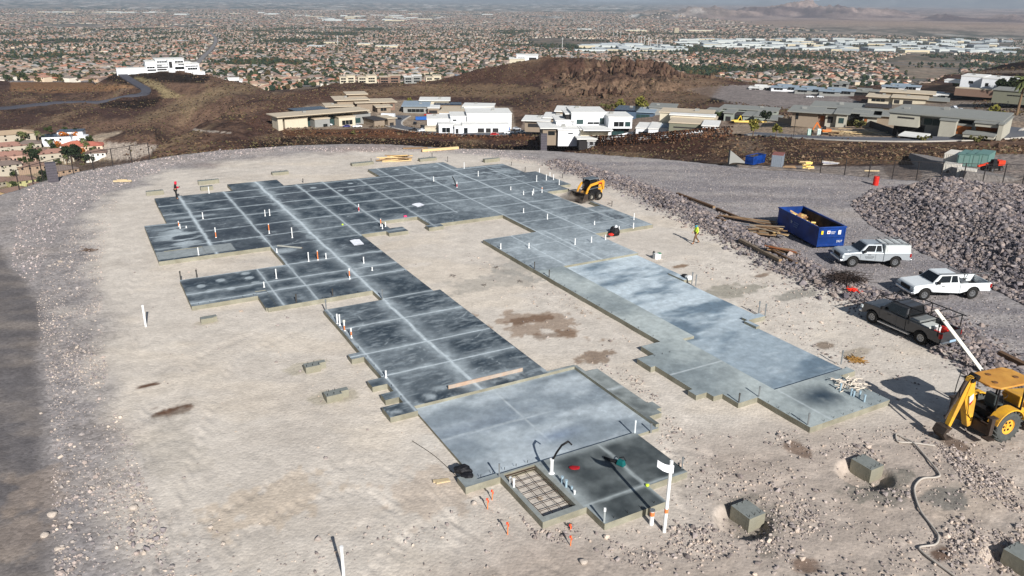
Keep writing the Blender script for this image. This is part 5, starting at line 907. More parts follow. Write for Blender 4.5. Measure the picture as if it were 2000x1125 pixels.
ribbon("road", [(1440, 263), (1470, 261), (1510, 265), (1560, 269), (1640, 273), (1720, 275), (1800, 275.5), (1880, 275), (1940, 273), (1970, 268), (2010, 262), (2080, 258)], 9, ASPH, kerb=True)
ribbon("road", [(1985, 250), (1960, 256), (1955, 262), (1975, 268)], 7, ASPH, dz=.2, kerb=True)
ribbon("road", [(790, 225), (770, 236), (764, 246), (790, 254), (850, 259), (930, 263), (1000, 263), (1020, 258)], 9, ASPH, kerb=True)
DARKP = mat("dark_track", (70, 70, 78), .95, ns=.3, na=.1)
ribbon("road", [(-40, 214), (60, 206), (150, 199), (220, 194), (280, 190), (297, 184), (285, 174), (262, 161), (240, 150), (225, 142), (212, 138)], 9, DARKP, dz=.5, kerb=False, rmin=700, rmax=1150)
def wall_line(name, label, cat, pts, h, th, m, rmin=200, rmax=700, group=None, z0=-2.0):
    P3 = [TP(p[0], p[1], rmin, rmax) for p in pts]; b = MB()
    for a, c in zip(P3[:-1], P3[1:]):
        d = c - a; L = math.hypot(d[0], d[1]); nx, ny = -d[1] / L * th / 2, d[0] / L * th / 2; zt0, zt1 = a[2] + h, c[2] + h
        vs = [(a[0] - nx, a[1] - ny, a[2] + z0), (c[0] - nx, c[1] - ny, c[2] + z0), (c[0] + nx, c[1] + ny, c[2] + z0), (a[0] + nx, a[1] + ny, a[2] + z0), (a[0] - nx, a[1] - ny, zt0), (c[0] - nx, c[1] - ny, zt1), (c[0] + nx, c[1] + ny, zt1), (a[0] + nx, a[1] + ny, zt0)]
        b.add(vs, [(0, 1, 5, 4), (2, 3, 7, 6), (1, 2, 6, 5), (3, 0, 4, 7), (4, 5, 6, 7), (0, 3, 2, 1)])
    return tag(b.build(name, m), label, cat, group)
wall_line("yard_wall", "brown block yard wall before the two-storey white house", "wall", [(1068, 272), (1130, 279), (1141, 277)], 2.6, .3, hm('L'))
wall_line("parapet_wall", "low white parapet wall along the sunken drive", "wall", [(1170, 278), (1236, 263)], 1.4, .4, hm('W')); wall_line("parapet_wall", "white parapet wall sloping below the olive grey house", "wall", [(1244, 276), (1300, 270), (1372, 262)], 1.5, .4, hm('W'))
wall_line("retaining_wall", "curved taupe retaining wall below the stone villa", "wall", [(1520, 238), (1545, 243), (1600, 246), (1660, 246), (1690, 240)], 2.2, .5, hm('T'))
wall_line("retaining_wall", "dark block wall running down past the spoil to the stone grey house", "wall", [(1690, 244), (1720, 256), (1752, 268)], 2.4, .4, hm('K')); wall_line("retaining_wall", "dark boundary wall along the far plateau edge at the right", "wall", [(1830, 186), (1880, 192), (1960, 196), (2010, 200)], 2.5, .5, hm('K'), 300, 800)
# stacked dark boulders along the terrace edge
def boulder_wall(name, label, pts, rows, size, c1, rmin, rmax, col=((88, 62, 48), (66, 48, 42), (108, 78, 58), (52, 42, 38))):
    P3 = [TP(p[0], p[1], rmin, rmax) for p in pts]; C_, R_2 = [], []
    rr = np.random.default_rng(c1)
    for a, c in zip(P3[:-1], P3[1:]):
        L = np.linalg.norm(c - a); n = int(L / (size * 1.25))
        for i in range(n):
            for k in range(rows):
                q = a + (c - a) * ((i + .5 * (k % 2) + rr.uniform(-.2, .2)) / n); az = math.atan2(q[0], q[1])
                C_.append((q[0] + math.sin(az) * k * size * .35, q[1] + math.cos(az) * k * size * .35, q[2] + k * size * 1.05)); R_2.append(size * rr.uniform(.6, .95))
    cc = np.array([lin(c) for c in col])[rr.integers(0, len(col), len(C_))] * rr.uniform(.7, 1.2, (len(C_), 1))
    V, F, C = blobs(np.array(C_), np.array(R_2), (IV, IF), cc, rr, .25, (.7, 1)); tag(npmesh(name, V, F, ROCKM, C), label, "boulders", kind='stuff')
boulder_wall("boulder_wall", "row of rusty brown boulders along the terrace under the cream house", [(610, 262), (660, 262), (720, 260), (780, 260), (840, 263), (900, 267), (960, 269), (1000, 268), (1040, 266)], 2, .8, 1, 380, 470)
boulder_wall("boulder_wall", "stacked rusty boulder wall below the two-storey white house", [(1140, 284), (1200, 284), (1260, 281), (1330, 276), (1390, 270), (1430, 268)], 6, .7, 2, 280, 360)
# scattered stones on the brown slopes
n = 70000; az = RNG.uniform(-.6, .66, n); rr_ = RNG.uniform(290, 1000, n) ** 1.0; X, Y = np.sin(az) * rr_, np.cos(az) * rr_; Zt = terrain(X, Y, False); gx, gy = proj(np.stack([X, Y, Zt], 1))
k = ~in_poly(gx, gy, [(540, 225), (640, 190), (800, 185), (1010, 205), (1030, 225), (1400, 215), (1440, 240), (2400, 215), (2400, 275), (1440, 262), (1300, 276), (1000, 262)]) & ~in_poly(gx, gy, [(1335, 170), (1900, 160), (1900, 240), (1390, 195)]) & ~((gx < 240) & (gy > 255)); k &= fbm(X / 25, Y / 25, 3, 120) > .4
X, Y, Zt = X[k], Y[k], Zt[k]; cc = np.array([lin(c) for c in ((58, 44, 38), (80, 60, 48), (110, 90, 70), (92, 84, 58), (46, 38, 34))])[RNG.integers(0, 5, len(X))]
V, F, C = blobs(np.stack([X, Y, Zt + .1], 1), RNG.uniform(.15, .55, len(X)) * (1 + np.hypot(X, Y) / 900), (OV, OF), cc, RNG, .4, (.5, .9)); tag(npmesh("hillside_scrub", V, F, ROCKM, C), "dark stones and dry scrub strewn over the brown slopes", "scrub", kind='stuff')

# broken stone and dry brush on the bank below the road
cs = []
for poly, n in (([(1070, 282), (1200, 290), (1370, 285), (1430, 272), (1620, 279), (1860, 284), (1850, 316), (1430, 318), (1200, 300), (1070, 293)], 330), ([(500, 284), (560, 268), (620, 266), (800, 272), (1000, 282), (1060, 292), (760, 280), (560, 282)], 200), ([(1870, 286), (2010, 284), (2010, 297), (1890, 300)], 60)):
    xs = [q[0] for q in poly]; ys = [q[1] for q in poly]; k = 0
    X = RNG.uniform(min(xs), max(xs), n * 3); Y = RNG.uniform(min(ys), max(ys), n * 3); m = in_poly(X, Y, poly); X, Y = X[m][:n], Y[m][:n]
    for a, b_ in zip(X, Y): cs.append(TP(a, b_, 210, 480, 260))
cs = np.array(cs); cs = np.repeat(cs, 9, 0); cs[:, :2] += RNG.normal(0, 2.6, (len(cs), 2)); cs[:, 2] = terrain(cs[:, 0], cs[:, 1], False) + .1
V, F, C = blobs(cs, RNG.lognormal(-1.5, .5, len(cs)), (OV, OF), np.array([lin(c) for c in ((104, 82, 64), (80, 62, 50), (56, 44, 40), (126, 106, 86), (90, 82, 60))])[RNG.integers(0, 5, len(cs))], RNG, .4, (.5, .9)); tag(npmesh("bank_brush", V, F, ROCKM, C), "stones and dry brush covering the brown bank below the estate road", "brush", kind='stuff')
# ------------------------------------------------------------------ vehicles
TYRE = mat("tyre_rubber", (34, 33, 32), .9, ns=20, na=.2, bump=.01, bs=40); RIM = mat("rim_alloy", (150, 152, 154), .35, .8); BLK = mat("black_plastic", (24, 24, 26), .6); CHR = mat("chrome", (190, 192, 196), .25, .9); RED = mat("red_lens", (150, 20, 16), .3); LENS = mat("head_lens", (196, 204, 206), .15, spec=.7); WGL = mat("car_glass", (14, 17, 20), .08, spec=.7); STEEL = mat("steel_tube", (96, 98, 100), .5, .6); DSTEEL = mat("dark_steel", (44, 42, 42), .6, .5)
def wheel(parent, x, y, r, w, rim=RIM, lug=False, rr=.58, tyre=TYRE):
    b = MB(); M = Matrix.Translation((x, y, r)) @ Matrix.Rotation(math.pi / 2, 4, 'X'); h = w / 2
    b.lathe([(r * rr, -h * .8), (r * .8, -h), (r * .95, -h * .9), (r, -h * .6), (r, h * .6), (r * .95, h * .9), (r * .8, h), (r * rr, h * .8), (r * rr, -h * .8)], 28, M)
    if lug:
        for i in range(18):
            a = i * 2 * math.pi / 18
            for s in (-1, 1):
                Mx = Matrix.Translation((x, y, r)) @ Matrix.Rotation(a + (.08 if s > 0 else 0), 4, 'Y') @ Matrix.Translation((0, s * w * .25, r + .015)) @ Matrix.Rotation(s * .6, 4, 'Z'); b.box(-.035, .035, -w * .26, w * .26, -.05, .035, 0, M=Mx)
    o = b.build("wheel", tyre, parent, smooth=not lug); o.name = "wheel"
    c = MB(); q = h * .55; c.lathe([(r * rr * .98, -h * .78), (r * rr * .9, -q), (r * .14, -q * .8), (.001, -q * .8)], 24, M); c.lathe([(.001, q * .8), (r * .14, q * .8), (r * rr * .9, q), (r * rr * .98, h * .78)], 24, M); c.cyl((x, y - q * 1.1, r), (x, y + q * 1.1, r), r * .12, n=10)
    c.build("rim", rim, o, smooth=False)
    d = MB()
    for s in (-1, 1):
        for i in range(6):
            a = i * math.pi / 3; d.cyl((x + math.cos(a) * r * rr * .55, y + s * q * .84, r + math.sin(a) * r * rr * .55), (x + math.cos(a) * r * rr * .55, y + s * q * .94, r + math.sin(a) * r * rr * .55), r * .09, n=8)
    d.build("rim_slot", BLK, o); return o
def arc(cx, cz, r, a0, a1, n=9): return [(cx + r * math.cos(a0 + (a1 - a0) * i / n), cz + r * math.sin(a0 + (a1 - a0) * i / n)) for i in range(n + 1)]
def quad_on(b, c, u0, u1, v0, v1, off, mi=0):
    """panel on the bilinear face c[0..3] (bottom-left, bottom-right, top-right, top-left)"""
    c = [Vector(p) for p in c]; P = lambda u, v: (c[0] * (1 - u) + c[1] * u) * (1 - v) + (c[3] * (1 - u) + c[2] * u) * v
    q = [P(u0, v0), P(u1, v0), P(u1, v1), P(u0, v1)]; n = (q[1] - q[0]).cross(q[3] - q[0]).normalized(); ct = sum(q, Vector()) / 4
    if n.dot(ct - sum(c, Vector()) / 4 + n * 1e-9) < 0: pass
    q2 = [p + n * off for p in q]; q1 = [p - n * .004 for p in q]
    b.add(q1 + q2, [(0, 3, 2, 1), (4, 5, 6, 7), (0, 1, 5, 4), (1, 2, 6, 5), (2, 3, 7, 6), (3, 0, 4, 7)], mi)
def pickup(label, paint, fx, rx, front, tail, cabr, belt, roofz, wr=.41, hw=.91, hood=1.1, grille=BLK, bump_m=CHR, rims=RIM, glass=WGL):
    t = thing("pickup_truck", label, "pickup truck"); zb = .44; R_a = wr + .09; ar = lambda x: arc(x, wr, R_a, math.pi, 0)
    def asc(x): return [p for p in ar(x) if p[1] > zb - .02]
    cowl = fx - .42
    prof = [(cabr, zb)] + asc(fx) + [(front - .1, zb + .02), (front, zb + .3), (front - .02, hood - .1), (front - .14, hood), (cowl, belt + .03), (cabr, belt)]
    b = MB(); b.prism(prof, -hw, hw, 'y'); b.build("body", paint, t, bevel=.045)
    b = MB()
    for s in (-1, 1):
        b.prism([(cabr - .03, zb), *asc(rx)[::-1], (tail + .02, zb + .1), (tail, belt), (cabr - .03, belt)], s * hw, s * (hw - .09), 'y')
    b.box(tail, tail + .06, -hw + .1, hw - .1, zb + .15, belt); b.box(cabr - .09, cabr - .03, -hw + .1, hw - .1, zb + .2, belt); b.build("truck_bed", paint, t, bevel=.02)
    b = MB(); b.box(tail + .06, cabr - .09, -hw + .09, hw - .09, zb + .1, zb + .24); b.box(rx - .45, rx + .45, -hw + .1, -hw + .3, zb + .24, zb + .46); b.box(rx - .45, rx + .45, hw - .3, hw - .1, zb + .24, zb + .46); b.build("bed_liner", BLK, t)
    B = [(cowl - .02, -hw + .06, belt), (cowl - .02, hw - .06, belt), (cabr + .02, hw - .06, belt), (cabr + .02, -hw + .06, belt)]; T_ = [(cowl - .66, -hw + .25, roofz), (cowl - .66, hw - .25, roofz), (cabr + .14, hw - .25, roofz), (cabr + .14, -hw + .25, roofz)]
    m = [tuple((Vector(p) * .35 + Vector(q) * .65)) for p, q in zip(B, T_)]
    b = MB(); b.loft([B, T_]); b.build("cab", paint, t, bevel=.06)
    faces = dict(F=(B[0], B[1], T_[1], T_[0]), L=(B[1], B[2], T_[2], T_[1]), K=(B[2], B[3], T_[3], T_[2]), R=(B[3], B[0], T_[0], T_[3]))
    for k, nm in (("F", "windscreen"), ("K", "rear_window")):
        b = MB(); quad_on(b, faces[k], .06, .94, .12, .86, .012); b.build(nm, glass, t)
    for k in "LR":
        for (a0, a1) in ((.12, .62), (.66, .93)):
            if k == 'R': a0, a1 = 1 - a1, 1 - a0
            b = MB(); quad_on(b, faces[k], a0, a1, .12, .84, .012); b.build("side_window", glass, t)
    for s in (-1, 1):
        b = MB(); b.box(front - .14, front + .02, s * hw - .06 - .3 * (s > 0), s * hw + .06 + .3 * (s < 0), hood - .36, hood - .16); b.build("headlight", LENS, t, bevel=.02)
        b = MB(); b.box(tail - .02, tail + .1, s * (hw - .16) - .07 * (s < 0), s * (hw - .07) + .1 * (s > 0) - (0 if s > 0 else .03), belt - .34, belt - .06); b.build("tail_light", RED, t, bevel=.01)
        b = MB(); b.box(cowl - .42, cowl - .24, s * (hw + .02) - (.2 if s < 0 else 0), s * (hw + .02) + (.2 if s > 0 else 0), belt + .05, belt + .24); b.build("wing_mirror", BLK, t, bevel=.03)
        b = MB(); b.box(cowl - .9, cowl - .66, s * hw - .02, s * hw + .02, belt - .16, belt - .12); b.build("door_handle", BLK, t)
        b = MB(); b.box(cabr + .62, cabr + .635, s * hw - .006, s * hw + .006, zb + .1, belt - .02); b.box(cowl - .1, cowl - .085, s * hw - .006, s * hw + .006, zb + .1, belt - .02); b.build("door_seam", BLK, t)
    b = MB(); b.box(front - .02, front + .05, -.5, .5, hood - .38, hood - .15); b.build("grille", grille, t, bevel=.02)
    b = MB(); b.box(front - .1, front + .14, -hw, hw, zb + .02, zb + .2); b.build("front_bumper", bump_m, t, bevel=.05)
    b = MB(); b.box(tail - .16, tail, -hw + .03, hw - .03, zb + .04, zb + .2); b.build("rear_bumper", bump_m, t, bevel=.04)
    for x in (fx, rx):
        for s in (-1, 1): wheel(t, x, s * (hw - .12), wr, .25, rims)
    b = MB(); b.box(rx, fx, -.5, .5, .3, .5); b.build("underbody", BLK, t)
    return t
def park(t, pf, pr, wb, side=1, off=.79, z=0.0):
    """stand it with its near front and near rear tyres on two picture points; side=1 shows its left side"""
    F, Rr = G(*pf), G(*pr); d = (F - Rr)[:2]; L = np.hypot(*d); d /= L; n = np.array([-d[1], d[0]]) * side
    m = (F[:2] + Rr[:2]) / 2 - n * off; t.location = (m[0], m[1], TZ(m[0], m[1]) + z); t.rotation_euler = (0, 0, math.atan2(d[1], d[0]))
def rack(t, name, pts, r, m):
    b = MB()
    for p in pts: b.tube(p, r, 6)
    return b.build(name, m, t)
SILV = mat("silver_paint", (176, 182, 186), .3, .35, ns=.8, na=.03, coat=.4); WHP = mat("white_paint", (222, 226, 226), .3, ns=.8, na=.02, coat=.5); GRP = mat("charcoal_paint", (74, 74, 76), .35, .4, ns=.8, na=.06, coat=.4)
t = pickup("silver pickup with a grey camper shell and roof rack beside the blue dumpster", SILV, 1.68, -1.6, 2.55, -2.72, -.62, 1.14, 1.76, hood=1.1, rims=RIM)
b = MB(); b.prism([(-.66, 1.11), (-2.7, 1.11), (-2.62, 1.72), (-.66, 1.72)], -.88, .88, 'y'); b.build("camper_shell", mat("shell_grey", (190, 194, 192), .5), t, bevel=.05)
for s in (-1, 1): b = MB(); b.box(-2.45, -.85, s * .885 - .01, s * .885 + .01, 1.2, 1.58); b.build("shell_side_door", mat("shell_door", (204, 206, 202), .5), t, bevel=.01)
rack(t, "roof_rack", [[(-2.6, s * .8, 1.86), (.1, s * .8, 1.86)] for s in (-1, 1)] + [[(x, -.88, 1.88), (x, .88, 1.88)] for x in (-2.45, -1.9, -1.35, -.8)] + [[(x, s * .8, 1.7), (x, s * .8, 1.87)] for x in (-2.4, -.85) for s in (-1, 1)], .025, STEEL)
b = MB(); b.box(1.5, 1.95, -.28, .28, 1.1, 1.17, tx=.04, ty=.05); b.build("hood_scoop", SILV, t, bevel=.02)
b = MB()
for i in range(7): b.box(.12 + i * .1, .19 + i * .1, .912, .918, .8, .86); b.box(.2 + i * .08, .26 + i * .08, .912, .918, .71, .74)
b.build("door_lettering", BLK, t); park(t, (1663, 521), (1747, 521), 3.28)
t = pickup("white pickup with dark tinted windows and an open bed under a steel ladder rack", WHP, 1.75, -1.72, 2.65, -2.95, -.7, 1.14, 1.74, hood=1.06)
rack(t, "ladder_rack", [[(x, s * .86, 1.1), (x, s * .86, 1.78)] for x in (-.85, -2.7) for s in (-1, 1)] + [[(x, -.9, 1.78), (x, .9, 1.78)] for x in (-.85, -2.7)] + [[(-2.9, .84, 1.82), (1.0, .84, 1.86)]], .028, STEEL)
b = MB(); b.box(-1.35, -.85, -.75, .75, .9, 1.2); b.build("tool_box", mat("tool_box_grey", (120, 124, 126), .5, .4), t, bevel=.02); park(t, (1802, 586), (1896, 583), 3.47)
t = pickup("charcoal pickup with a full length black ladder rack and a loaded bed", GRP, 1.78, -1.72, 2.65, -2.95, -.6, 1.18, 1.84, hood=1.14, bump_m=CHR)
rack(t, "ladder_rack", [[(x, s * .92, .95), (x, s * .92, 1.98)] for x in (-.8, -2.75) for s in (-1, 1)] + [[(x, -.94, 1.98), (x, .94, 1.98)] for x in (1.3, .3, -.8, -1.8, -2.8)] + [[(-3.0, s * .92, 1.99), (1.5, s * .92, 1.99)] for s in (-1, 1)] + [[(1.5, s * .92, 1.99), (1.75, s * .9, 1.5)] for s in (-1, 1)], .032, BLK)
b = MB(); b.box(-1.3, -.75, -.8, .8, .9, 1.28); b.build("tool_box", mat("tool_box_light", (140, 142, 140), .5, .4), t, bevel=.02)
b = MB(); b.box(-2.0, -1.4, -.3, .7, .7, 1.15); b.build("crate", mat("crate_pale", (188, 190, 184), .7), t, bevel=.02)
b = MB(); b.lathe([(.001, .72), (.16, .74), (.17, 1.25), (.19, 1.28), (.15, 1.3)], 14, Matrix.Translation((-2.3, .35, 0))); b.build("bucket", mat("bucket_white", (228, 228, 224), .5), t)
for i, (x, y) in enumerate(((-2.5, -.1), (-2.2, -.35), (-2.45, .62))): b = MB(); b.box(x - .16, x + .16, y - .1, y + .1, .72, 1.12); b.build("fuel_can", mat("fuel_red", (176, 36, 26), .5), t, bevel=.03)
b = MB(); b.box(-3.13, -3.1, -.26, .26, .58, .72); b.build("number_plate", mat("plate", (150, 176, 196), .5), t)
b = MB(); b.prism([(-1.0, .36), (1.2, .36), (1.2, .42), (-1.0, .42)], .9, 1.06, 'y'); b.build("side_step", CHR, t); park(t, (1706, 633), (1794, 672), 3.5)
# ---- roll-off dumpster
PN1, PN2, PF = G(1594, 487), G(1651, 481), G(1516.5, 444); dl = (PF - PN1)[:2]; Ld = float(np.hypot(*dl)); dl /= Ld; dw = np.array([-dl[1], dl[0]]) * -1; Wd_ = 2.35; Hd = 1.75
BLUE = mat("dumpster_blue", (22, 62, 136), .45, ns=1.2, na=.2, c2=(14, 46, 104)); BIN = mat("dumpster_inside", (40, 40, 44), .9, ns=1.5, na=.3, c2=(84, 70, 58))
def dumpster(name, label, L, Wd, H, paint, group=None, junk=False, ribs=True):
    t = thing(name, label, "dumpster", group=group); b = MB(); th = .08
    b.box(0, L, 0, Wd, .2, .28); b.box(0, th, 0, Wd, .28, H); b.box(L - th, L, 0, Wd, .28, H); b.box(th, L - th, 0, th, .28, H); b.box(th, L - th, Wd - th, Wd, .28, H)
    b.build("shell", paint, t); b = MB()
    for y in (0, Wd): b.box(-.06, L + .06, y - .07, y + .07, H - .02, H + .1)
    for x in (0, L): b.box(x - .07, x + .07, -.06, Wd + .06, H - .02, H + .1)
    for y in (.02, Wd - .02): b.box(-.04, .04, y - .05, y + .05, .2, H)
    b.box(-.05, -.001, .05, Wd - .05, .95, 1.05); b.box(-.05, -.001, .05, Wd - .05, .25, .38); b.build("rim_rail", paint, t, bevel=.015)
    b = MB()
    for i in range(int(L / .6) if ribs else 0):
        x = .4 + i * .6; b.box(x, x + .08, -.05, -.002, .28, H - .04); b.box(x, x + .08, Wd + .002, Wd + .05, .28, H - .04)
    if ribs: b.build("side_rib", paint, t)
    b = MB(); b.box(th + .004, L - th - .004, th + .004, th + .03, .3, H - .03); b.box(th + .004, L - th - .004, Wd - th - .03, Wd - th - .004, .3, H - .03); b.box(th + .03, L - th - .03, th + .03, Wd - th - .03, .29, .4); b.build("inner_wall", BIN, t)
    for x in (.5, L - .5):
        for y in (.35, Wd - .35): b = MB(); b.cyl((x, y - .08, .13), (x, y + .08, .13), .13, n=14); b.build("roller", DSTEEL, t)
    if junk:
        rr = random.Random(3); cols = [(196, 160, 110), (150, 110, 76), (210, 200, 184), (120, 96, 70), (226, 196, 120)]
        for i in range(60):
            x = rr.uniform(L * .45, L - .6); b = MB(); l = rr.uniform(.4, 1.3); M = Matrix.Translation((x, rr.uniform(.4, Wd - .5), .5 + rr.random() * 1.05 * (x / L))) @ Matrix.Rotation(rr.uniform(0, 3), 4, 'Z') @ Matrix.Rotation(rr.uniform(-.5, .5), 4, 'Y')
            b.box(-l / 2, l / 2, -rr.uniform(.05, .25), .12, -.03, rr.uniform(.02, .2), M=M); c = cols[i % 5]; b.build("scrap_board", mat("scrap_%d_%d_%d" % c, c, .9), t)
    return t
t = dumpster("dumpster", "big blue open-top dumpster filled with scrap wood at the head of the parked trucks", Ld, Wd_, Hd, BLUE, junk=True, ribs=False)
t.location = (PN1[0], PN1[1], 0); t.rotation_euler = (0, 0, math.atan2(dl[1], dl[0])); FLIP = (np.cross(dl, (PN2 - PN1)[:2]) < 0)
if FLIP:
    for ch in t.children_recursive: pass
    t.location = (PN1[0] - (-dl[1]) * -0 + dl[1] * Wd_, PN1[1] - dl[0] * Wd_, 0)
def flatpoly(b, pts, y, nrm=-1, mi=0):            # marks on the end wall (x = 0) or long wall
    b.add(pts, [tuple(range(len(pts)))], mi)
def star(cx, cz, r, y0, plane='x', n=5):
    p = []
    for i in range(2 * n):
        a = math.pi / 2 + i * math.pi / n; q = r if i % 2 == 0 else r * .42; p.append((cx + q * math.cos(a), cz + q * math.sin(a)))
    return [(y0, u, v) for u, v in p] if plane == 'x' else [(u, y0, v) for u, v in p]
WM = mat("sign_white", (224, 224, 226), .6); YM = mat("sign_yellow", (226, 196, 40), .6); RM = mat("sign_red", (176, 40, 44), .6)
yA = (lambda q: Wd_ - q)
for nm, m, bx in (("yellow_sticker", YM, (yA(.38), yA(.2), 1.25, 1.55)), ("white_notice", WM, (yA(1.95), yA(1.7), 1.2, 1.55)), ("crest_backing", WM, (yA(1.0), yA(.72), 1.28, 1.54)), ("phone_line", WM, (yA(1.45), yA(1.06), 1.4, 1.45)), ("phone_line", WM, (yA(1.38), yA(1.08), 1.27, 1.3))):
    b = MB(); b.box(-.062, -.052, bx[0], bx[1], bx[2], bx[3]); b.build(nm, m, t)
b = MB(); b.add(star((yA(.86)), 1.41, .12, -.066), [tuple(range(10))]); b.build("star_emblem", RM, t)
def text(s, size, m, parent, loc, rot, name="lettering", ext=.004):
    cu = bpy.data.curves.new(name, 'FONT'); cu.body = s; cu.size = size; cu.extrude = ext; cu.align_x = 'CENTER'; cu.align_y = 'CENTER'
    tmp = bpy.data.objects.new(name, cu); COL.objects.link(tmp); me = bpy.data.meshes.new_from_object(tmp.evaluated_get(bpy.context.evaluated_depsgraph_get())); bpy.data.objects.remove(tmp)
    me.materials.clear(); me.materials.append(m); o = bpy.data.objects.new(name, me); COL.objects.link(o); o.parent = parent; o.location = loc; o.rotation_euler = rot; return o
text("2427", .26, WM, t, (-.058, yA(1.9), .62), (math.pi / 2, 0, -math.pi / 2))
ys = Wd_ + .056 if not FLIP else Wd_ + .056
b = MB(); b.add([(p[0], Wd_ + .058, p[2]) for p in star(4.1, 1.2, .2, 0, 'y')][::-1], [tuple(range(10))]); b.build("star_emblem", mat("faded_white", (168, 172, 184), .7), t)
b = MB()
for i in range(3): b.box(2.9 + i * .12, 3.75, Wd_ + .052, Wd_ + .058, 1.22 - i * .17, 1.3 - i * .17)
b.build("phone_line", mat("faded_blue", (100, 116, 160), .7), t)
# ---- skid steer loader
YEL = mat("machine_yellow", (208, 150, 48), .5, ns=1.5, na=.1, c2=(196, 140, 44)); WEAR = mat("worn_steel", (74, 64, 58), .6, .4, ns=4, na=.3)
def skid_steer():
    t = thing("skid_steer_loader", "yellow skid steer loader pushing dust with its bucket beside the dark slab", "loader")
    for x in (.5, -.55):
        for s in (-1, 1): wheel(t, x, s * .72, .41, .3, mat("rim_white", (158, 152, 140), .6), rr=.4)
    b = MB(); b.box(-1.1, .75, -.5, .5, .3, .8); b.prism([(-1.25, .45), (-1.25, 1.45), (-.75, 1.55), (-.6, .85), (.3, .75), (.3, .45)], -.52, .52, 'y'); b.build("chassis", YEL, t, bevel=.03)
    b = MB(); b.box(-.6, .45, -.4, .4, .75, 1.9); b.build("cab_interior", BLK, t, bevel=.04)
    b = MB()
    for x in (-.62, .48):
        for s in (-1, 1): b.box(x - .04, x + .04, s * .46 - .04, s * .46 + .04, .8, 2.0)
    b.build("cab_frame", BLK, t); b = MB(); b.box(-.8, .62, -.5, .5, 2.0, 2.08, tx=.04, ty=.04); b.build("cab_roof", mat("roof_plate", (96, 104, 110), .6), t, bevel=.03)
    b = MB(); b.box(-.1, .3, -.2, .2, .9, 1.35); b.build("operator_seat", mat("seat_vest", (150, 176, 40), .8), t, bevel=.05)
    for s in (-1, 1):
        b = MB(); b.prism([(-1.3, 1.7), (-1.15, 1.88), (.55, 1.62), (.95, 1.2), (1.25, .45), (1.1, .4), (.8, 1.05), (.5, 1.4), (-.95, 1.6), (-1.15, .95), (-1.3, .9)], s * .62 - .06, s * .62 + .06, 'y'); b.build("lift_arm", YEL, t, bevel=.02)
        b = MB(); b.box(-.95, -.45, s * .683 - .004, s * .683 + .004, 1.55, 1.66); b.build("red_decal", RM, t)
        b = MB(); b.prism([(.9, .48), (-.95, .5), (-.95, .9), (-.5, 1.02), (.3, .98), (.8, .75)], s * .54 - .03, s * .54 + .03, 'y'); b.build("side_panel", BLK, t)
        b = MB(); b.cyl((-.9, s * .55, 1.2), (.6, s * .55, 1.1), .05, n=8); b.build("hydraulic_ram", CHR, t)
    b = MB(); W2 = .95; b.loft([[(1.15, y, .1), (1.1, y, .75), (1.55, y, .82), (1.2, y, .7), (1.3, y, .2), (1.85, y, .12), (1.9, y, .04)] for y in (-W2, W2)])
    for s in (-1, 1): b.prism([(1.15, .1), (1.1, .78), (1.55, .82), (1.88, .08)], s * W2 - .02, s * W2 + .02, 'y')
    b.build("bucket", WEAR, t); return t
t = skid_steer(); F_, R2 = G(1152, 394), G(1169, 390.5); d = (F_ - R2)[:2]; d /= np.hypot(*d); m = (F_[:2] + R2[:2]) / 2 + np.array([d[1], -d[0]]) * .72; m0 = m
ang = math.atan2(d[1], d[0]); t.location = (m[0], m[1], .05); t.rotation_euler = (0, -.02, ang); t.scale = (1.03,) * 3
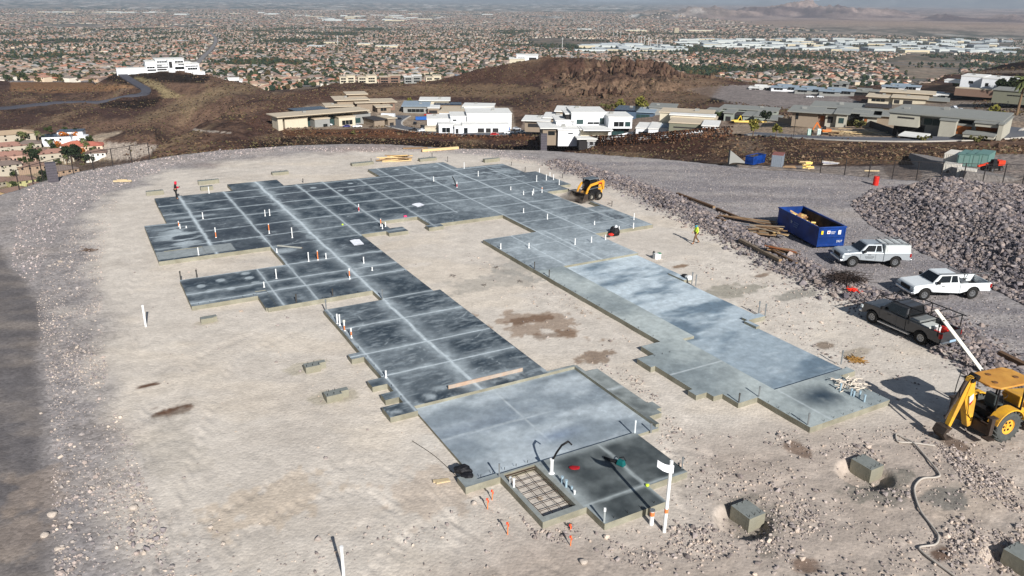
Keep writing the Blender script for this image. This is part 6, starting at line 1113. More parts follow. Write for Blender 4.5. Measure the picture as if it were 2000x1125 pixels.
def backhoe():
    t = thing("backhoe_loader", "yellow backhoe loader with a folded digging arm and flat sun canopy", "backhoe"); YB = mat("backhoe_yellow", (220, 166, 48), .5, ns=2.5, na=.14, c2=(196, 148, 62)); YC = mat("canopy_tan", (206, 152, 72), .6, ns=2, na=.15, c2=(188, 132, 60)); YR = mat("rim_yellow", (226, 166, 60), .6)
    for s in (-1, 1): wheel(t, 0, s * .9, .74, .46, YR, lug=True, rr=.52, tyre=mat("dusty_tyre", (76, 78, 76), .95, ns=6, na=.2)); wheel(t, 2.15, s * .85, .48, .32, YR, lug=False, rr=.5, tyre=mat("dusty_tyre", (76, 78, 76), .95))
    for s in (-1, 1):
        b = MB(); pr_ = arc(0, .74, .92, math.radians(165), math.radians(15), 12); b.prism(pr_ + [(p[0] * .93, .74 + (p[1] - .74) * .93) for p in reversed(pr_)], s * .66, s * 1.16, 'y'); b.build("fender", YB, t)
    b = MB(); b.box(-1.0, 2.7, -.42, .42, .55, .95); b.build("chassis", BLK, t); b = MB(); b.prism([(1.25, .9), (1.25, 1.75), (2.7, 1.55), (2.8, .8), (2.6, .7)], -.45, .45, 'y'); b.build("engine_hood", YB, t, bevel=.04)
    b = MB(); b.box(-.55, 1.2, -.62, .62, .9, 1.25); b.build("cab_floor", BLK, t)
    b = MB(); b.box(-.1, .45, -.28, .28, 1.25, 1.45); b.box(-.15, 0, -.28, .28, 1.45, 1.95); b.build("operator_seat", mat("seat_grey", (60, 66, 66), .8), t, bevel=.04)
    b = MB(); b.cyl((.8, 0, 1.25), (.62, 0, 1.7), .03); b.lathe([(.2, -.015), (.215, 0), (.2, .015), (.185, 0), (.2, -.015)], 20, Matrix.Translation((.62, 0, 1.72)) @ Matrix.Rotation(-.4, 4, 'Y')); b.build("steering_wheel", BLK, t)
    for x in (-.55, 1.1):
        for s in (-1, 1): b = MB(); b.cyl((x, s * .66, 1.2), (x + .03, s * .62, 2.62), .045, n=8); b.build("cab_post", BLK, t)
    b = MB(); pts = [(-1.0, -.45), (-.7, -.82), (1.25, -.82), (1.5, -.5), (1.5, .5), (1.25, .82), (-.7, .82), (-1.0, .45)]; b.prism(pts, 2.62, 2.72, 'z'); b.build("canopy", YC, t, bevel=.04)
    for x, y in ((-.5, -.3), (-.1, .4), (.9, -.2)): b = MB(); b.lathe([(.13, 2.722), (.12, 2.75), (.001, 2.75)], 14, Matrix.Translation((x, y, 0))); b.build("canopy_plug", mat("plug_brown", (120, 84, 50), .8), t)
    b = MB(); b.box(-1.15, -.9, -1.05, 1.05, .45, .9); b.build("rear_frame", WEAR, t)
    for s in (-1, 1):
        b = MB(); b.prism([(-1.2, .5), (-.98, .5), (-.98, 1.35), (-1.2, 1.35)], s * .95, s * 1.12, 'y'); b.box(-1.3, -.9, s * 1.04 - .14, s * 1.04 + .14, 1.35, 1.42); b.box(-1.3, -.9, s * 1.04 - .2, s * 1.04 + .2, .3, .36); b.build("stabilizer_leg", WEAR, t, bevel=.01)
    # boom raised, stick folded down behind it, bucket curled at the foot
    b = MB(); b.prism([(-1.15, .55), (-1.4, .5), (-1.95, 2.0), (-1.75, 2.95), (-1.55, 3.0), (-1.45, 2.3), (-1.25, 1.9)], -.16, .16, 'y'); b.build("boom", YB, t, bevel=.02)
    b = MB(); b.prism([(-1.6, 3.1), (-1.85, 3.05), (-2.15, 2.2), (-2.55, .75), (-2.4, .65), (-1.95, 1.9)], -.12, .12, 'y'); b.build("stick", YB, t, bevel=.02)
    b = MB(); b.cyl((-1.5, -.2, 3.05), (-1.5, .2, 3.05), .14, n=12); b.cyl((-1.75, -.22, 2.95), (-1.75, .22, 2.95), .1, n=12); b.build("boom_pivot", DSTEEL, t)
    for (p, q) in (((-1.2, .0, 1.0), (-1.75, 0, 2.7)), ((-1.95, 0, 2.9), (-2.75, 0, 1.1))):
        b = MB(); b.cyl(p, tuple((Vector(p) * .4 + Vector(q) * .6)), .09, n=10); b.cyl(tuple((Vector(p) * .4 + Vector(q) * .6)), q, .05, n=8); b.build("hydraulic_ram", WEAR if p[2] > 2 else CHR, t)
    b = MB()
    for s in (-1, 1): b.tube([(-1.4, s * .2, 2.6), (-1.7, s * .3, 3.25), (-2.05, s * .28, 3.2), (-2.2, s * .22, 2.7), (-2.3, s * .16, 2.2)], .022, 6); b.tube([(-1.3, s * .14, .9), (-1.7, s * .25, 1.3), (-1.8, s * .2, 2.2)], .02, 6)
    b.build("hydraulic_hose", BLK, t)
    b = MB(); b.loft([[(-2.5, y, .7), (-2.85, y, .75), (-3.0, y, .45), (-2.75, y, .12), (-2.3, y, .1), (-2.35, y, .18), (-2.7, y, .25), (-2.85, y, .5)] for y in (-.32, .32)]); b.build("digging_bucket", WEAR, t)
    b = MB(); b.prism([(-1.72, 2.1), (-1.5, 2.25), (-1.45, 1.95), (-1.62, 1.75)], .165, .17, 'y'); b.prism([(-1.72, 2.1), (-1.5, 2.25), (-1.45, 1.95), (-1.62, 1.75)], -.17, -.165, 'y'); b.build("white_emblem", WM, t)
    b = MB(); b.prism([(-1.64, 1.76), (-1.47, 1.93), (-1.48, 1.8), (-1.58, 1.66)], -.176, -.171, 'y'); b.build("red_emblem", RM, t)
    for s in (-1, 1): b = MB(); b.prism([(1.5, 1.3), (2.9, .7), (3.4, .4), (3.4, .6), (2.9, .95), (1.5, 1.5)], s * .6 - .06, s * .6 + .06, 'y'); b.build("loader_arm", YB, t)
    b = MB(); b.prism([(3.4, .1), (3.35, .9), (3.7, 1.0), (3.55, .8), (3.6, .25), (4.2, .12), (4.2, .06)], -1.15, 1.15, 'y'); b.build("loader_bucket", WEAR, t); return t
BK = backhoe(); g = G(1963, 862); BKA = math.radians(20); BK.rotation_euler = (0, 0, BKA); nn = np.array([math.sin(BKA), -math.cos(BKA)]); BK.location = (g[0] - nn[0] * 1.1, g[1] - nn[1] * 1.1, 0)
# tall white plank leaning behind the canopy: both ends found from the plank and its shadow
sd = np.array([math.sin(SUN_AZ) * math.cos(SUN_EL), math.cos(SUN_AZ) * math.cos(SUN_EL), math.sin(SUN_EL)])
def lift(shadow, seen, hmax=9):
    S0 = G(*shadow); best = min((abs(proj(S0 + sd * h / sd[2])[1] - seen[1]) + abs(proj(S0 + sd * h / sd[2])[0] - seen[0]) * .3, h) for h in np.arange(.1, hmax, .05)); return S0 + sd * best[1] / sd[2]
# the long plank leaning from the ground onto the charcoal pickup's rack
a, b2 = G(1931, 741), G(1828, 605, 2.4); dd = Vector(b2 - a); side = Vector((dd.y, -dd.x, 0)).normalized() * .13; up = side.cross(dd).normalized() * .025
b = MB(); vs = [Vector(p) + s * side + u * up for p in (a, b2) for s, u in ((-1, -1), (1, -1), (1, 1), (-1, 1))]; b.add(vs, [(0, 1, 2, 3), (7, 6, 5, 4), (0, 4, 5, 1), (1, 5, 6, 2), (2, 6, 7, 3), (3, 7, 4, 0)]); tag(b.build("long_plank", mat("plank_white", (226, 222, 208), .6, ns=2, na=.05)), "long white plank leaning up from the backhoe onto the rack of the charcoal pickup", "plank")
# ------------------------------------------------------------------ people
SKIN = mat("skin", (196, 144, 112), .6)
def skinmesh(name, verts, edges, radii, m, parent, sub=2, root=0):
    me = bpy.data.meshes.new(name); me.from_pydata(verts, edges, []); o = bpy.data.objects.new(name, me); COL.objects.link(o); o.parent = parent; me.materials.append(m)
    sk = o.modifiers.new("skin", 'SKIN'); L = me.skin_vertices[0].data
    for i, r in enumerate(radii): L[i].radius = (r, r) if not isinstance(r, tuple) else r
    L[root].use_root = True; sk.use_smooth_shade = True; s = o.modifiers.new("sub", 'SUBSURF'); s.levels = s.render_levels = sub; return o
def person(label, loc, rz, J, top, trousers, shoes, head, hood=None, cap=None, extra=None):
    """J: joints; faces local +y"""
    t = thing("person", label, "person", loc, rz); H = {k: Vector(v) for k, v in J.items()}
    v, e, r = [], [], []
    def add(p, rad, par=None):
        v.append(tuple(p)); r.append(rad)
        if par is not None: e.append((par, len(v) - 1))
        return len(v) - 1
    pel = add(H['pelvis'], (.15, .11)); ws = add(H['waist'], (.135, .1), pel); ch = add(H['chest'], (.165, .115), ws); nk = add(H['neck'], .055, ch); hd0 = add(H['head'] - Vector((0, 0, .06)), .07, nk); hd1 = add(H['head'] + Vector((0, 0, .04)), .09, hd0); add(H['head'] + Vector((0, .0, .1)), .06, hd1)
    for s in 'LR':
        sh = add(H['sh' + s], .06, ch); el = add(H['el' + s], .042, sh); wr = add(H['wr' + s], .03, el); d = (H['wr' + s] - H['el' + s]).normalized(); pm = add(H['wr' + s] + d * .07, (.038, .018), wr)
        sd_ = Vector((d.y, -d.x, .2)).normalized()
        for i in range(4):
            f1 = add(H['wr' + s] + d * .11 + sd_ * (.024 - .016 * i), .0095, pm); add(H['wr' + s] + d * (.165 - .012 * abs(i - 1)) + sd_ * (.026 - .018 * i) + Vector((0, 0, -.02)), .008, f1)
        th = add(H['wr' + s] + d * .05 + sd_ * .045, .011, pm); add(H['wr' + s] + d * .09 + sd_ * .06, .009, th)
        hp = add(H['hip' + s], .095, pel); kn = add(H['kn' + s], .06, hp); an = add(H['an' + s], .042, kn); add(H['an' + s] + Vector((0, .13, -.045)), .038, an)
    skinmesh("body", v, e, r, SKIN, t)
    def cloth(name, chains, m):
        v2, e2, r2 = [], [], []; root = None
        for pts, rad in chains:
            for i, (p, q) in enumerate(zip(pts, rad)):
                key = p if isinstance(p, str) else None
                idx = None
                if key is not None and key in seen: idx = seen[key]
                else:
                    v2.append(tuple(H[p] if key else p)); r2.append(q); idx = len(v2) - 1
                    if key: seen[key] = idx
                if i: e2.append((prev, idx))
                prev = idx
        return skinmesh(name, v2, e2, r2, m, t)
    seen = {}
    H['cufL'] = H['elL'].lerp(H['wrL'], .9); H['cufR'] = H['elR'].lerp(H['wrR'], .9); H['hemL'] = H['knL'].lerp(H['anL'], .93); H['hemR'] = H['knR'].lerp(H['anR'], .93)
    cloth("jacket", [(("pelvis", "waist", "chest", H['neck'] - Vector((0, 0, .02))), ((.17, .13), (.16, .125), (.19, .14), .075)), (("chest", "shL", "elL", "cufL"), (0, .075, .058, .045)), (("chest", "shR", "elR", "cufR"), (0, .075, .058, .045))], top) if False else None
    seen = {}
    A = [("pelvis", (.17, .13)), ("waist", (.158, .125)), ("chest", (.188, .14))]; v2 = [tuple(H[k]) for k, _ in A]; r2 = [q for _, q in A]; e2 = [(0, 1), (1, 2)]
    v2.append(tuple(H['neck'] - Vector((0, 0, .03)))); r2.append(.075); e2.append((2, 3))
    for s in 'LR':
        n0 = len(v2); v2 += [tuple(H['sh' + s]), tuple(H['el' + s]), tuple(H['cuf' + s])]; r2 += [.074, .058, .044]; e2 += [(2, n0), (n0, n0 + 1), (n0 + 1, n0 + 2)]
    skinmesh("jacket", v2, e2, r2, top, t)
    v2 = [tuple(H['pelvis'])]; r2 = [(.155, .12)]; e2 = []
    for s in 'LR':
        n0 = len(v2); v2 += [tuple(H['hip' + s]), tuple(H['kn' + s]), tuple(H['hem' + s])]; r2 += [.108, .076, .062]; e2 += [(0, n0), (n0, n0 + 1), (n0 + 1, n0 + 2)]
    skinmesh("trousers", v2, e2, r2, trousers, t)
    for s in 'LR':
        a_ = H['an' + s]; skinmesh("boot", [tuple(a_ + Vector((0, 0, .05))), tuple(a_ + Vector((0, -.02, -.04))), tuple(a_ + Vector((0, .1, -.06))), tuple(a_ + Vector((0, .17, -.065)))], [(0, 1), (1, 2), (2, 3)], [.055, .052, .048, .038], shoes, t)
    hc = H['head']; b = MB(); b.loft([[(hc.x - .012, hc.y + .085, hc.z - .01), (hc.x + .012, hc.y + .085, hc.z - .01), (hc.x, hc.y + .07, hc.z + .03)], [(hc.x - .006, hc.y + .115, hc.z - .012), (hc.x + .006, hc.y + .115, hc.z - .012), (hc.x, hc.y + .105, hc.z)]]); b.build("nose", SKIN, t)
    for s in (-1, 1): b = MB(); b.lathe([(.001, -.012), (.011, 0), (.001, .012)], 8, Matrix.Translation((hc.x + s * .033, hc.y + .088, hc.z + .022))); b.build("eye", BLK, t)
    b = MB(); b.box(hc.x - .025, hc.x + .025, hc.y + .082, hc.y + .092, hc.z - .052, hc.z - .044); b.build("mouth", RED, t)
    for s in (-1, 1): b = MB(); b.box(hc.x + s * .088 - .008, hc.x + s * .088 + .008, hc.y - .02, hc.y + .02, hc.z - .02, hc.z + .035); b.build("ear", SKIN, t)
    if hood:
        b = MB(); rg = []
        for a0, z, ry in ((.085, -.17, .10), (.118, -.09, .12), (.13, .02, .13), (.115, .1, .115), (.06, .145, .06), (.01, .155, .01)):
            rg.append([(hc.x + a0 * math.cos(q), hc.y - .015 + ry * math.sin(q) * (.72 if math.sin(q) > .3 and z < .08 else 1), hc.z + z) for q in np.linspace(0, 2 * math.pi, 17)[:-1]])
        b.loft(rg); b.build("hood", hood, t, smooth=True)
    if cap:
        b = MB(); b.loft([[(hc.x + r0 * math.cos(q), hc.y + r0 * math.sin(q), hc.z + z) for q in np.linspace(0, 2 * math.pi, 17)[:-1]] for r0, z in ((.115, .04), (.118, .08), (.1, .135), (.05, .16), (.005, .165))]); b.box(hc.x - .07, hc.x + .07, hc.y + .08, hc.y + .2, hc.z + .045, hc.z + .06); b.build("cap", cap, t, smooth=True)
    if extra: extra(t, H)
    return t
def gaiter(t, H):
    hc = H['head']; b = MB(); b.loft([[(hc.x + r0 * math.cos(q), hc.y + .005 + r0 * math.sin(q), hc.z + z) for q in np.linspace(0, 2 * math.pi, 17)[:-1]] for r0, z in ((.09, -.2), (.085, -.13), (.108, -.06), (.112, -.005))], cap=False); b.build("face_gaiter", mat("gaiter_teal", (40, 150, 170), .8), t, smooth=True)
F = G(1358.5, 476)
person("worker in neon yellow shirt, teal face gaiter and brown trousers walking", (F[0], F[1], 0), math.radians(100), dict(pelvis=(0, 0, .96), waist=(0, .01, 1.1), chest=(0, .03, 1.33), neck=(0, .04, 1.48), head=(0, .07, 1.62), shL=(-.19, .03, 1.4), elL=(-.24, -.03, 1.13), wrL=(-.23, .1, .92), shR=(.19, .03, 1.4), elR=(.24, .05, 1.13), wrR=(.22, .2, .96), hipL=(-.1, 0, .92), knL=(-.11, .18, .52), anL=(-.1, .24, .1), hipR=(.1, 0, .92), knR=(.11, -.04, .5), anR=(.1, -.32, .16)), mat("neon_shirt", (206, 236, 66), .8, ns=6), mat("brown_trousers", (104, 82, 62), .9), mat("boots_brown", (84, 62, 44), .8), None, cap=mat("cap_navy", (38, 46, 60), .8), extra=gaiter)
F = G(345, 389, .3)
def belt_pouch(t, H):
    for s in (-1, 1): b = MB(); b.box(s * .19 - .04, s * .19 + .04, -.09, .09, .78, .98); b.build("tool_pouch", BLK, t, bevel=.02)
person("worker in a red and black hooded jacket looking down at the far left slab corner", (F[0], F[1], .3), math.radians(-62), dict(pelvis=(0, 0, .95), waist=(0, .0, 1.1), chest=(0, .03, 1.33), neck=(0, .07, 1.47), head=(0, .12, 1.58), shL=(-.18, .03, 1.4), elL=(-.23, .1, 1.14), wrL=(-.08, .32, 1.12), shR=(.18, .03, 1.4), elR=(.23, .1, 1.14), wrR=(.08, .3, 1.15), hipL=(-.1, 0, .9), knL=(-.1, .03, .5), anL=(-.1, 0, .1), hipR=(.1, 0, .9), knR=(.1, .03, .5), anR=(.11, .02, .1)), mat("black_jacket", (34, 26, 30), .8), mat("black_trousers", (30, 30, 32), .9), BLK, None, hood=mat("red_hood", (206, 40, 62), .8), extra=belt_pouch)
P_ = [o for o in COL.objects if o.name.startswith("person")][-1]
for s in (-1, 1):
    b = MB(); a0 = Vector((s * .225, .09, 1.13)); a1 = Vector((s * .09, .3, 1.135)); b.tube([a0, a0.lerp(a1, .5), a1], .062, 8); b.build("red_sleeve", mat("red_hood", (206, 40, 62), .8), P_, smooth=True)
b = MB(); b.box(-.07, .07, .36, .44, 1.12, 1.2); b.build("phone_box", BLK, P_)
# ------------------------------------------------------------------ pipes and stakes set in the slabs
PVC = mat("pvc_white", (232, 232, 230), .4); TAPE = mat("tape_orange", (222, 130, 76), .6); RTAPE = mat("tape_red", (196, 40, 50), .6); GREYP = mat("steel_stake", (120, 124, 126), .6, .3); DKP = mat("stake_dark", (70, 68, 66), .7, .2); TEAL = mat("sleeve_blue_grey", (150, 172, 184), .5)
def height_at(base, ytop, z):
    g = G(base[0], base[1], z); hs = np.arange(.05, 4.5, .02); ys = np.array([proj([g[0], g[1], z + h])[1] for h in hs]); return g, float(hs[np.argmin(np.abs(ys - ytop))])
PG = "white plumbing stubs in the slab"; proto = {}
def stub(px, yb, yt, label, z=.3, r=.038, band=None, m=PVC, flare=True, group=PG, name="plumbing_pipe", cat="pipe", lean=None, cap=None):
    g, h = height_at((px, yb), yt, z)
    t = thing(name, label, cat, (g[0], g[1], z), random.uniform(0, 6), group); top = (0, 0, h) if not lean else (lean[0], lean[1], h)
    b = MB(); b.cyl((0, 0, -.1), top, r, n=12)
    b.build("shaft", m, t, smooth=False)
    b = MB(); b.cyl(tuple(np.array(top) + [0, 0, -.03]), tuple(np.array(top) + [0, 0, .02]), r * 1.25, n=12); b.build("pipe_cap", m if cap is None else cap, t)
    if flare: b = MB(); b.lathe([(r * 1.9, .004), (r * 1.15, .05), (r * 1.02, .05)], 12); b.build("base_collar", PVC, t)
    if band:
        f0, f1, bm = band; q0, q1 = Vector(top) * f0, Vector(top) * f1; b = MB(); b.cyl(q0, q1, r * 1.08, n=12, caps=False); b.build("tape_band", bm, t)
    return t
O, R_ed = TAPE, RTAPE
for q in ((396.7, 427.5, 415, "white pipe on the tan patch of the far left wing"), (349.5, 442, 432.5, "orange taped pipe at the far left wing's washed corner", (.1, .8, O)), (352, 446, 438, "short white pipe just below the orange taped one, far left"), (364, 445, 441.5, "tiny capped pipe, lowest of the far left group"), (422, 464, 445, "orange based pipe midway along the far left wing", (0, .55, O)), (388, 498, 484, "white pipe by the near edge of the far left wing"),
    (518, 422, 410.5, "stout left pipe of a close pair left of the wide joint"), (527, 421, 409, "slim right pipe of a close pair left of the wide joint"), (526, 456, 437.5, "orange topped pipe standing below the close pair", (.35, .95, O)), (571, 464.5, 445, "tall white pipe right of the orange topped pipe, middle of the dark slab"), (701, 412.5, 399, "pipe wrapped red at the foot, middle of the far slab", (.02, .6, R_ed)), (744, 442, 427.5, "orange sleeved pipe at the slab's inner corner", (.4, 1, O)), (747, 447, 439, "short white pipe under the orange sleeved one at the inner corner"), (753, 442.5, 434, "thin white pipe at the edge right of the orange sleeved one"),
    (541, 493, 485.5, "short pipe at the re-entrant corner left of the spilled dust"), (603, 510.5, 493, "left pipe of a row of three on the middle joint"), (621, 508, 490, "orange sided pipe, centre of the row of three", (.1, .95, O)), (637, 505.5, 495, "short right pipe of the row of three"), (710.5, 514, 502, "white pipe alone near the slab's right edge below the paper"), (683, 545, 524.5, "orange wrapped pipe where the wide joint crosses the double joint", (.3, .8, O)), (727, 528, 522, "short pipe beside the recessed tan trough"), (540, 544, 526, "tall white pipe on the left wing's second bay"), (408.5, 377.5, 365, "white pipe leaning at the far edge of the slab near the worker in red"),
    (847, 354, 345, "pipe rising from a small box-out on the far slab"), (892.5, 366, 355, "red marked pipe beside the black hose on the far slab", (.1, .6, R_ed)), (934, 344, 334.5, "lone white pipe on the far slab past the wide joint"), (906.5, 329, 317.5, "pipe standing behind the far edge of the slab"), (1053.5, 335.5, 329.5, "thin pipe beyond the far right slab corner"), (1048, 354.5, 343, "pipe beside the rusty strip on the far right slab"), (1067, 352, 341, "pipe right of the rusty strip, second in the far right cluster"), (1074, 344, 337, "slim rear pipe of the far right cluster"), (1081, 351, 341, "slim front pipe of the far right cluster"), (1092, 361, 351, "pipe at the far right edge left of the skid steer"),
    (997.5, 371, 365, "stubby pipe left of the pair near the recessed pan"), (1022.5, 380.5, 373.5, "short pipe left of the recessed pan"), (1040, 381, 373, "front pipe of the double stub above the recessed pan"), (1042, 377.5, 369, "rear pipe of the double stub above the recessed pan"), (1058.5, 376, 365.5, "orange topped pipe near the skid steer trench", (.7, 1, O)), (1022.5, 415.5, 407, "pipe on the slab neck, left of two"), (1069, 428, 418, "pipe on the slab neck, right of two"), (1161, 439, 432, "small pipe by the recess near the black bag"), (978, 486, 476, "pipe near the pale slab's left corner"), (1033, 484.5, 475, "second pipe on the pale slab, with dust joint behind"), (1123, 477.5, 466, "left pipe of a spaced row of three on the pale slab"), (1155, 473, 462.5, "middle pipe of a spaced row of three on the pale slab"), (1182.5, 468, 459, "right pipe of a spaced row of three on the pale slab"),
    (1238, 429, 417, "tall pipe near the far right tip of the slab"), (1237, 444.5, 435.5, "pipe at the near edge of the far right tip"), (1209, 449, 442, "short pipe right behind the black bag"), (516, 561, 551, "grey white pipe beside the trough of the left wing"), (659, 632, 614, "left of two tall pipes on the near dark slab's edge"), (664, 635.5, 615, "right of two tall pipes on the near dark slab's edge"), (673, 646, 629, "ball topped pipe with an orange foot on the near dark slab's edge", (.05, .6, O)), (686.5, 660, 641, "pipe with an orange middle on the near dark slab", (.3, .65, O)), (754, 737.5, 724, "single short pipe low on the near dark slab's left edge")):
    stub(q[0], q[1], q[2], q[3], band=q[4] if len(q) > 4 else None)
g = G(673, 646, .3); b = MB(); b.lathe([(.001, -.08), (.06, -.05), (.08, 0), (.06, .05), (.001, .08)], 14, Matrix.Translation((g[0], g[1], .3 + .62))); tag(b.build("pipe_ball", mat("foam_cream", (230, 222, 196), .7), smooth=True), "cream foam ball plugging a pipe on the near dark slab's edge", "ball")
SG = "grey form stakes along the slab"
def stake(px, yb, yt, label, z=0.0, m=GREYP, r=.028, lean=(0, 0), group=SG, top=None):
    g, h = height_at((px, yb), yt, z); t = thing("form_stake", label, "stake", (g[0], g[1], z), 0, group); b = MB(); b.box(-r, r, -r * .7, r * .7, -.2, h, M=Matrix.Shear('XY', 4, (lean[0], lean[1])) if lean != (0, 0) else None); b.build("shaft", m, t)
    b = MB(); hh = h * .82; b.box(-r * 1.2 + lean[0] * hh, r * 1.2 + lean[0] * hh, -r + lean[1] * hh, r + lean[1] * hh, h * .8, h + .01); b.build("top_sleeve", top or m, t); return t
for q in ((353, 545.5, 530, "dark stake at the left tip of the left wing", .3, DKP), (384.5, 541, 527, "dark stake behind the round marks of the left wing", .3, DKP), (579, 591, 575, "black stake at the near edge of the middle wing, left", .3, DKP), (650, 578, 564, "black stake at the near edge of the middle wing, right", .3, DKP), (637, 604, 585, "grey stake at the near dark slab's far left corner", .3, GREYP), (747, 584, 565, "grey stake where the wide joint meets the step", .3, GREYP),
    (1044, 525, 511.5, "leaning grey stake on the pale strip's edge, farther", .3, DKP), (1072.5, 541.5, 527, "thin stake on the pale strip's edge, nearer", .3, DKP), (1482, 608, 589, "stake on the right wing's side footing, left", .3, GREYP), (1494.6, 612.5, 594, "stake on the right wing's side footing, right", .3, GREYP), (1643.5, 705, 685, "stake at the right wing's near right corner", .3, GREYP), (1351.5, 550, 532, "upright stake by the white sack at the right wing's edge", .3, GREYP), (1359, 553, 537, "bent stake by the white sack at the right wing's edge", .3, GREYP),
    (1442.8, 786, 768, "stake on the pale slab's stepped front, left", .3, DKP), (1482, 775, 755, "stake on the pale slab's stepped front, right", .3, GREYP), (1577.7, 830, 807, "wide stake near the end slab's front corner", .3, GREYP), (1240, 845.6, 821.6, "pale stake at the near bay's right corner", .3, mat("stake_white", (206, 212, 214), .6)), (1271.8, 838, 827.5, "short stake beside the pale one at the near bay's corner", .3, GREYP), (975, 930, 906, "stake with a black top at the near bay's front edge", .3, GREYP), (1332, 915, 893, "grey stake at the apron's right corner by the tall white pole", .3, GREYP),
    (1025.6, 335, 326, "dark stake behind the far slab's corner", 0, DKP), (1098.6, 348, 339, "dark stake at the far right edge of the slab", 0, DKP), (1194.9, 403, 393, "dark stake behind the skid steer's curb", 0, DKP), (999, 323, 316, "thin stake at the far slab's peak", 0, DKP), (874.5, 316, 306, "dark stake right of the far bump of the slab", 0, DKP), (844, 309, 299, "dark stake behind the far footing", 0, DKP), (725, 317, 309, "dark stake at the left of the far footing row", 0, DKP), (592, 357, 349, "thin stake beyond the far slab edge", 0, DKP), (1104, 430, 415, "", 0, DKP)):
    if q[3]: stake(q[0], q[1], q[2], q[3], q[4], q[5], r=.035 if q[1] < 700 else .03)
for q in ((1640.7, 763, 749.5, "blue grey sleeve beside the hose coil, farthest"), (1661.7, 772, 760, "blue grey sleeve, second in the row by the hose coil"), (1667, 774, 765, "blue grey sleeve, third in the row by the hose coil"), (1678, 778, 764.5, "blue grey sleeve, fourth in the row by the hose coil"), (1687.7, 784.7, 772, "blue grey sleeve, nearest in the row by the hose coil"), (1097.8, 943, 931, "pale sleeve standing at the rebar bed's right edge, farther"), (1105.6, 951, 938, "pale sleeve standing at the rebar bed's right edge, nearer")):
    stub(q[0], q[1], q[2], q[3], m=TEAL, r=.05, flare=False, group="blue grey conduit sleeves", name="conduit_sleeve")
for q in ((997, 943, 933, "left of two white stubs in the rebar bed"), (1003.5, 951, 935.5, "right of two white stubs in the rebar bed")): stub(q[0], q[1], q[2], q[3], m=PVC, r=.045, flare=False)
stub(1116.5, 957, 951, "short blue capped stub at the apron's inner edge", m=TEAL, r=.04, flare=False); stub(1122, 965, 959, "shortest pale stub at the apron's inner edge", m=PVC, r=.04, flare=False)
stake(1180, 1020, 993, "clear grey stake with a white cap at the apron's front corner", .3, mat("stake_pale", (150, 156, 156), .5), r=.035, top=PVC)
t = stub(1077, 924, 897, "white pipe with a bent black hose arching out of it beside the rebar bed", r=.075, flare=True, name="hose_pipe"); g, h = height_at((1077, 924), 897, .3); t.rotation_euler = (0, 0, 0)
b = MB(); hp = []
for (px, py, z) in ((1080, 897, h + .3), (1087, 884, 1.35), (1097, 870, 1.75), (1110, 862, 1.98), (1117, 869, 1.88)):
    q = G(px, py, z); hp.append((q[0] - g[0], q[1] - g[1], z - .3))
b.tube(hp[:4], .045, 8); b.tube(hp[3:], .035, 8); b.build("black_hose", BLK, t, smooth=True)
t = thing("plumbing_pipe", "slim black hose sticking up beside the red marked pipe on the far slab", "hose", G(890, 363, .3)); b = MB(); b.tube([(0, 0, 0), (-.1, 0, .5), (-.35, 0, 1.0)], .05, 7); b.build("black_hose", BLK, t)
gp = G(1297, 1038); t = thing("tall_marker_pole", "tall white pole with curled paper taped to its top before the apron", "pole", gp); b = MB(); b.cyl((0, 0, -.2), (.03, 0, 3.12), .068, n=14); b.build("shaft", PVC, t)
b = MB(); b.cyl((.01, 0, .86), (.01, 0, 1.04), .075, n=14, caps=False); b.build("tape_band", TAPE, t)
b = MB(); pr_ = [(-.5 + .08 * i, -.07 - .1 * math.sin(i * .5), 3.2 - .035 * i) for i in range(9)]; b.add([(x, y, z - (.3 + .005 * i)) for i, (x, y, z) in enumerate(pr_)] + pr_, [(i, i + 1, i + 10, i + 9) for i in range(8)]); b.build("paper_sheet", mat("paper", (236, 238, 244), .7), t, smooth=True)
stub(1272, 1024, 996, "thick white capped pipe with an orange band beside the tall pole", z=0, r=.085, band=(.62, .9, TAPE), flare=False, cap=GREYP, name="capped_pipe", group=None)
stub(285, 638, 597, "white pipe standing alone on the bare ground at the left", z=0, r=.06, flare=False, name="marker_pipe", group=None); g = G(671.5, 1128); t = thing("marker_pipe", "white pipe standing alone at the bottom edge of the ground", "pipe", g); b = MB(); b.cyl((0, 0, -.2), (0, 0, 1.28), .055, n=12); b.build("shaft", PVC, t); b = MB(); b.cyl((0, 0, 1.25), (0, 0, 1.31), .068, n=12); b.build("pipe_cap", PVC, t)
# orange survey stakes with ribbons
for q in ((961, 976, 956.5, "survey stake with a red ribbon, right of the pair below the bay corner"), (952, 993.5, 973, "survey stake with a red ribbon, left of the pair below the bay corner"), (991, 1044.5, 1020, "lone survey stake left of the scattered stones"), (1113.5, 1036, 1024, "survey stake with a faded ribbon below the rebar bed, farther"), (1114, 1066, 1046, "survey stake below the rebar bed, nearer")):
    g, h = height_at((q[0], q[1]), q[2], 0); t = thing("survey_stake", q[3], "stake", g, 0, "orange survey stakes"); b = MB(); b.cyl((0, 0, -.1), (.02, 0, h), .022, n=6); b.build("shaft", TAPE, t); b = MB(); b.box(-.045, .03, -.015, .015, h - .1, h); b.box(.02, .06, -.01, .02, h - .2, h - .09); b.build("ribbon", mat("ribbon_red", (206, 44, 36), .7), t)
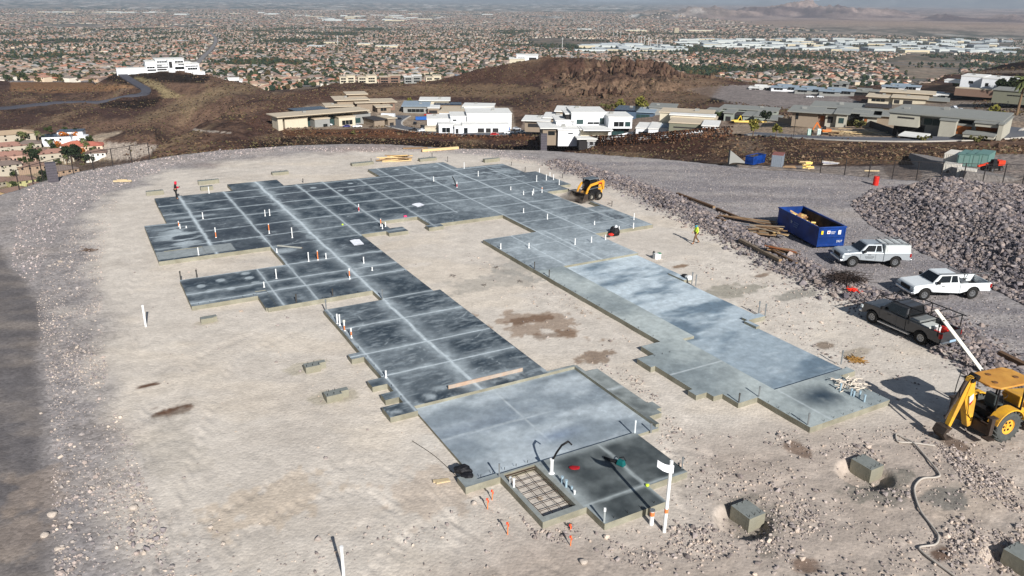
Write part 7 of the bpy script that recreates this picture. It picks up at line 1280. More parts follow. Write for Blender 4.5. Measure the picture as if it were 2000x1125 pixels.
# rebar mat over the earth bed
t = thing("rebar_mat", "dark rebar grid laid over the earth bed between bay and apron", "rebar", LW(14.15, -22.8, 0)); b = MB()
def lp(u, v, z): w = LW(u, v, z); o = LW(14.15, -22.8, 0); return (w[0] - o[0], w[1] - o[1], z)
for u in np.linspace(13.52, 14.83, 4): b.tube([lp(u + random.uniform(-.03, .03), v, .14 + random.uniform(-.02, .02)) for v in np.linspace(-24.35, -21.2, 6)], .013, 5)
for v in np.linspace(-24.25, -21.25, 8): b.tube([lp(u, v + random.uniform(-.03, .03), .165 + random.uniform(-.02, .02)) for u in np.linspace(13.42, 14.93, 4)], .013, 5)
for v in (-24.36, -21.2): b.tube([lp(13.42, v, .2), lp(14.93, v, .2)], .03, 6)
b.build("bar_grid", mat("rebar_rust", (66, 50, 42), .8, .3), t); b = MB(); b.lathe([(.12, -.06), (.13, .0), (.09, .02), (.001, .0)], 12, Matrix.Translation(lp(14.1, -22.6, 0))); b.build("dobie_stone", mat("stone_pale", (160, 146, 130), .9), t)
# anchor bolts along slab edges
b = MB()
for (u0, v0, u1, v1, n) in ((27.9, -54, 27.9, -32, 16), (12.2, -24.7, 15, -24.7, 5), (27.9, -24, 27.9, -21.4, 4), (28.5, -21.1, 33.2, -21.1, 7), (15.4, -19.85, 18, -19.85, 4), (12.1, -45, 12.1, -32, 10), (4.1, -70, 4.1, -61, 6), (26, -60.6, 32, -60.6, 7), (33, -80.6, 45, -75.6, 0), (38, -80.8, 43.6, -80.8, 6), (30, -79, 30, -79, 1), (4.9, -50.2, 9, -50.2, 6), (12.2, -47.6, 15.8, -47.6, 6), (26, -30.5, 27.6, -30.5, 3), (33.4, -24, 33.4, -21.2, 4), (25.9, -63, 25.9, -60.8, 3), (19.3, -60, 19.3, -48, 8)):
    for i in range(n):
        f = (i + .5) / n; w = LW(u0 + (u1 - u0) * f, v0 + (v1 - v0) * f, .28); b.cyl(w, (w[0] + .01, w[1], w[2] + .12), .012, n=5)
o = b.build("anchor_bolts", DSTEEL, None); o.parent = slab; w = LW(20, -50, 0); o.location = (-w[0], -w[1], 0); o["kind"] = "stuff"
# ------------------------------------------------------------------ footings
def footing(label, px, py, w, d, h, notch=None, bars=4, yaw=0, zb=0):
    g = G(px, py, zb); t = thing("concrete_footing", label, "footing", (g[0], g[1], zb), -YAW + math.radians(yaw) + 0, "separate concrete footings"); t.rotation_euler = (0, 0, -math.radians(29.302) * -1 + math.radians(yaw))
    b = MB(); b.box(-w / 2, w / 2, -d / 2, d / 2, -.3, h, 1, top=0)
    if notch: b.box(w / 2 + .003, w / 2 + notch[0], -d / 2 + notch[1], d / 2, -.3, h, 1, top=0)
    b.build("block", [mat("footing_top", (124, 128, 124), .85, ns=4, na=.15), SLAB_SIDE], t)
    for i in range(bars):
        x = -w / 2 + w * (i + .5) / bars; b = MB(); b.cyl((x, d / 2 - .1 if i % 2 else -d / 2 + .1, h), (x + .01, d / 2 - .1 if i % 2 else -d / 2 + .1, h + .12), .012, n=5); b.build("anchor_bolt", DSTEEL, t)
    return t
for q in (("small concrete footing at the left edge of the bare ground nearest the left wing", 405, 629, .75, .45, .32, (.2, .1), 0), ("single footing left of the near slab, farther of two", 610, 724, .8, .55, .38, (.35, .25), 5), ("single footing left of the near slab, nearer of two", 651, 780, .8, .6, .38, (.4, .25), 5), ("footing with two stakes farthest left beyond the slab", 303, 380, 1.6, .5, .4, None, 3), ("rear footing of a pair beyond the slab near the worker in red", 403, 359, 1.6, .6, .4, (.5, .1), 3), ("front footing of a pair beyond the slab near the worker in red", 404, 371, 1.2, .6, .4, None, 2), ("footing bristling with bars beyond the far bump", 547, 341, 1.8, .7, .35, None, 6), ("far footing in front of the lumber pile", 704, 323, 2.2, .7, .35, (.5, .2), 6), ("far footing right of the lumber pile", 835, 314, 2.2, .7, .35, None, 5), ("dark blocks heap on the far ground right of the slab", 957, 316, 1.7, .6, .4, (.4, .1), 2)): footing(*q)
for (px, py, w, d, h, lb) in ((1690, 926, .82, 1.02, .62, "big square footing block standing in its pit, farther of two"), (1458, 1020, .85, 1.0, .62, "big square footing block standing in its pit, nearer of two"), (1996, 1108, .9, 1.1, .6, "footing block cut by the right bottom corner")): footing(lb, px, py, w, d, h, None, 6, zb=-.42 if px < 1900 else -.35)
# ------------------------------------------------------------------ loose things
PAPER = mat("paper", (236, 238, 244), .7)
for (pts, lb) in (([(683, 469.5), (702, 467), (711, 476.5), (692, 479)], "large blank plan sheet lying near the slab's right edge"), ([(804, 399), (820, 396), (829, 400), (816, 404)], "blank plan sheet lying on the far slab")):
    q = [G(p[0], p[1], .33) for p in pts]; c_ = sum(q) / 4; t = thing("plan_sheet", lb, "paper", c_); b = MB(); v_ = [tuple(p - c_) for p in q]; m_ = lambda i, j, k: tuple((np.array(v_[i]) + np.array(v_[j])) / 2 + [0, 0, k]); b.add([v_[0], m_(0, 1, .04), v_[1], v_[3], m_(3, 2, .05), v_[2]], [(0, 3, 4, 1), (1, 4, 5, 2)]); b.add([(p[0], p[1], p[2] - .025) for p in v_], [(0, 1, 2, 3)]); b.build("sheet", PAPER, t)
g = G(817, 402, .33)
def bag(name, label, cat, px, py, z, s, m, seed=1, flat=.7, sc=(1, 1)):
    g = G(px, py, z); rng = np.random.default_rng(seed); b2_ = bmesh.new(); bmesh.ops.create_icosphere(b2_, subdivisions=3, radius=1)
    for v in b2_.verts:
        c = v.co; k = 1 + .28 * (fbm(c.x * 2.2 + seed, c.y * 2.2 + c.z, 3, seed) - .5) * 2; v.co = Vector((c.x * s * k * sc[0], c.y * s * k * sc[1], max(c.z, -.55) * s * k * flat + s * flat * .55))
    me = bpy.data.meshes.new(name); b2_.to_mesh(me); b2_.free(); me.materials.append(m); o = bpy.data.objects.new(name, me); COL.objects.link(o); o.location = tuple(map(float, g)); return tag(o, label, cat)
bag("black_bag", "bulky black equipment bag by the recess at the right edge of the slab", "bag", 1200, 459, .1, .42, mat("bag_black", (24, 24, 28), .6), 3, 1.2); bag("white_jug", "grey white jug set on top of the black bag", "jug", 1203, 445, .75, .13, mat("jug_white", (204, 208, 212), .5), 4, 1.3); bag("red_cloth", "red cloth at the foot of the black bag", "cloth", 1193, 459, .3, .24, mat("cloth_red", (216, 52, 40), .8), 5, .4)
bag("black_bag", "black rubbish sacks slumped on the near bay's left corner", "bag", 904, 922, .3, .3, mat("bag_black", (24, 24, 28), .6), 8, .7, (1.3, .8)); bag("black_sheet", "crumpled black plastic sheet beside the sacks on the near bay's corner", "sheet", 913, 930, .3, .22, mat("bag_black", (24, 24, 28), .6), 9, .5, (1.2, 1)); bag("white_sack", "white sack with dark tools by the bent stakes at the right wing's edge", "sack", 1345, 545, .15, .26, mat("sack_white", (224, 224, 220), .8), 6, .7); bag("dark_rag", "dark rag beside the white sack", "rag", 1337, 540, .15, .24, mat("bag_black", (24, 24, 28), .6), 7, .5)
bag("red_cloth", "dark red cloth dropped on the apron", "cloth", 1122, 914.5, .31, .19, mat("cloth_dark_red", (150, 22, 30), .8), 11, .25, (1.2, .8)); bag("tape_roll", "lime yellow roll lying at the apron's inner right corner", "tape", 1264, 949, .31, .08, mat("lime", (190, 220, 60), .6), 12, .8); bag("tape_roll", "small lime yellow roll on the dark slab", "tape", 669, 439.5, .31, .09, mat("lime", (190, 220, 60), .6), 13, .8); bag("pink_ribbon", "pink ribbon bunch on the far slab's inner edge", "ribbon", 791.5, 423.5, .3, .16, mat("pink", (226, 76, 120), .8), 14, .6); bag("red_stone_marks", "", "", 745, 818, 0, .01, RED) if False else None
# grinder with its pole: teal power tool on the apron
g = G(1213, 909, .3); t = thing("power_tool", "teal and black hand power tool lying on the apron by the pole's shadow", "tool", g, math.radians(140)); b = MB(); b.box(-.18, .2, -.13, .13, .02, .26, tx=.05, ty=.04); b.build("motor_case", mat("tool_teal", (20, 92, 92), .5), t, bevel=.03); b = MB(); b.tube([(.15, 0, .1), (.5, .06, .09), (.85, .02, .06)], .05, 8, radii=[.06, .07, .04]); b.build("handle", BLK, t); b = MB(); b.tube([(-.15, -.12, .22), (0, -.16, .34), (.18, -.12, .24)], .022, 6); b.build("bail", BLK, t)
# buckets
for (px, py, m, hh, r, lb, lid) in ((1281.5, 506, PVC, .42, .16, "left white bucket by the right wing's far corner", None), (1287, 505, PVC, .42, .16, "right white bucket with a green lid by the right wing's far corner", mat("lid_green", (30, 130, 84), .5)), (1276, 505, GREYP, .5, .09, "grey metal cylinder with a black cap beside the two buckets", BLK)):
    g = G(px, py, 0); t = thing("bucket" if r > .1 else "gas_cylinder", lb, "bucket" if r > .1 else "cylinder", g); b = MB(); b.lathe([(.001, 0), (r * .88, .01), (r, hh), (r * 1.05, hh), (r * 1.05, hh - .03)], 18); b.build("shell", m, t, smooth=False); b = MB(); b.lathe([(r * 1.06, hh + .003), (r * 1.06, hh + .03), (.001, hh + .035 if r > .1 else hh + .16)], 18); b.build("lid", lid or PVC, t)
g = G(1709.5, 362); t = thing("red_barrel", "red plastic drum standing alone on the grey gravel yard", "drum", g); b = MB(); b.lathe([(.001, 0), (.28, .01), (.3, .08), (.29, .3), (.31, .33), (.29, .36), (.29, .6), (.31, .63), (.29, .66), (.28, .95), (.26, 1.0), (.001, 1.0)], 20); b.build("shell", mat("drum_red", (206, 44, 34), .5), t); b = MB(); b.cyl((.1, 0, 1.0), (.1, 0, 1.03), .04); b.build("bung", BLK, t)
# lumber
WOOD1 = mat("lumber_pale", (206, 180, 134), .8, ns=2, na=.1, stretch=(1, 8, 8)); WOOD2 = mat("lumber_brown", (142, 116, 88), .9, ns=2, na=.15); WOOD3 = mat("lumber_dark", (96, 74, 56), .9)
def board(name, label, p0, p1, w, h, m, z0=0.0, z1=0.0, cat="board", group=None, grey=None, zb=None):
    a, c = np.array(G(*p0)), np.array(G(*p1)); a[2] = TZ(a[0], a[1]) + z0; c[2] = TZ(c[0], c[1]) + z1; d = Vector(c - a); L = d.length; t = thing(name, label, cat, a, 0, group); t.rotation_euler = d.to_track_quat('X', 'Z').to_euler()
    b = MB(); b.box(0, L, -w / 2, w / 2, 0, h); b.build("timber", m, t); b = MB(); b.box(L + .003, L + .015, -w / 2 + .005, w / 2 - .005, .005, h - .005); b.box(-.015, -.003, -w / 2 + .005, w / 2 - .005, .005, h - .005); b.build("end_grain", WOOD2, t); return t
board("long_beam", "long pale beam lying on the far ground behind the slab", (824, 297), (895, 290.5), .35, .3, WOOD1, .05, .05); board("plank", "weathered plank lying left of the long pale beam", (787, 291.5), (835, 289.5), .3, .12, WOOD2, .05, .05)
board("form_board", "orange stained form board set along the step of the near bay", (876, 770), (1020, 735), .05, .2, mat("form_board", (168, 156, 144), .85, ns=3, na=.12, c2=(172, 146, 126)), .3, .3)
board("form_board", "pale pipe like bar lying in the dust on the middle of the dark slab", (543, 487.5), (590, 492), .12, .08, mat("bar_grey", (160, 160, 152), .7), .3, .3)
for q in (((1322, 383), (1394, 409), .3, .2, WOOD3, "long black rail lying on the gravel berm, upper part"), ((1399, 412), (1440, 429), .25, .2, WOOD3, "long black rail lying on the gravel berm, lower part"), ((1398, 440), (1414, 447), .25, .15, WOOD3, "short black rail beside the berm"), ((1444, 481), (1522, 525), .28, .22, mat("rail_grey", (126, 112, 96), .8), "long grey form rail at the toe of the berm"), ((1500, 505), (1553, 534), .2, .12, WOOD3, "dark rusty rail beside the grey form rail"), ((1885, 708), (1940, 722), .3, .2, WOOD3, ""), ((1948, 705), (2010, 732), .3, .25, WOOD3, "dark timber beyond the sun canopy at the right edge")):
    if q[5]: board("form_rail", q[5], q[0], q[1], q[2], q[3], q[4], .1, .1)
rr = random.Random(5)
def stack(name, label, px, py, n, L, spread, mats_, ang, z=0.0, hgt=.05, cat="lumber pile", rmin=None, jit=.25):
    g = G(px, py) if rmin is None else TP(px, py, rmin, 700); g[2] = TZ(g[0], g[1]) + z; t = thing(name, label, cat, g, 0)
    for i in range(n):
        l = L * rr.uniform(.55, 1.1); M = Matrix.Translation((rr.uniform(-spread, spread), rr.uniform(-spread, spread) * .6, .03 + i * hgt * .45)) @ Matrix.Rotation(math.radians(ang) + rr.gauss(0, jit), 4, 'Z') @ Matrix.Rotation(rr.gauss(0, .04), 4, 'Y'); b = MB(); b.box(-l / 2, l / 2, -rr.uniform(.04, .14), .06, -.02, hgt - .02, M=M); b.build("board", mats_[i % len(mats_)], t)
    return t
stack("lumber_pile", "splayed heap of tan boards on the berm left of the blue dumpster", 1492, 463, 30, 2.8, .6, [WOOD1, WOOD2, mat("lumber_tan", (196, 164, 112), .8), WOOD3, WOOD2, mat("lumber_grey", (132, 120, 104), .9)], -30, .2, .05)
stack("lumber_pile", "bundle of long thin strips beside the splayed boards", 1462, 436, 9, 6.0, .5, [mat("lumber_grey", (132, 120, 104), .9), WOOD3, WOOD2], -33, .2, .05, jit=.05); stack("lumber_pile", "loose rusty strips at the toe of the rubble berm", 1520, 512, 12, 2.2, .5, [WOOD2, WOOD3, mat("lumber_rust", (140, 84, 52), .9)], -33, .15, .05)
stack("lumber_pile", "low pile of yellowish lumber behind the far footing", 775, 314, 14, 3.4, .9, [WOOD1, mat("lumber_tan", (196, 164, 112), .8), WOOD2], 8, .02, .1); stack("short_boards", "two short pale boards on the ground left of the near bay corner", 863, 941, 2, 1.0, .18, [mat("board_buff", (196, 176, 140), .8)], 8, .02, .05); stack("small_frame_board", "short tan board held by pegs far left beyond the slab", 240, 356, 2, 1.8, .1, [mat("board_buff", (196, 176, 140), .8)], 5, .05, .15)
stack("steel_plate", "grey steel sheet lying on the berm left of the splayed boards", 1452, 449, 2, 1.6, .1, [mat("sheet_steel", (112, 118, 124), .4, .5)], -20, .3, .03); bag("grey_tub", "pale grey tub lying at the toe of the berm", "tub", 1452, 478, .1, .45, mat("tub_grey", (170, 178, 182), .5), 21, .35, (1.2, .7))
# brush pile, red netting, tumbleweeds, tangle of white tubing
def tangle(name, label, cat, px, py, n, R, m, r, z=0.0, seed=3, flat=.4, closed=False, lift_=0.0):
    g = G(px, py, z); g[2] = TZ(g[0], g[1]) + lift_ if z == 0 else z; q = random.Random(seed); b = MB()
    for i in range(n):
        a = q.uniform(0, 6.28); c = Vector((q.gauss(0, R * .35), q.gauss(0, R * .3), abs(q.gauss(0, R * flat * .5)) + .03)); pts = []
        for k in range(6): a += q.uniform(-.7, .7) * (2 if closed else .6); c = c + Vector((math.cos(a), math.sin(a), q.uniform(-.25, .25))) * R * .22; c.z = min(max(c.z, .03), R * flat * 1.4); pts.append(c.copy())
        b.tube(pts, r, 5)
    return tag(b.build(name, m), label, cat) if False else _tg(b, name, label, cat, g, m)
def _tg(b, name, label, cat, g, m):
    o = b.build(name, m); o.location = tuple(map(float, g)); return tag(o, label, cat)
tangle("brush_pile", "dark heap of dry branches on the rubble berm between the trucks", "brush", 1652, 569, 240, .85, mat("twig_dark", (54, 44, 40), .9), .014, seed=5, flat=.35, lift_=.1); tangle("safety_netting", "bright red safety netting crumpled beside the branch heap", "netting", 1668, 583, 50, .36, mat("net_red", (226, 50, 30), .7), .03, seed=6, flat=.25)
tangle("hose_coil", "tangled coil of pale flexible hose on the end slab", "hose", 1658, 752, 26, .72, mat("hose_pale", (212, 200, 184), .6), .028, z=.32, seed=8, flat=.18, closed=True); tangle("wire_bundle", "bundle of yellowed reed like wire behind the right wing's near corner", "wire", 1672, 705, 40, .42, mat("wire_straw", (150, 112, 56), .8), .02, seed=9, flat=.2)
for i, (px, py, s, lb) in enumerate(((1302, 378, .35, "dry brown weed beside the black rail"), (175, 490, .4, "small dry weed on the bare ground at the left"), (945, 558, .3, "rebar tuft in the bare court, left"), (1015, 551, .3, "rebar tuft in the bare court, right"), (885, 540, .3, "rebar tuft at the court's left"), (968, 523, .3, "wire tuft at the far side of the court"), (1190, 398, .25, "bent bars behind the skid steer's curb"))): tangle("weed_tuft" if i < 2 else "rebar_tuft", lb, "weed" if i < 2 else "rebar", px, py, 22 if i < 2 else 12, s * (1 if i < 2 else .6), WOOD3 if i < 2 else mat('rebar_pale', (96, 86, 80), .8), .014 if i < 2 else .009, seed=20 + i, flat=.6)
def hose(name, label, pts, r, m, close=None):
    P3 = []
    for (px, py, z) in pts: g = G(px, py); P3.append(Vector((g[0], g[1], TZ(g[0], g[1]) + r + z)))
    Q = []
    for i in range(len(P3) - 1):
        p0, p1, p2, p3 = P3[max(i - 1, 0)], P3[i], P3[i + 1], P3[min(i + 2, len(P3) - 1)]
        for k in range(8):
            t_ = k / 8; Q.append(.5 * ((2 * p1) + (p2 - p0) * t_ + (2 * p0 - 5 * p1 + 4 * p2 - p3) * t_ ** 2 + (3 * p1 - p0 - 3 * p2 + p3) * t_ ** 3))
    b = MB(); b.tube(Q + [P3[-1]], r, 7); return tag(b.build(name, m, smooth=True), label, "hose")
HM2 = mat("hose_grey", (176, 168, 158), .7); hose("long_hose", "long pale hose snaking down past the square footing blocks", [(1825, 871, .02), (1782, 866, .03), (1754, 863, .02), (1750, 850, .02), (1762, 855, .02), (1782, 866, .06), (1802, 886, .02), (1833, 925, .02), (1828, 934, .02), (1802, 937, .02), (1788, 948, .02), (1786, 965, .02), (1797, 998, .03), (1818, 1027, .02), (1832, 1048, .02), (1827, 1064, .02), (1796, 1071, .02), (1802, 1082, .03), (1830, 1104, .02), (1870, 1132, .02)], .042, HM2)
hose("thin_cord", "thin dark cord trailing from the near bay's left corner", [(805, 862, .01), (850, 892, .01), (893, 932, .01)], .012, DSTEEL)
for (px, py, lb) in ((1355, 553, "low timber curb piece by the right wing's edge"),): pass
# ------------------------------------------------------------------ fences and pillars at the pad's edge
FENM = mat("fence_dark", (54, 50, 50), .6, .3)
def fence(label, pts, h, dense, posts):
    P3 = []
    for p in pts: g = G(*p); P3.append(np.array([g[0], g[1], TZ(g[0], g[1])]))
    o = P3[0]; t = thing("wire_fence", label, "fence", o); b = MB(); w = MB()
    for a, c in zip(P3[:-1], P3[1:]):
        a_, c_ = Vector(a - o), Vector(c - o); L = (c_ - a_).length; up = Vector((0, 0, h))
        b.cyl(a_ + up, c_ + up, .03, n=6); w.cyl(a_ + up * .06, c_ + up * .06, .012, n=4)
        for i in range(int(L / dense)): q = a_.lerp(c_, (i + .5) * dense / L); w.cyl(q, q + up, .009, n=3, caps=False)
    b.build("top_rail", FENM, t); w.build("wire_mesh", mat("wire_grey", (86, 82, 82), .6), t)
    for px, py in posts:
        g = G(px, py); q = Vector((g[0], g[1], TZ(g[0], g[1]))) - Vector(o); b = MB(); b.cyl(q + Vector((0, 0, -.5)), q + Vector((0, 0, h + .06)), .055, n=8); b.build("fence_post", FENM, t)
    return t
fence("dark wire fence along the right rim of the pad above the container yard", [(1590, 335), (1649, 341), (1696, 346), (1745, 350), (1789, 352), (1836, 354), (1880, 355.5), (1919, 356.5), (1958, 357.5), (1997, 358.5), (2060, 361)], 2.1, .16, [(1602, 336), (1649, 341), (1696, 346), (1742, 350), (1789, 352), (1836, 354), (1880, 355.5), (1919, 356.5), (1958, 357.5), (1997, 358.5)])
fence("dark wire fence along the left rim of the pad above the tiled houses", [(38, 371), (65, 361), (110, 348), (144, 340), (183, 332), (221, 325), (258, 319), (293, 313)], 2.0, .3, [(38, 371), (65, 361), (85, 354), (144, 340), (183, 332), (221, 325), (258, 319), (293, 313)])
BLOCK = mat("split_block", (84, 80, 86), .95, ns=3, na=.18, bump=.03, bs=8)
for (px0, px1, yb, yt, lb, nc) in ((97, 113, 357, 319, "leaning grey block pillar among the stones at the left rim", 9), (1056, 1068, 293, 262, "grey block pillar on the far rim before the brown yard wall", 8)):
    g = G((px0 + px1) / 2, yb); _, h = height_at(((px0 + px1) / 2, yb), yt, 0); wd = (px1 - px0) / FPX * math.hypot(g[0], g[1], HC); t = thing("block_pillar", lb, "pillar", g, -math.atan2(g[0], g[1]))
    for i in range(nc): b = MB(); z0 = -.4 + (h + .4) * i / nc; z1 = -.4 + (h + .4) * (i + 1) / nc - .015; b.box(-wd / 2, wd / 2, 0, wd, z0, z1); b.build("block_course", BLOCK, t, bevel=.01)
# ------------------------------------------------------------------ lower yard, estate vehicles and gear
def at(px, py, r0=110, r1=700): return TP(px, py, r0, r1)
def box_thing(name, label, cat, px, py, w, d, h, m, yaw, group=None, ribs=8, door=None, roof=None, r0=110, r1=700):
    g = at(px, py, r0, r1); t = thing(name, label, cat, g, math.radians(yaw) - math.atan2(g[0], g[1]), group); b = MB(); b.box(-w / 2, w / 2, 0, d, 0, h); b.build("shell", m, t)
    b = MB()
    for i in range(ribs): x = -w / 2 + w * (i + .5) / ribs; b.box(x - .06, x + .06, -.05, -.004, .1, h - .1)
    b.build("rib", m, t); b = MB(); b.box(-w / 2 - .03, w / 2 + .03, -.03, d + .03, h + .002, h + .1); b.build("roof", roof or m, t)
    if door: b = MB(); b.box(-w * .4, -.05, -.09, -.055, .15, h - .15); b.build("door", door, t); b = MB(); b.box(.05, w * .4, -.09, -.055, .15, h - .15); b.build("door", door, t)
    return t
CG = mat("container_green", (96, 128, 122), .6); CG2 = mat("container_door", (120, 150, 142), .6); CW = mat("container_white", (214, 208, 196), .6)
box_thing("shipping_container", "tan white container, leftmost of the row in the lower yard", "container", 1855, 327, 3.0, 6, 2.7, CW, -10, "containers of the lower yard")
for i, (px, lb) in enumerate(((1879, "grey green container beside the tan white one"), (1897, "grey green container, middle of the three green ones"), (1914, "grey green container at the right end of the row"))): box_thing("shipping_container", lb, "container", px, 326.5, 2.35, 6, 2.6, CG, -10, "containers of the lower yard", 4, CG2)
for (px, py, lb) in ((1857, 337, "white boxy trailer left of the two in the lower yard"), (1884, 349, "white boxy trailer right of the two, nearest the fence")):
    t = box_thing("box_trailer", lb, "trailer", px, py, 2.8, 2.0, 1.5, CW, -6, "white trailers of the lower yard", 3)
    for x in (-.5, .5): b = MB(); b.cyl((x, -.12, .1), (x, .1, .1), .3, n=12); b.build("wheel", TYRE, t)
g = at(1936, 334); t = thing("telehandler", "red and black telehandler parked at the right of the lower yard", "telehandler", g, .4)
for x in (-1.2, 1.2):
    for s in (-1, 1): wheel(t, x, s * .95, .5, .4)
b = MB(); b.box(-2, 1.9, -.7, .7, .5, 1.1); b.build("chassis", BLK, t); b = MB(); b.box(.4, 2.2, -.9, .1, 1.1, 2.0); b.build("engine_cover", mat("tele_red", (214, 62, 34), .5), t, bevel=.05); b = MB(); b.box(-1.0, .2, -.8, 0, 1.1, 2.3, tx=.1, ty=.1); b.build("cab", BLK, t); b = MB(); b.prism([(-3.4, .9), (2.0, 1.7), (2.0, 2.0), (-3.4, 1.2)], .25, .6, 'y'); b.build("telescopic_boom", mat("tele_red", (214, 62, 34), .5), t)
t = dumpster("dumpster", "blue dumpster in the lower yard against the brown bank", 6, 2.3, 2.2, BLUE); g = at(1470, 324); t.location = tuple(map(float, g)); t.rotation_euler = (0, 0, .75); t.scale = (.8,) * 3
box_thing("shipping_container", "rusty topped grey container beside the blue dumpster in the lower yard", "container", 1516, 326, 2.2, 3.5, 2.4, mat("container_grey", (124, 132, 142), .6), -5, "containers of the lower yard", 6, None, mat("rust_top", (130, 84, 78), .8))
g = at(1424, 321); t = thing("concrete_ramp", "triangular grey concrete wing wall at the bank's foot", "wall", g, .2); b = MB(); b.prism([(0, 0), (4.5, 0), (0, 3.2)], 0, .8, 'y'); b.build("wall", mat("stucco_grey", (140, 140, 136)), t)
YPAL = mat("pallet_yellow", (226, 196, 110), .8)
for (px, py, n, L, ms, ang, lb, nm) in ((1572, 320, 6, 4, [WOOD1], 4, "long yellow planks stacked behind the rim fence", "lumber_pile"), (1577, 331, 14, 1.7, [YPAL, WOOD1], 10, "stacked yellow pallets behind the rim fence", "pallet_stack"), (1545, 330, 4, 2.6, [WOOD2], 5, "brown board heap left of the yellow pallets", "lumber_pile"), (1620, 322, 7, 4, [CW, mat("pipe_lilac", (170, 170, 180))], -6, "bundle of pale pipes behind the rim fence", "pipe_bundle"), (1700, 337, 3, 2.5, [mat("board_buff", (196, 176, 140), .8)], -4, "tan sheets lying in the lower yard", "board_stack")): stack(nm, lb, px, py, n, L, .6, ms, ang, .1, .22, "stack", 110, .12)
# blue dumpsters and trailer of the estate
for (px, py, L, yaw, lb) in ((812, 235, 7, .05, "blue dumpster on the turning circle by the pale villas"), (916, 261, 6, -.02, "low blue dumpster before the white house's entry"), (971, 257, 7, .02, "blue dumpster before the white house's garage arches")):
    t = dumpster("dumpster", lb, L, 2.3, 2.0 if px != 916 else 1.2, mat("dumpster_bright", (36, 92, 168), .5)); g = at(px, py, 380, 600); t.location = tuple(map(float, g)); t.rotation_euler = (0, 0, -math.atan2(g[0], g[1]) + yaw)
box_thing("office_trailer", "long white site trailer beside the turning circle", "trailer", 757, 232, 8.5, 2.6, 3.0, mat("trailer_white", (228, 230, 232), .6), -20, None, 10, None, None, 400, 700)
# small cars: one mesh body with glass and wheels, too small to show parts
def car_mesh(paint, truck=False):
    b = MB(); zb = .35
    if truck: pr = [(-2.7, zb), (2.6, zb), (2.65, .9), (1.3, 1.1), (.7, 1.7), (-.4, 1.7), (-.6, 1.1), (-2.7, 1.1)]
    else: pr = [(-2.2, zb), (2.2, zb), (2.25, .75), (1.2, .95), (.5, 1.45), (-1.2, 1.45), (-2.0, 1.0), (-2.25, .8)]
    b.prism(pr, -.88, .88, 'y', 0)
    gl = [(1.2, 1.13), (.66, 1.64), (-.36, 1.64), (-.5, 1.15)] if truck else [(1.0, 1.0), (.46, 1.39), (-1.15, 1.39), (-1.75, 1.05)]
    b.prism(gl, -.9, .9, 'y', 1)
    if truck: b.box(-2.6, -.7, -.75, .75, 1.0, 1.105, 1)
    for x in (-1.4, 1.45):
        for s in (-1, 1): b.cyl((x, s * .7, .36), (x, s * .92, .36), .36, n=12, mi=2)
    return b.mesh("parked_car", [paint, WGL, TYRE])
cm = {}
def small_car(px, py, yaw, colr, label, truck=False, r0=200, r1=800):
    k = (colr, truck); c = dict(white=(226, 228, 230), blue=(58, 60, 120), red=(176, 30, 34), black=(34, 34, 38), silver=(180, 184, 190))[colr]
    if k not in cm: cm[k] = car_mesh(mat("carp_" + colr, c, .35, coat=.4), truck)
    g = at(px, py, r0, r1); o = bpy.data.objects.new("parked_pickup" if truck else "parked_car", cm[k]); COL.objects.link(o); o.location = (g[0], g[1], g[2] + .15); o.rotation_euler = (0, 0, math.radians(yaw) - math.atan2(g[0], g[1])); tag(o, label, "car", "vehicles parked on the estate")
for q in ((640, 246, 5, 'white', "white pickup before the long cream house, leftmost", True), (677, 249, 175, 'blue', "dark blue car before the long cream house"), (698, 249, 8, 'white', "white pickup right of the dark blue car", True), (781, 234, 80, 'black', "black car in the turning circle"), (811, 243, 80, 'black', "dark car near the white house's low wall"), (836, 226, 10, 'red', "red car behind the blue dumpster on the turning circle", True), (808, 256, 10, 'black', "dark pickup on the road under the white house", True), (825, 257, 30, 'white', "white truck facing the boulder row", True), (864, 254, 60, 'red', "red machine like car by the white house's corner"), (966, 265, 5, 'red', "red car on the road below the white house"), (994, 262, 5, 'white', "white pickup, left of two on the road end", True), (1018, 261, 5, 'white', "white pickup, right of two on the road end", True), (1009, 254, 20, 'silver', "silver car right of the white house"),
    (1582, 191, 10, 'white', "white van on the gravel plateau", True), (1602, 191, 5, 'white', "white car right of the van on the plateau"), (1863, 213, -60, 'silver', "silver truck on the upper right lot with a long shadow", True), (1877, 219, 175, 'white', "white pickup right of the silver truck on the upper right lot", True), (1848, 268, 10, 'blue', "blue bin truck parked below the wood cladding")): small_car(*q)
# building site by the road: excavator, toilets, formwork
def digger(label, px, py, col_, yaw, s=1.0):
    g = at(px, py, 200, 500); t = thing("excavator", label, "excavator", g, yaw); t.scale = (s,) * 3; m = mat("dig_" + col_, dict(orange=(206, 110, 40), yellow=(206, 180, 60))[col_], .6)
    for sd_ in (-1, 1): b = MB(); b.prism([(-1.6, .1), (1.6, .1), (1.9, .4), (1.6, .75), (-1.6, .75), (-1.9, .4)], sd_ * 1.0 - .25, sd_ * 1.0 + .25, 'y'); b.build("track", BLK, t)
    b = MB(); b.box(-1.7, 1.2, -1.1, 1.1, .8, 1.7); b.build("engine_house", m, t, bevel=.1); b = MB(); b.box(.1, 1.3, .1, 1.1, 1.7, 2.7, tx=.1); b.build("cab", BLK, t); b = MB(); b.prism([(1.0, 1.2), (2.9, 3.8), (3.3, 3.7), (1.5, 1.1)], -.2, .2, 'y'); b.build("boom", m, t); b = MB(); b.prism([(2.8, 3.9), (3.3, 3.8), (4.3, 1.3), (4.0, 1.2)], -.15, .15, 'y'); b.build("stick", m, t); b = MB(); b.prism([(4.0, 1.3), (4.5, 1.2), (4.6, .4), (3.8, .3), (3.9, .8)], -.4, .4, 'y'); b.build("bucket", WEAR, t)
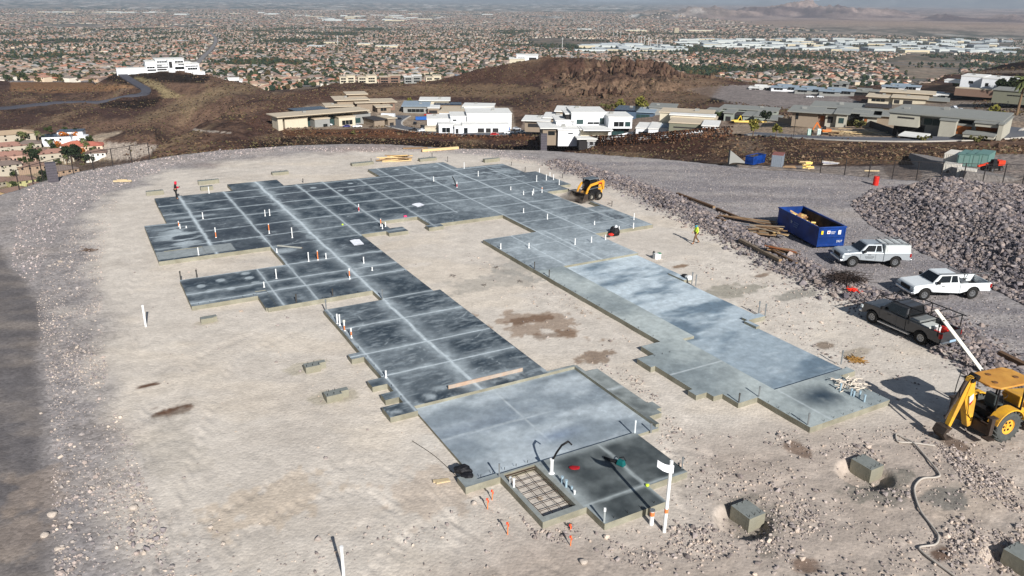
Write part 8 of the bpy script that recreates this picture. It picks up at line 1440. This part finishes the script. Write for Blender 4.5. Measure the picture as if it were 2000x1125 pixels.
digger("orange excavator digging on the building site by the road", 1612, 262, 'orange', 2.9, 1.1); digger("yellow excavator before the sage villa's yellow planks", 1436, 240, 'yellow', .4, .9)
for (px, c, lb) in ((1580, (60, 150, 130), "teal portable toilet at the roadside"), (1599, (226, 228, 228), "white portable toilet at the roadside")):
    t = box_thing("portable_toilet", lb, "toilet", px, 264.5, 1.2, 1.2, 2.2, mat("pt_%d" % px, c, .5), 5, None, 2, mat("pt_door", (190, 206, 200), .6), mat("pt_roof", (220, 224, 222), .5), 200, 500)
stack("lumber_pile", "long yellow planks before the sage villa", 1462, 241, 8, 14, 1.5, [YPAL], 0, .1, .3, "stack", 200, .06); stack("formwork_stack", "brown formwork frames stacked on the building site", 1634, 264, 14, 5, 1, [WOOD3, WOOD2], 5, .1, .2, "formwork", 200, .1)
stack("formwork_boards", "pale form boards marking trenches on the building site", 1668, 262, 26, 14, 7, [mat("board_buff", (196, 176, 140), .8), WOOD1], -5, .1, .1, "formwork", 200, .9)
for (px, py, h, lb) in ((1549, 270, 7.5, "thin black lamp post on the far verge of the curving road"), (1570, 193, 5, "thin dark post at the plateau by the white van"), (1963, 226, 6, "dark post at the edge of the upper right lot"), (1958, 272, 5, "lamp post by the road bend at the right")):
    g = at(px, py, 200, 800); t = thing("lamp_post", lb, "lamp post", g, 0, "thin dark posts of the estate"); b = MB(); b.cyl((0, 0, -.5), (0, 0, h), .09, n=8); b.build("shaft", BLK, t); b = MB(); b.box(-.5, .2, -.12, .12, h, h + .18); b.build("lamp_head", BLK, t)
# ------------------------------------------------------------------ rubble: every stone a faceted lump, packed where the photograph shows them
def chip():
    b = bmesh.new(); bmesh.ops.create_icosphere(b, subdivisions=1, radius=1); v = np.array([q.co[:] for q in b.verts]); f = np.array([[w.index for w in q.verts] for q in b.faces]); b.free(); return v, f
def rocks(name, label, X, Y, R, cols, lo=.75, hi=1.2, sink=.2, rng=RNG, jit=.32):
    Z = terrain(X, Y); n = len(X); cc = np.array([lin(c) for c in cols])[rng.integers(0, len(cols), n)] * rng.uniform(lo, hi, (n, 1))
    V = IV[None] * rng.uniform(1 - jit, 1 + jit, (n, len(IV), 1)) * R[:, None, None]; V = V * rng.uniform(.55, 1.25, (n, 1, 3)); V[..., 2] *= .8
    a = rng.uniform(0, 6.28, n); bb = rng.uniform(-.6, .6, n); ca, sa, cb, sb = np.cos(a)[:, None], np.sin(a)[:, None], np.cos(bb)[:, None], np.sin(bb)[:, None]
    x, y, z = V[..., 0], V[..., 1] * cb - V[..., 2] * sb, V[..., 1] * sb + V[..., 2] * cb
    V = np.stack([x * ca - y * sa + X[:, None], x * sa + y * ca + Y[:, None], z + (Z + R * (.5 - sink))[:, None]], -1)
    F = (np.arange(n) * 12)[:, None, None] + IF[None]
    return tag(npmesh(name, V.reshape(-1, 3), F.reshape(-1, 3), ROCKN, np.repeat(cc[:, None], 12, 1).reshape(-1, 3)), label, "rubble", kind='stuff')
ROCKN = mat("rubble_rock", (0, 0, 0), .95, attr=True, ns=9, na=.12, spec=.1)
RC = [(124, 117, 118), (140, 131, 128), (106, 101, 104), (150, 137, 130), (92, 87, 91), (132, 120, 115)]
def in_slab(X, Y, m=.15):
    u, v = WL(X, Y); i = np.clip(((u - U0) / CS).astype(int), 0, NU - 1); j = np.clip(((v - V0) / CS).astype(int), 0, NV - 1); k = int(m / CS) + 1; g = ZG > -5
    g2 = g.copy()
    for s in (-k, k): g2 |= np.roll(g, s, 0) | np.roll(g, s, 1)
    return g2[j, i]
def sample_poly(pts, n, rng=RNG):
    P_ = np.array(pts); lo, hi = P_.min(0), P_.max(0); X = rng.uniform(lo[0], hi[0], n); Y = rng.uniform(lo[1], hi[1], n); k = in_poly(X, Y, pts); return X[k], Y[k]
def gp(*q): return [tuple(G(*p)[:2]) for p in q]
# heap
X, Y = sample_poly(HEAP, 150000); R = np.clip(RNG.lognormal(-2.75, .55, len(X)), .03, .34); rocks("rubble_heap", "tall heap of dumped pinkish grey rubble at the right", X, Y, R, RC)
# windrow
def along(pts, n, w, rng=RNG):
    P_ = np.array(pts); L = np.r_[0, np.cumsum(np.hypot(*np.diff(P_, axis=0).T))]; t = rng.uniform(0, L[-1], n); return np.interp(t, L, P_[:, 0]) + rng.normal(0, w, n), np.interp(t, L, P_[:, 1]) + rng.normal(0, w, n)
X, Y = along(WIND, 42000, .95); R = np.clip(RNG.lognormal(-2.8, .5, len(X)), .03, .26); rocks("rubble_berm", "long low berm of grey rubble between the site and the gravel yard", X, Y, R, RC)
# left slope of pale stones, coarser towards the viewer
band = gp((-60, 1250), (110, 1250), (100, 1000), (100, 850), (85, 700), (70, 600), (90, 520), (150, 430), (230, 385), (200, 520), (200, 640), (215, 760), (255, 860), (290, 960), (330, 1060), (360, 1250))
X, Y = sample_poly(band, 170000); dm = fbm(X / 2.2, Y / 2.2, 3, 140); k = (RNG.random(len(X)) < np.clip((dm - .3) * 2.6, .1, 1)); X, Y = X[k], Y[k]; k = RNG.random(len(X)) < 1.3 - sst(30, 75, np.hypot(X, Y)); X, Y = X[k], Y[k]; R = np.clip(RNG.lognormal(-3.7, .55, len(X)), .014, .15) * (1 + .9 * (1 - sst(24, 34, np.hypot(X, Y)))); rocks("slope_stones", "band of pale stones down the left side of the bare ground", X, Y, R, [(172, 162, 154), (156, 148, 144), (190, 176, 162), (138, 130, 130), (168, 154, 146)], sink=.3)
X, Y = sample_poly(gp((40, 372), (200, 326), (430, 293), (600, 286), (980, 292), (1060, 310), (1180, 345), (1100, 330), (900, 297), (560, 297), (350, 320), (220, 370), (120, 440), (60, 560), (20, 520)), 38000); k = ~in_slab(X, Y); X, Y = X[k], Y[k]; rocks("rim_gravel", "coarse grey gravel strewn around the far rim of the pad", X, Y, np.clip(RNG.lognormal(-3.05, .4, len(X)), .03, .14), [(160, 150, 150), (178, 166, 162), (140, 132, 134), (188, 172, 164)], sink=.35)
X, Y = sample_poly(gp((1080, 312), (1330, 318), (1600, 340), (1760, 353), (1650, 400), (1800, 500), (2060, 640), (2060, 720), (1900, 650), (1640, 545), (1450, 450), (1300, 378)), 60000); rocks("yard_gravel", "grey gravel covering the yard beyond the rubble berm", X, Y, np.clip(RNG.lognormal(-3.4, .4, len(X)), .02, .1), [(138, 132, 133), (150, 143, 141), (124, 119, 121), (158, 148, 142)], sink=.4)
# stones at lower right and along the apron
parts = []
for poly, n in ((gp((1000, 985), (1170, 1040), (1330, 960), (1400, 1020), (1480, 1125), (1300, 1125), (1040, 1050)), 3800), (gp((1220, 790), (1290, 760), (1340, 850), (1350, 930), (1300, 880)), 700), (gp((1820, 860), (1880, 880), (2010, 960), (2010, 1030), (1900, 960)), 2200), (gp((1500, 1000), (1560, 960), (1620, 1010), (1540, 1100), (1470, 1080)), 900), (gp((1640, 930), (1780, 960), (1760, 990), (1640, 975)), 500), (gp((1840, 1010), (2010, 1000), (2010, 1125), (1860, 1125)), 2600), (gp((1340, 850), (2010, 820), (2010, 1140), (1340, 1140)), 5000), (gp((560, 1000), (1000, 1000), (1000, 1140), (330, 1140), (330, 1000)), 500), (gp((1130, 700), (1250, 730), (1300, 800), (1240, 760)), 400), (gp((1330, 500), (1700, 600), (1900, 800), (1700, 800), (1500, 640)), 1600), (gp((250, 480), (900, 500), (900, 960), (350, 960)), 500), (gp((900, 480), (1250, 640), (1250, 760), (1000, 620)), 900)):
    X, Y = sample_poly(poly, int(n * 1.5)); parts.append(np.stack([X, Y], 1)[:n])
Q = np.concatenate(parts); k = ~in_slab(Q[:, 0], Q[:, 1], .2); Q = Q[k]; Q = Q[RNG.random(len(Q)) < np.clip(fbm(Q[:, 0] / 1.6, Q[:, 1] / 1.6, 3, 150) * 2.6 - .8, .04, 1)]
rocks("loose_stones", "broken stones scattered over the rutted ground at the lower right", Q[:, 0], Q[:, 1], np.clip(RNG.lognormal(-3.4, .5, len(Q)), .015, .14), [(172, 160, 152), (150, 140, 136), (188, 172, 158), (132, 122, 118)], sink=.2)
# a few lone boulders one could pick out
for i, (px, py, r, lb) in enumerate(((88, 1047, .2, "pale boulder alone on the dark track at the lower left"), (103, 1006, .24, "largest pale boulder at the foot of the left stones"), (80, 809, .1, "small pale stone alone on the dark track"), (262, 991, .24, "round whitish boulder on top of the left stone band"), (113, 1072, .14, "pale boulder at the stone band's edge, bottom left"), (411, 1029, .13, "pale stone on the bare ground at the bottom left"), (436, 1062, .11, "pale stone near the survey marks at the bottom left"), (926, 983, .16, "pale pinkish rock beside the survey stakes"), (1140, 1099, .2, "grey rock alone at the bottom below the apron"), (1518, 858, .1, "white stone with a dark shadow below the end slab"))):
    b2_ = bmesh.new(); bmesh.ops.create_icosphere(b2_, subdivisions=2, radius=1)
    for v in b2_.verts: v.co *= .75 + .75 * (fbm(v.co.x * 1.5 + i, v.co.y * 1.5 + v.co.z, 3, i) - .5) * .7; v.co.z *= .65; v.co *= r
    me = bpy.data.meshes.new("boulder"); b2_.to_mesh(me); b2_.free(); me.materials.append(mat("boulder_pale", (184, 172, 160), .95, ns=6, na=.15, bump=.02)); o = bpy.data.objects.new("boulder", me); COL.objects.link(o); g = G(px, py); o.location = (g[0], g[1], TZ(g[0], g[1]) + r * .25); o.rotation_euler = (0, 0, i); tag(o, lb, "boulder")
# dust kicked up by the loader, and the haze of the valley
def vol(name, label, kind, x0, x1, y0, y1, z0, z1, dens, colr, aniso=0.0, rot=0, puff=False):
    b = MB(); b.box(x0, x1, y0, y1, z0, z1); m = bpy.data.materials.new(name); m.use_nodes = True; t = m.node_tree; t.nodes.clear(); o = t.nodes.new("ShaderNodeOutputMaterial"); p = t.nodes.new("ShaderNodeVolumePrincipled"); p.inputs["Color"].default_value = (*colr, 1); p.inputs["Density"].default_value = dens; p.inputs["Anisotropy"].default_value = aniso; t.links.new(p.outputs[0], o.inputs["Volume"])
    ob = b.build(name, m); return tag(ob, label, None if kind else "dust", kind=kind)
b = MB(); g = G(1130, 392); b.lathe([(.001, 0), (1.5, .05), (1.9, .35), (1.3, .75), (.5, .95), (.001, 1.0)], 20); o = b.build("dust_cloud", PVC); m = bpy.data.materials.new("dust"); m.use_nodes = True; t = m.node_tree; t.nodes.clear(); o2 = t.nodes.new("ShaderNodeOutputMaterial"); p = t.nodes.new("ShaderNodeVolumePrincipled"); p.inputs["Color"].default_value = (.8, .7, .6, 1); nz = t.nodes.new("ShaderNodeTexNoise"); nz.inputs["Scale"].default_value = 1.6; mr = t.nodes.new("ShaderNodeMapRange"); mr.inputs[1].default_value = .42; mr.inputs[2].default_value = .7; mr.inputs[4].default_value = 1.1; t.links.new(nz.outputs["Fac"], mr.inputs[0]); t.links.new(mr.outputs[0], p.inputs["Density"]); t.links.new(p.outputs[0], o2.inputs["Volume"])
o.data.materials.clear(); o.data.materials.append(m); o.location = (g[0], g[1], .02); tag(o, "pale dust kicked up in front of the skid steer's bucket", None, None, 'stuff')
# stone faced embankment cut across the lower yard
a, c = TP(1776, 306, 120, 400), TP(1884, 356, 110, 400); d = Vector((c[0] - a[0], c[1] - a[1], 0)); n_ = Vector((-d.y, d.x, 0)).normalized(); b = MB(); A0, C0 = Vector(a), Vector(c); b.add([A0 - n_ * 1 - Vector((0, 0, 3)), A0 + n_ * 8 + Vector((0, 0, .5)), A0 + Vector((0, 0, 1.0)), C0 - n_ * 1 - Vector((0, 0, 3)), C0 + n_ * 8 + Vector((0, 0, 1.2)), C0 + Vector((0, 0, 1.8))], [(0, 1, 2), (3, 5, 4), (0, 2, 5, 3), (1, 4, 5, 2), (0, 3, 4, 1)]); tag(b.build("embankment", mat("embankment_stone", (128, 122, 118), .95, ns=2, na=.3, bump=.3, bs=1.5)), "long stone embankment running down across the lower yard beside its own shadow", "embankment")
vol("haze", "pale blue haze over the valley", "stuff", -62000, 62000, -300, 95000, -330, 2600, HAZE, (.74, .86, 1.0))
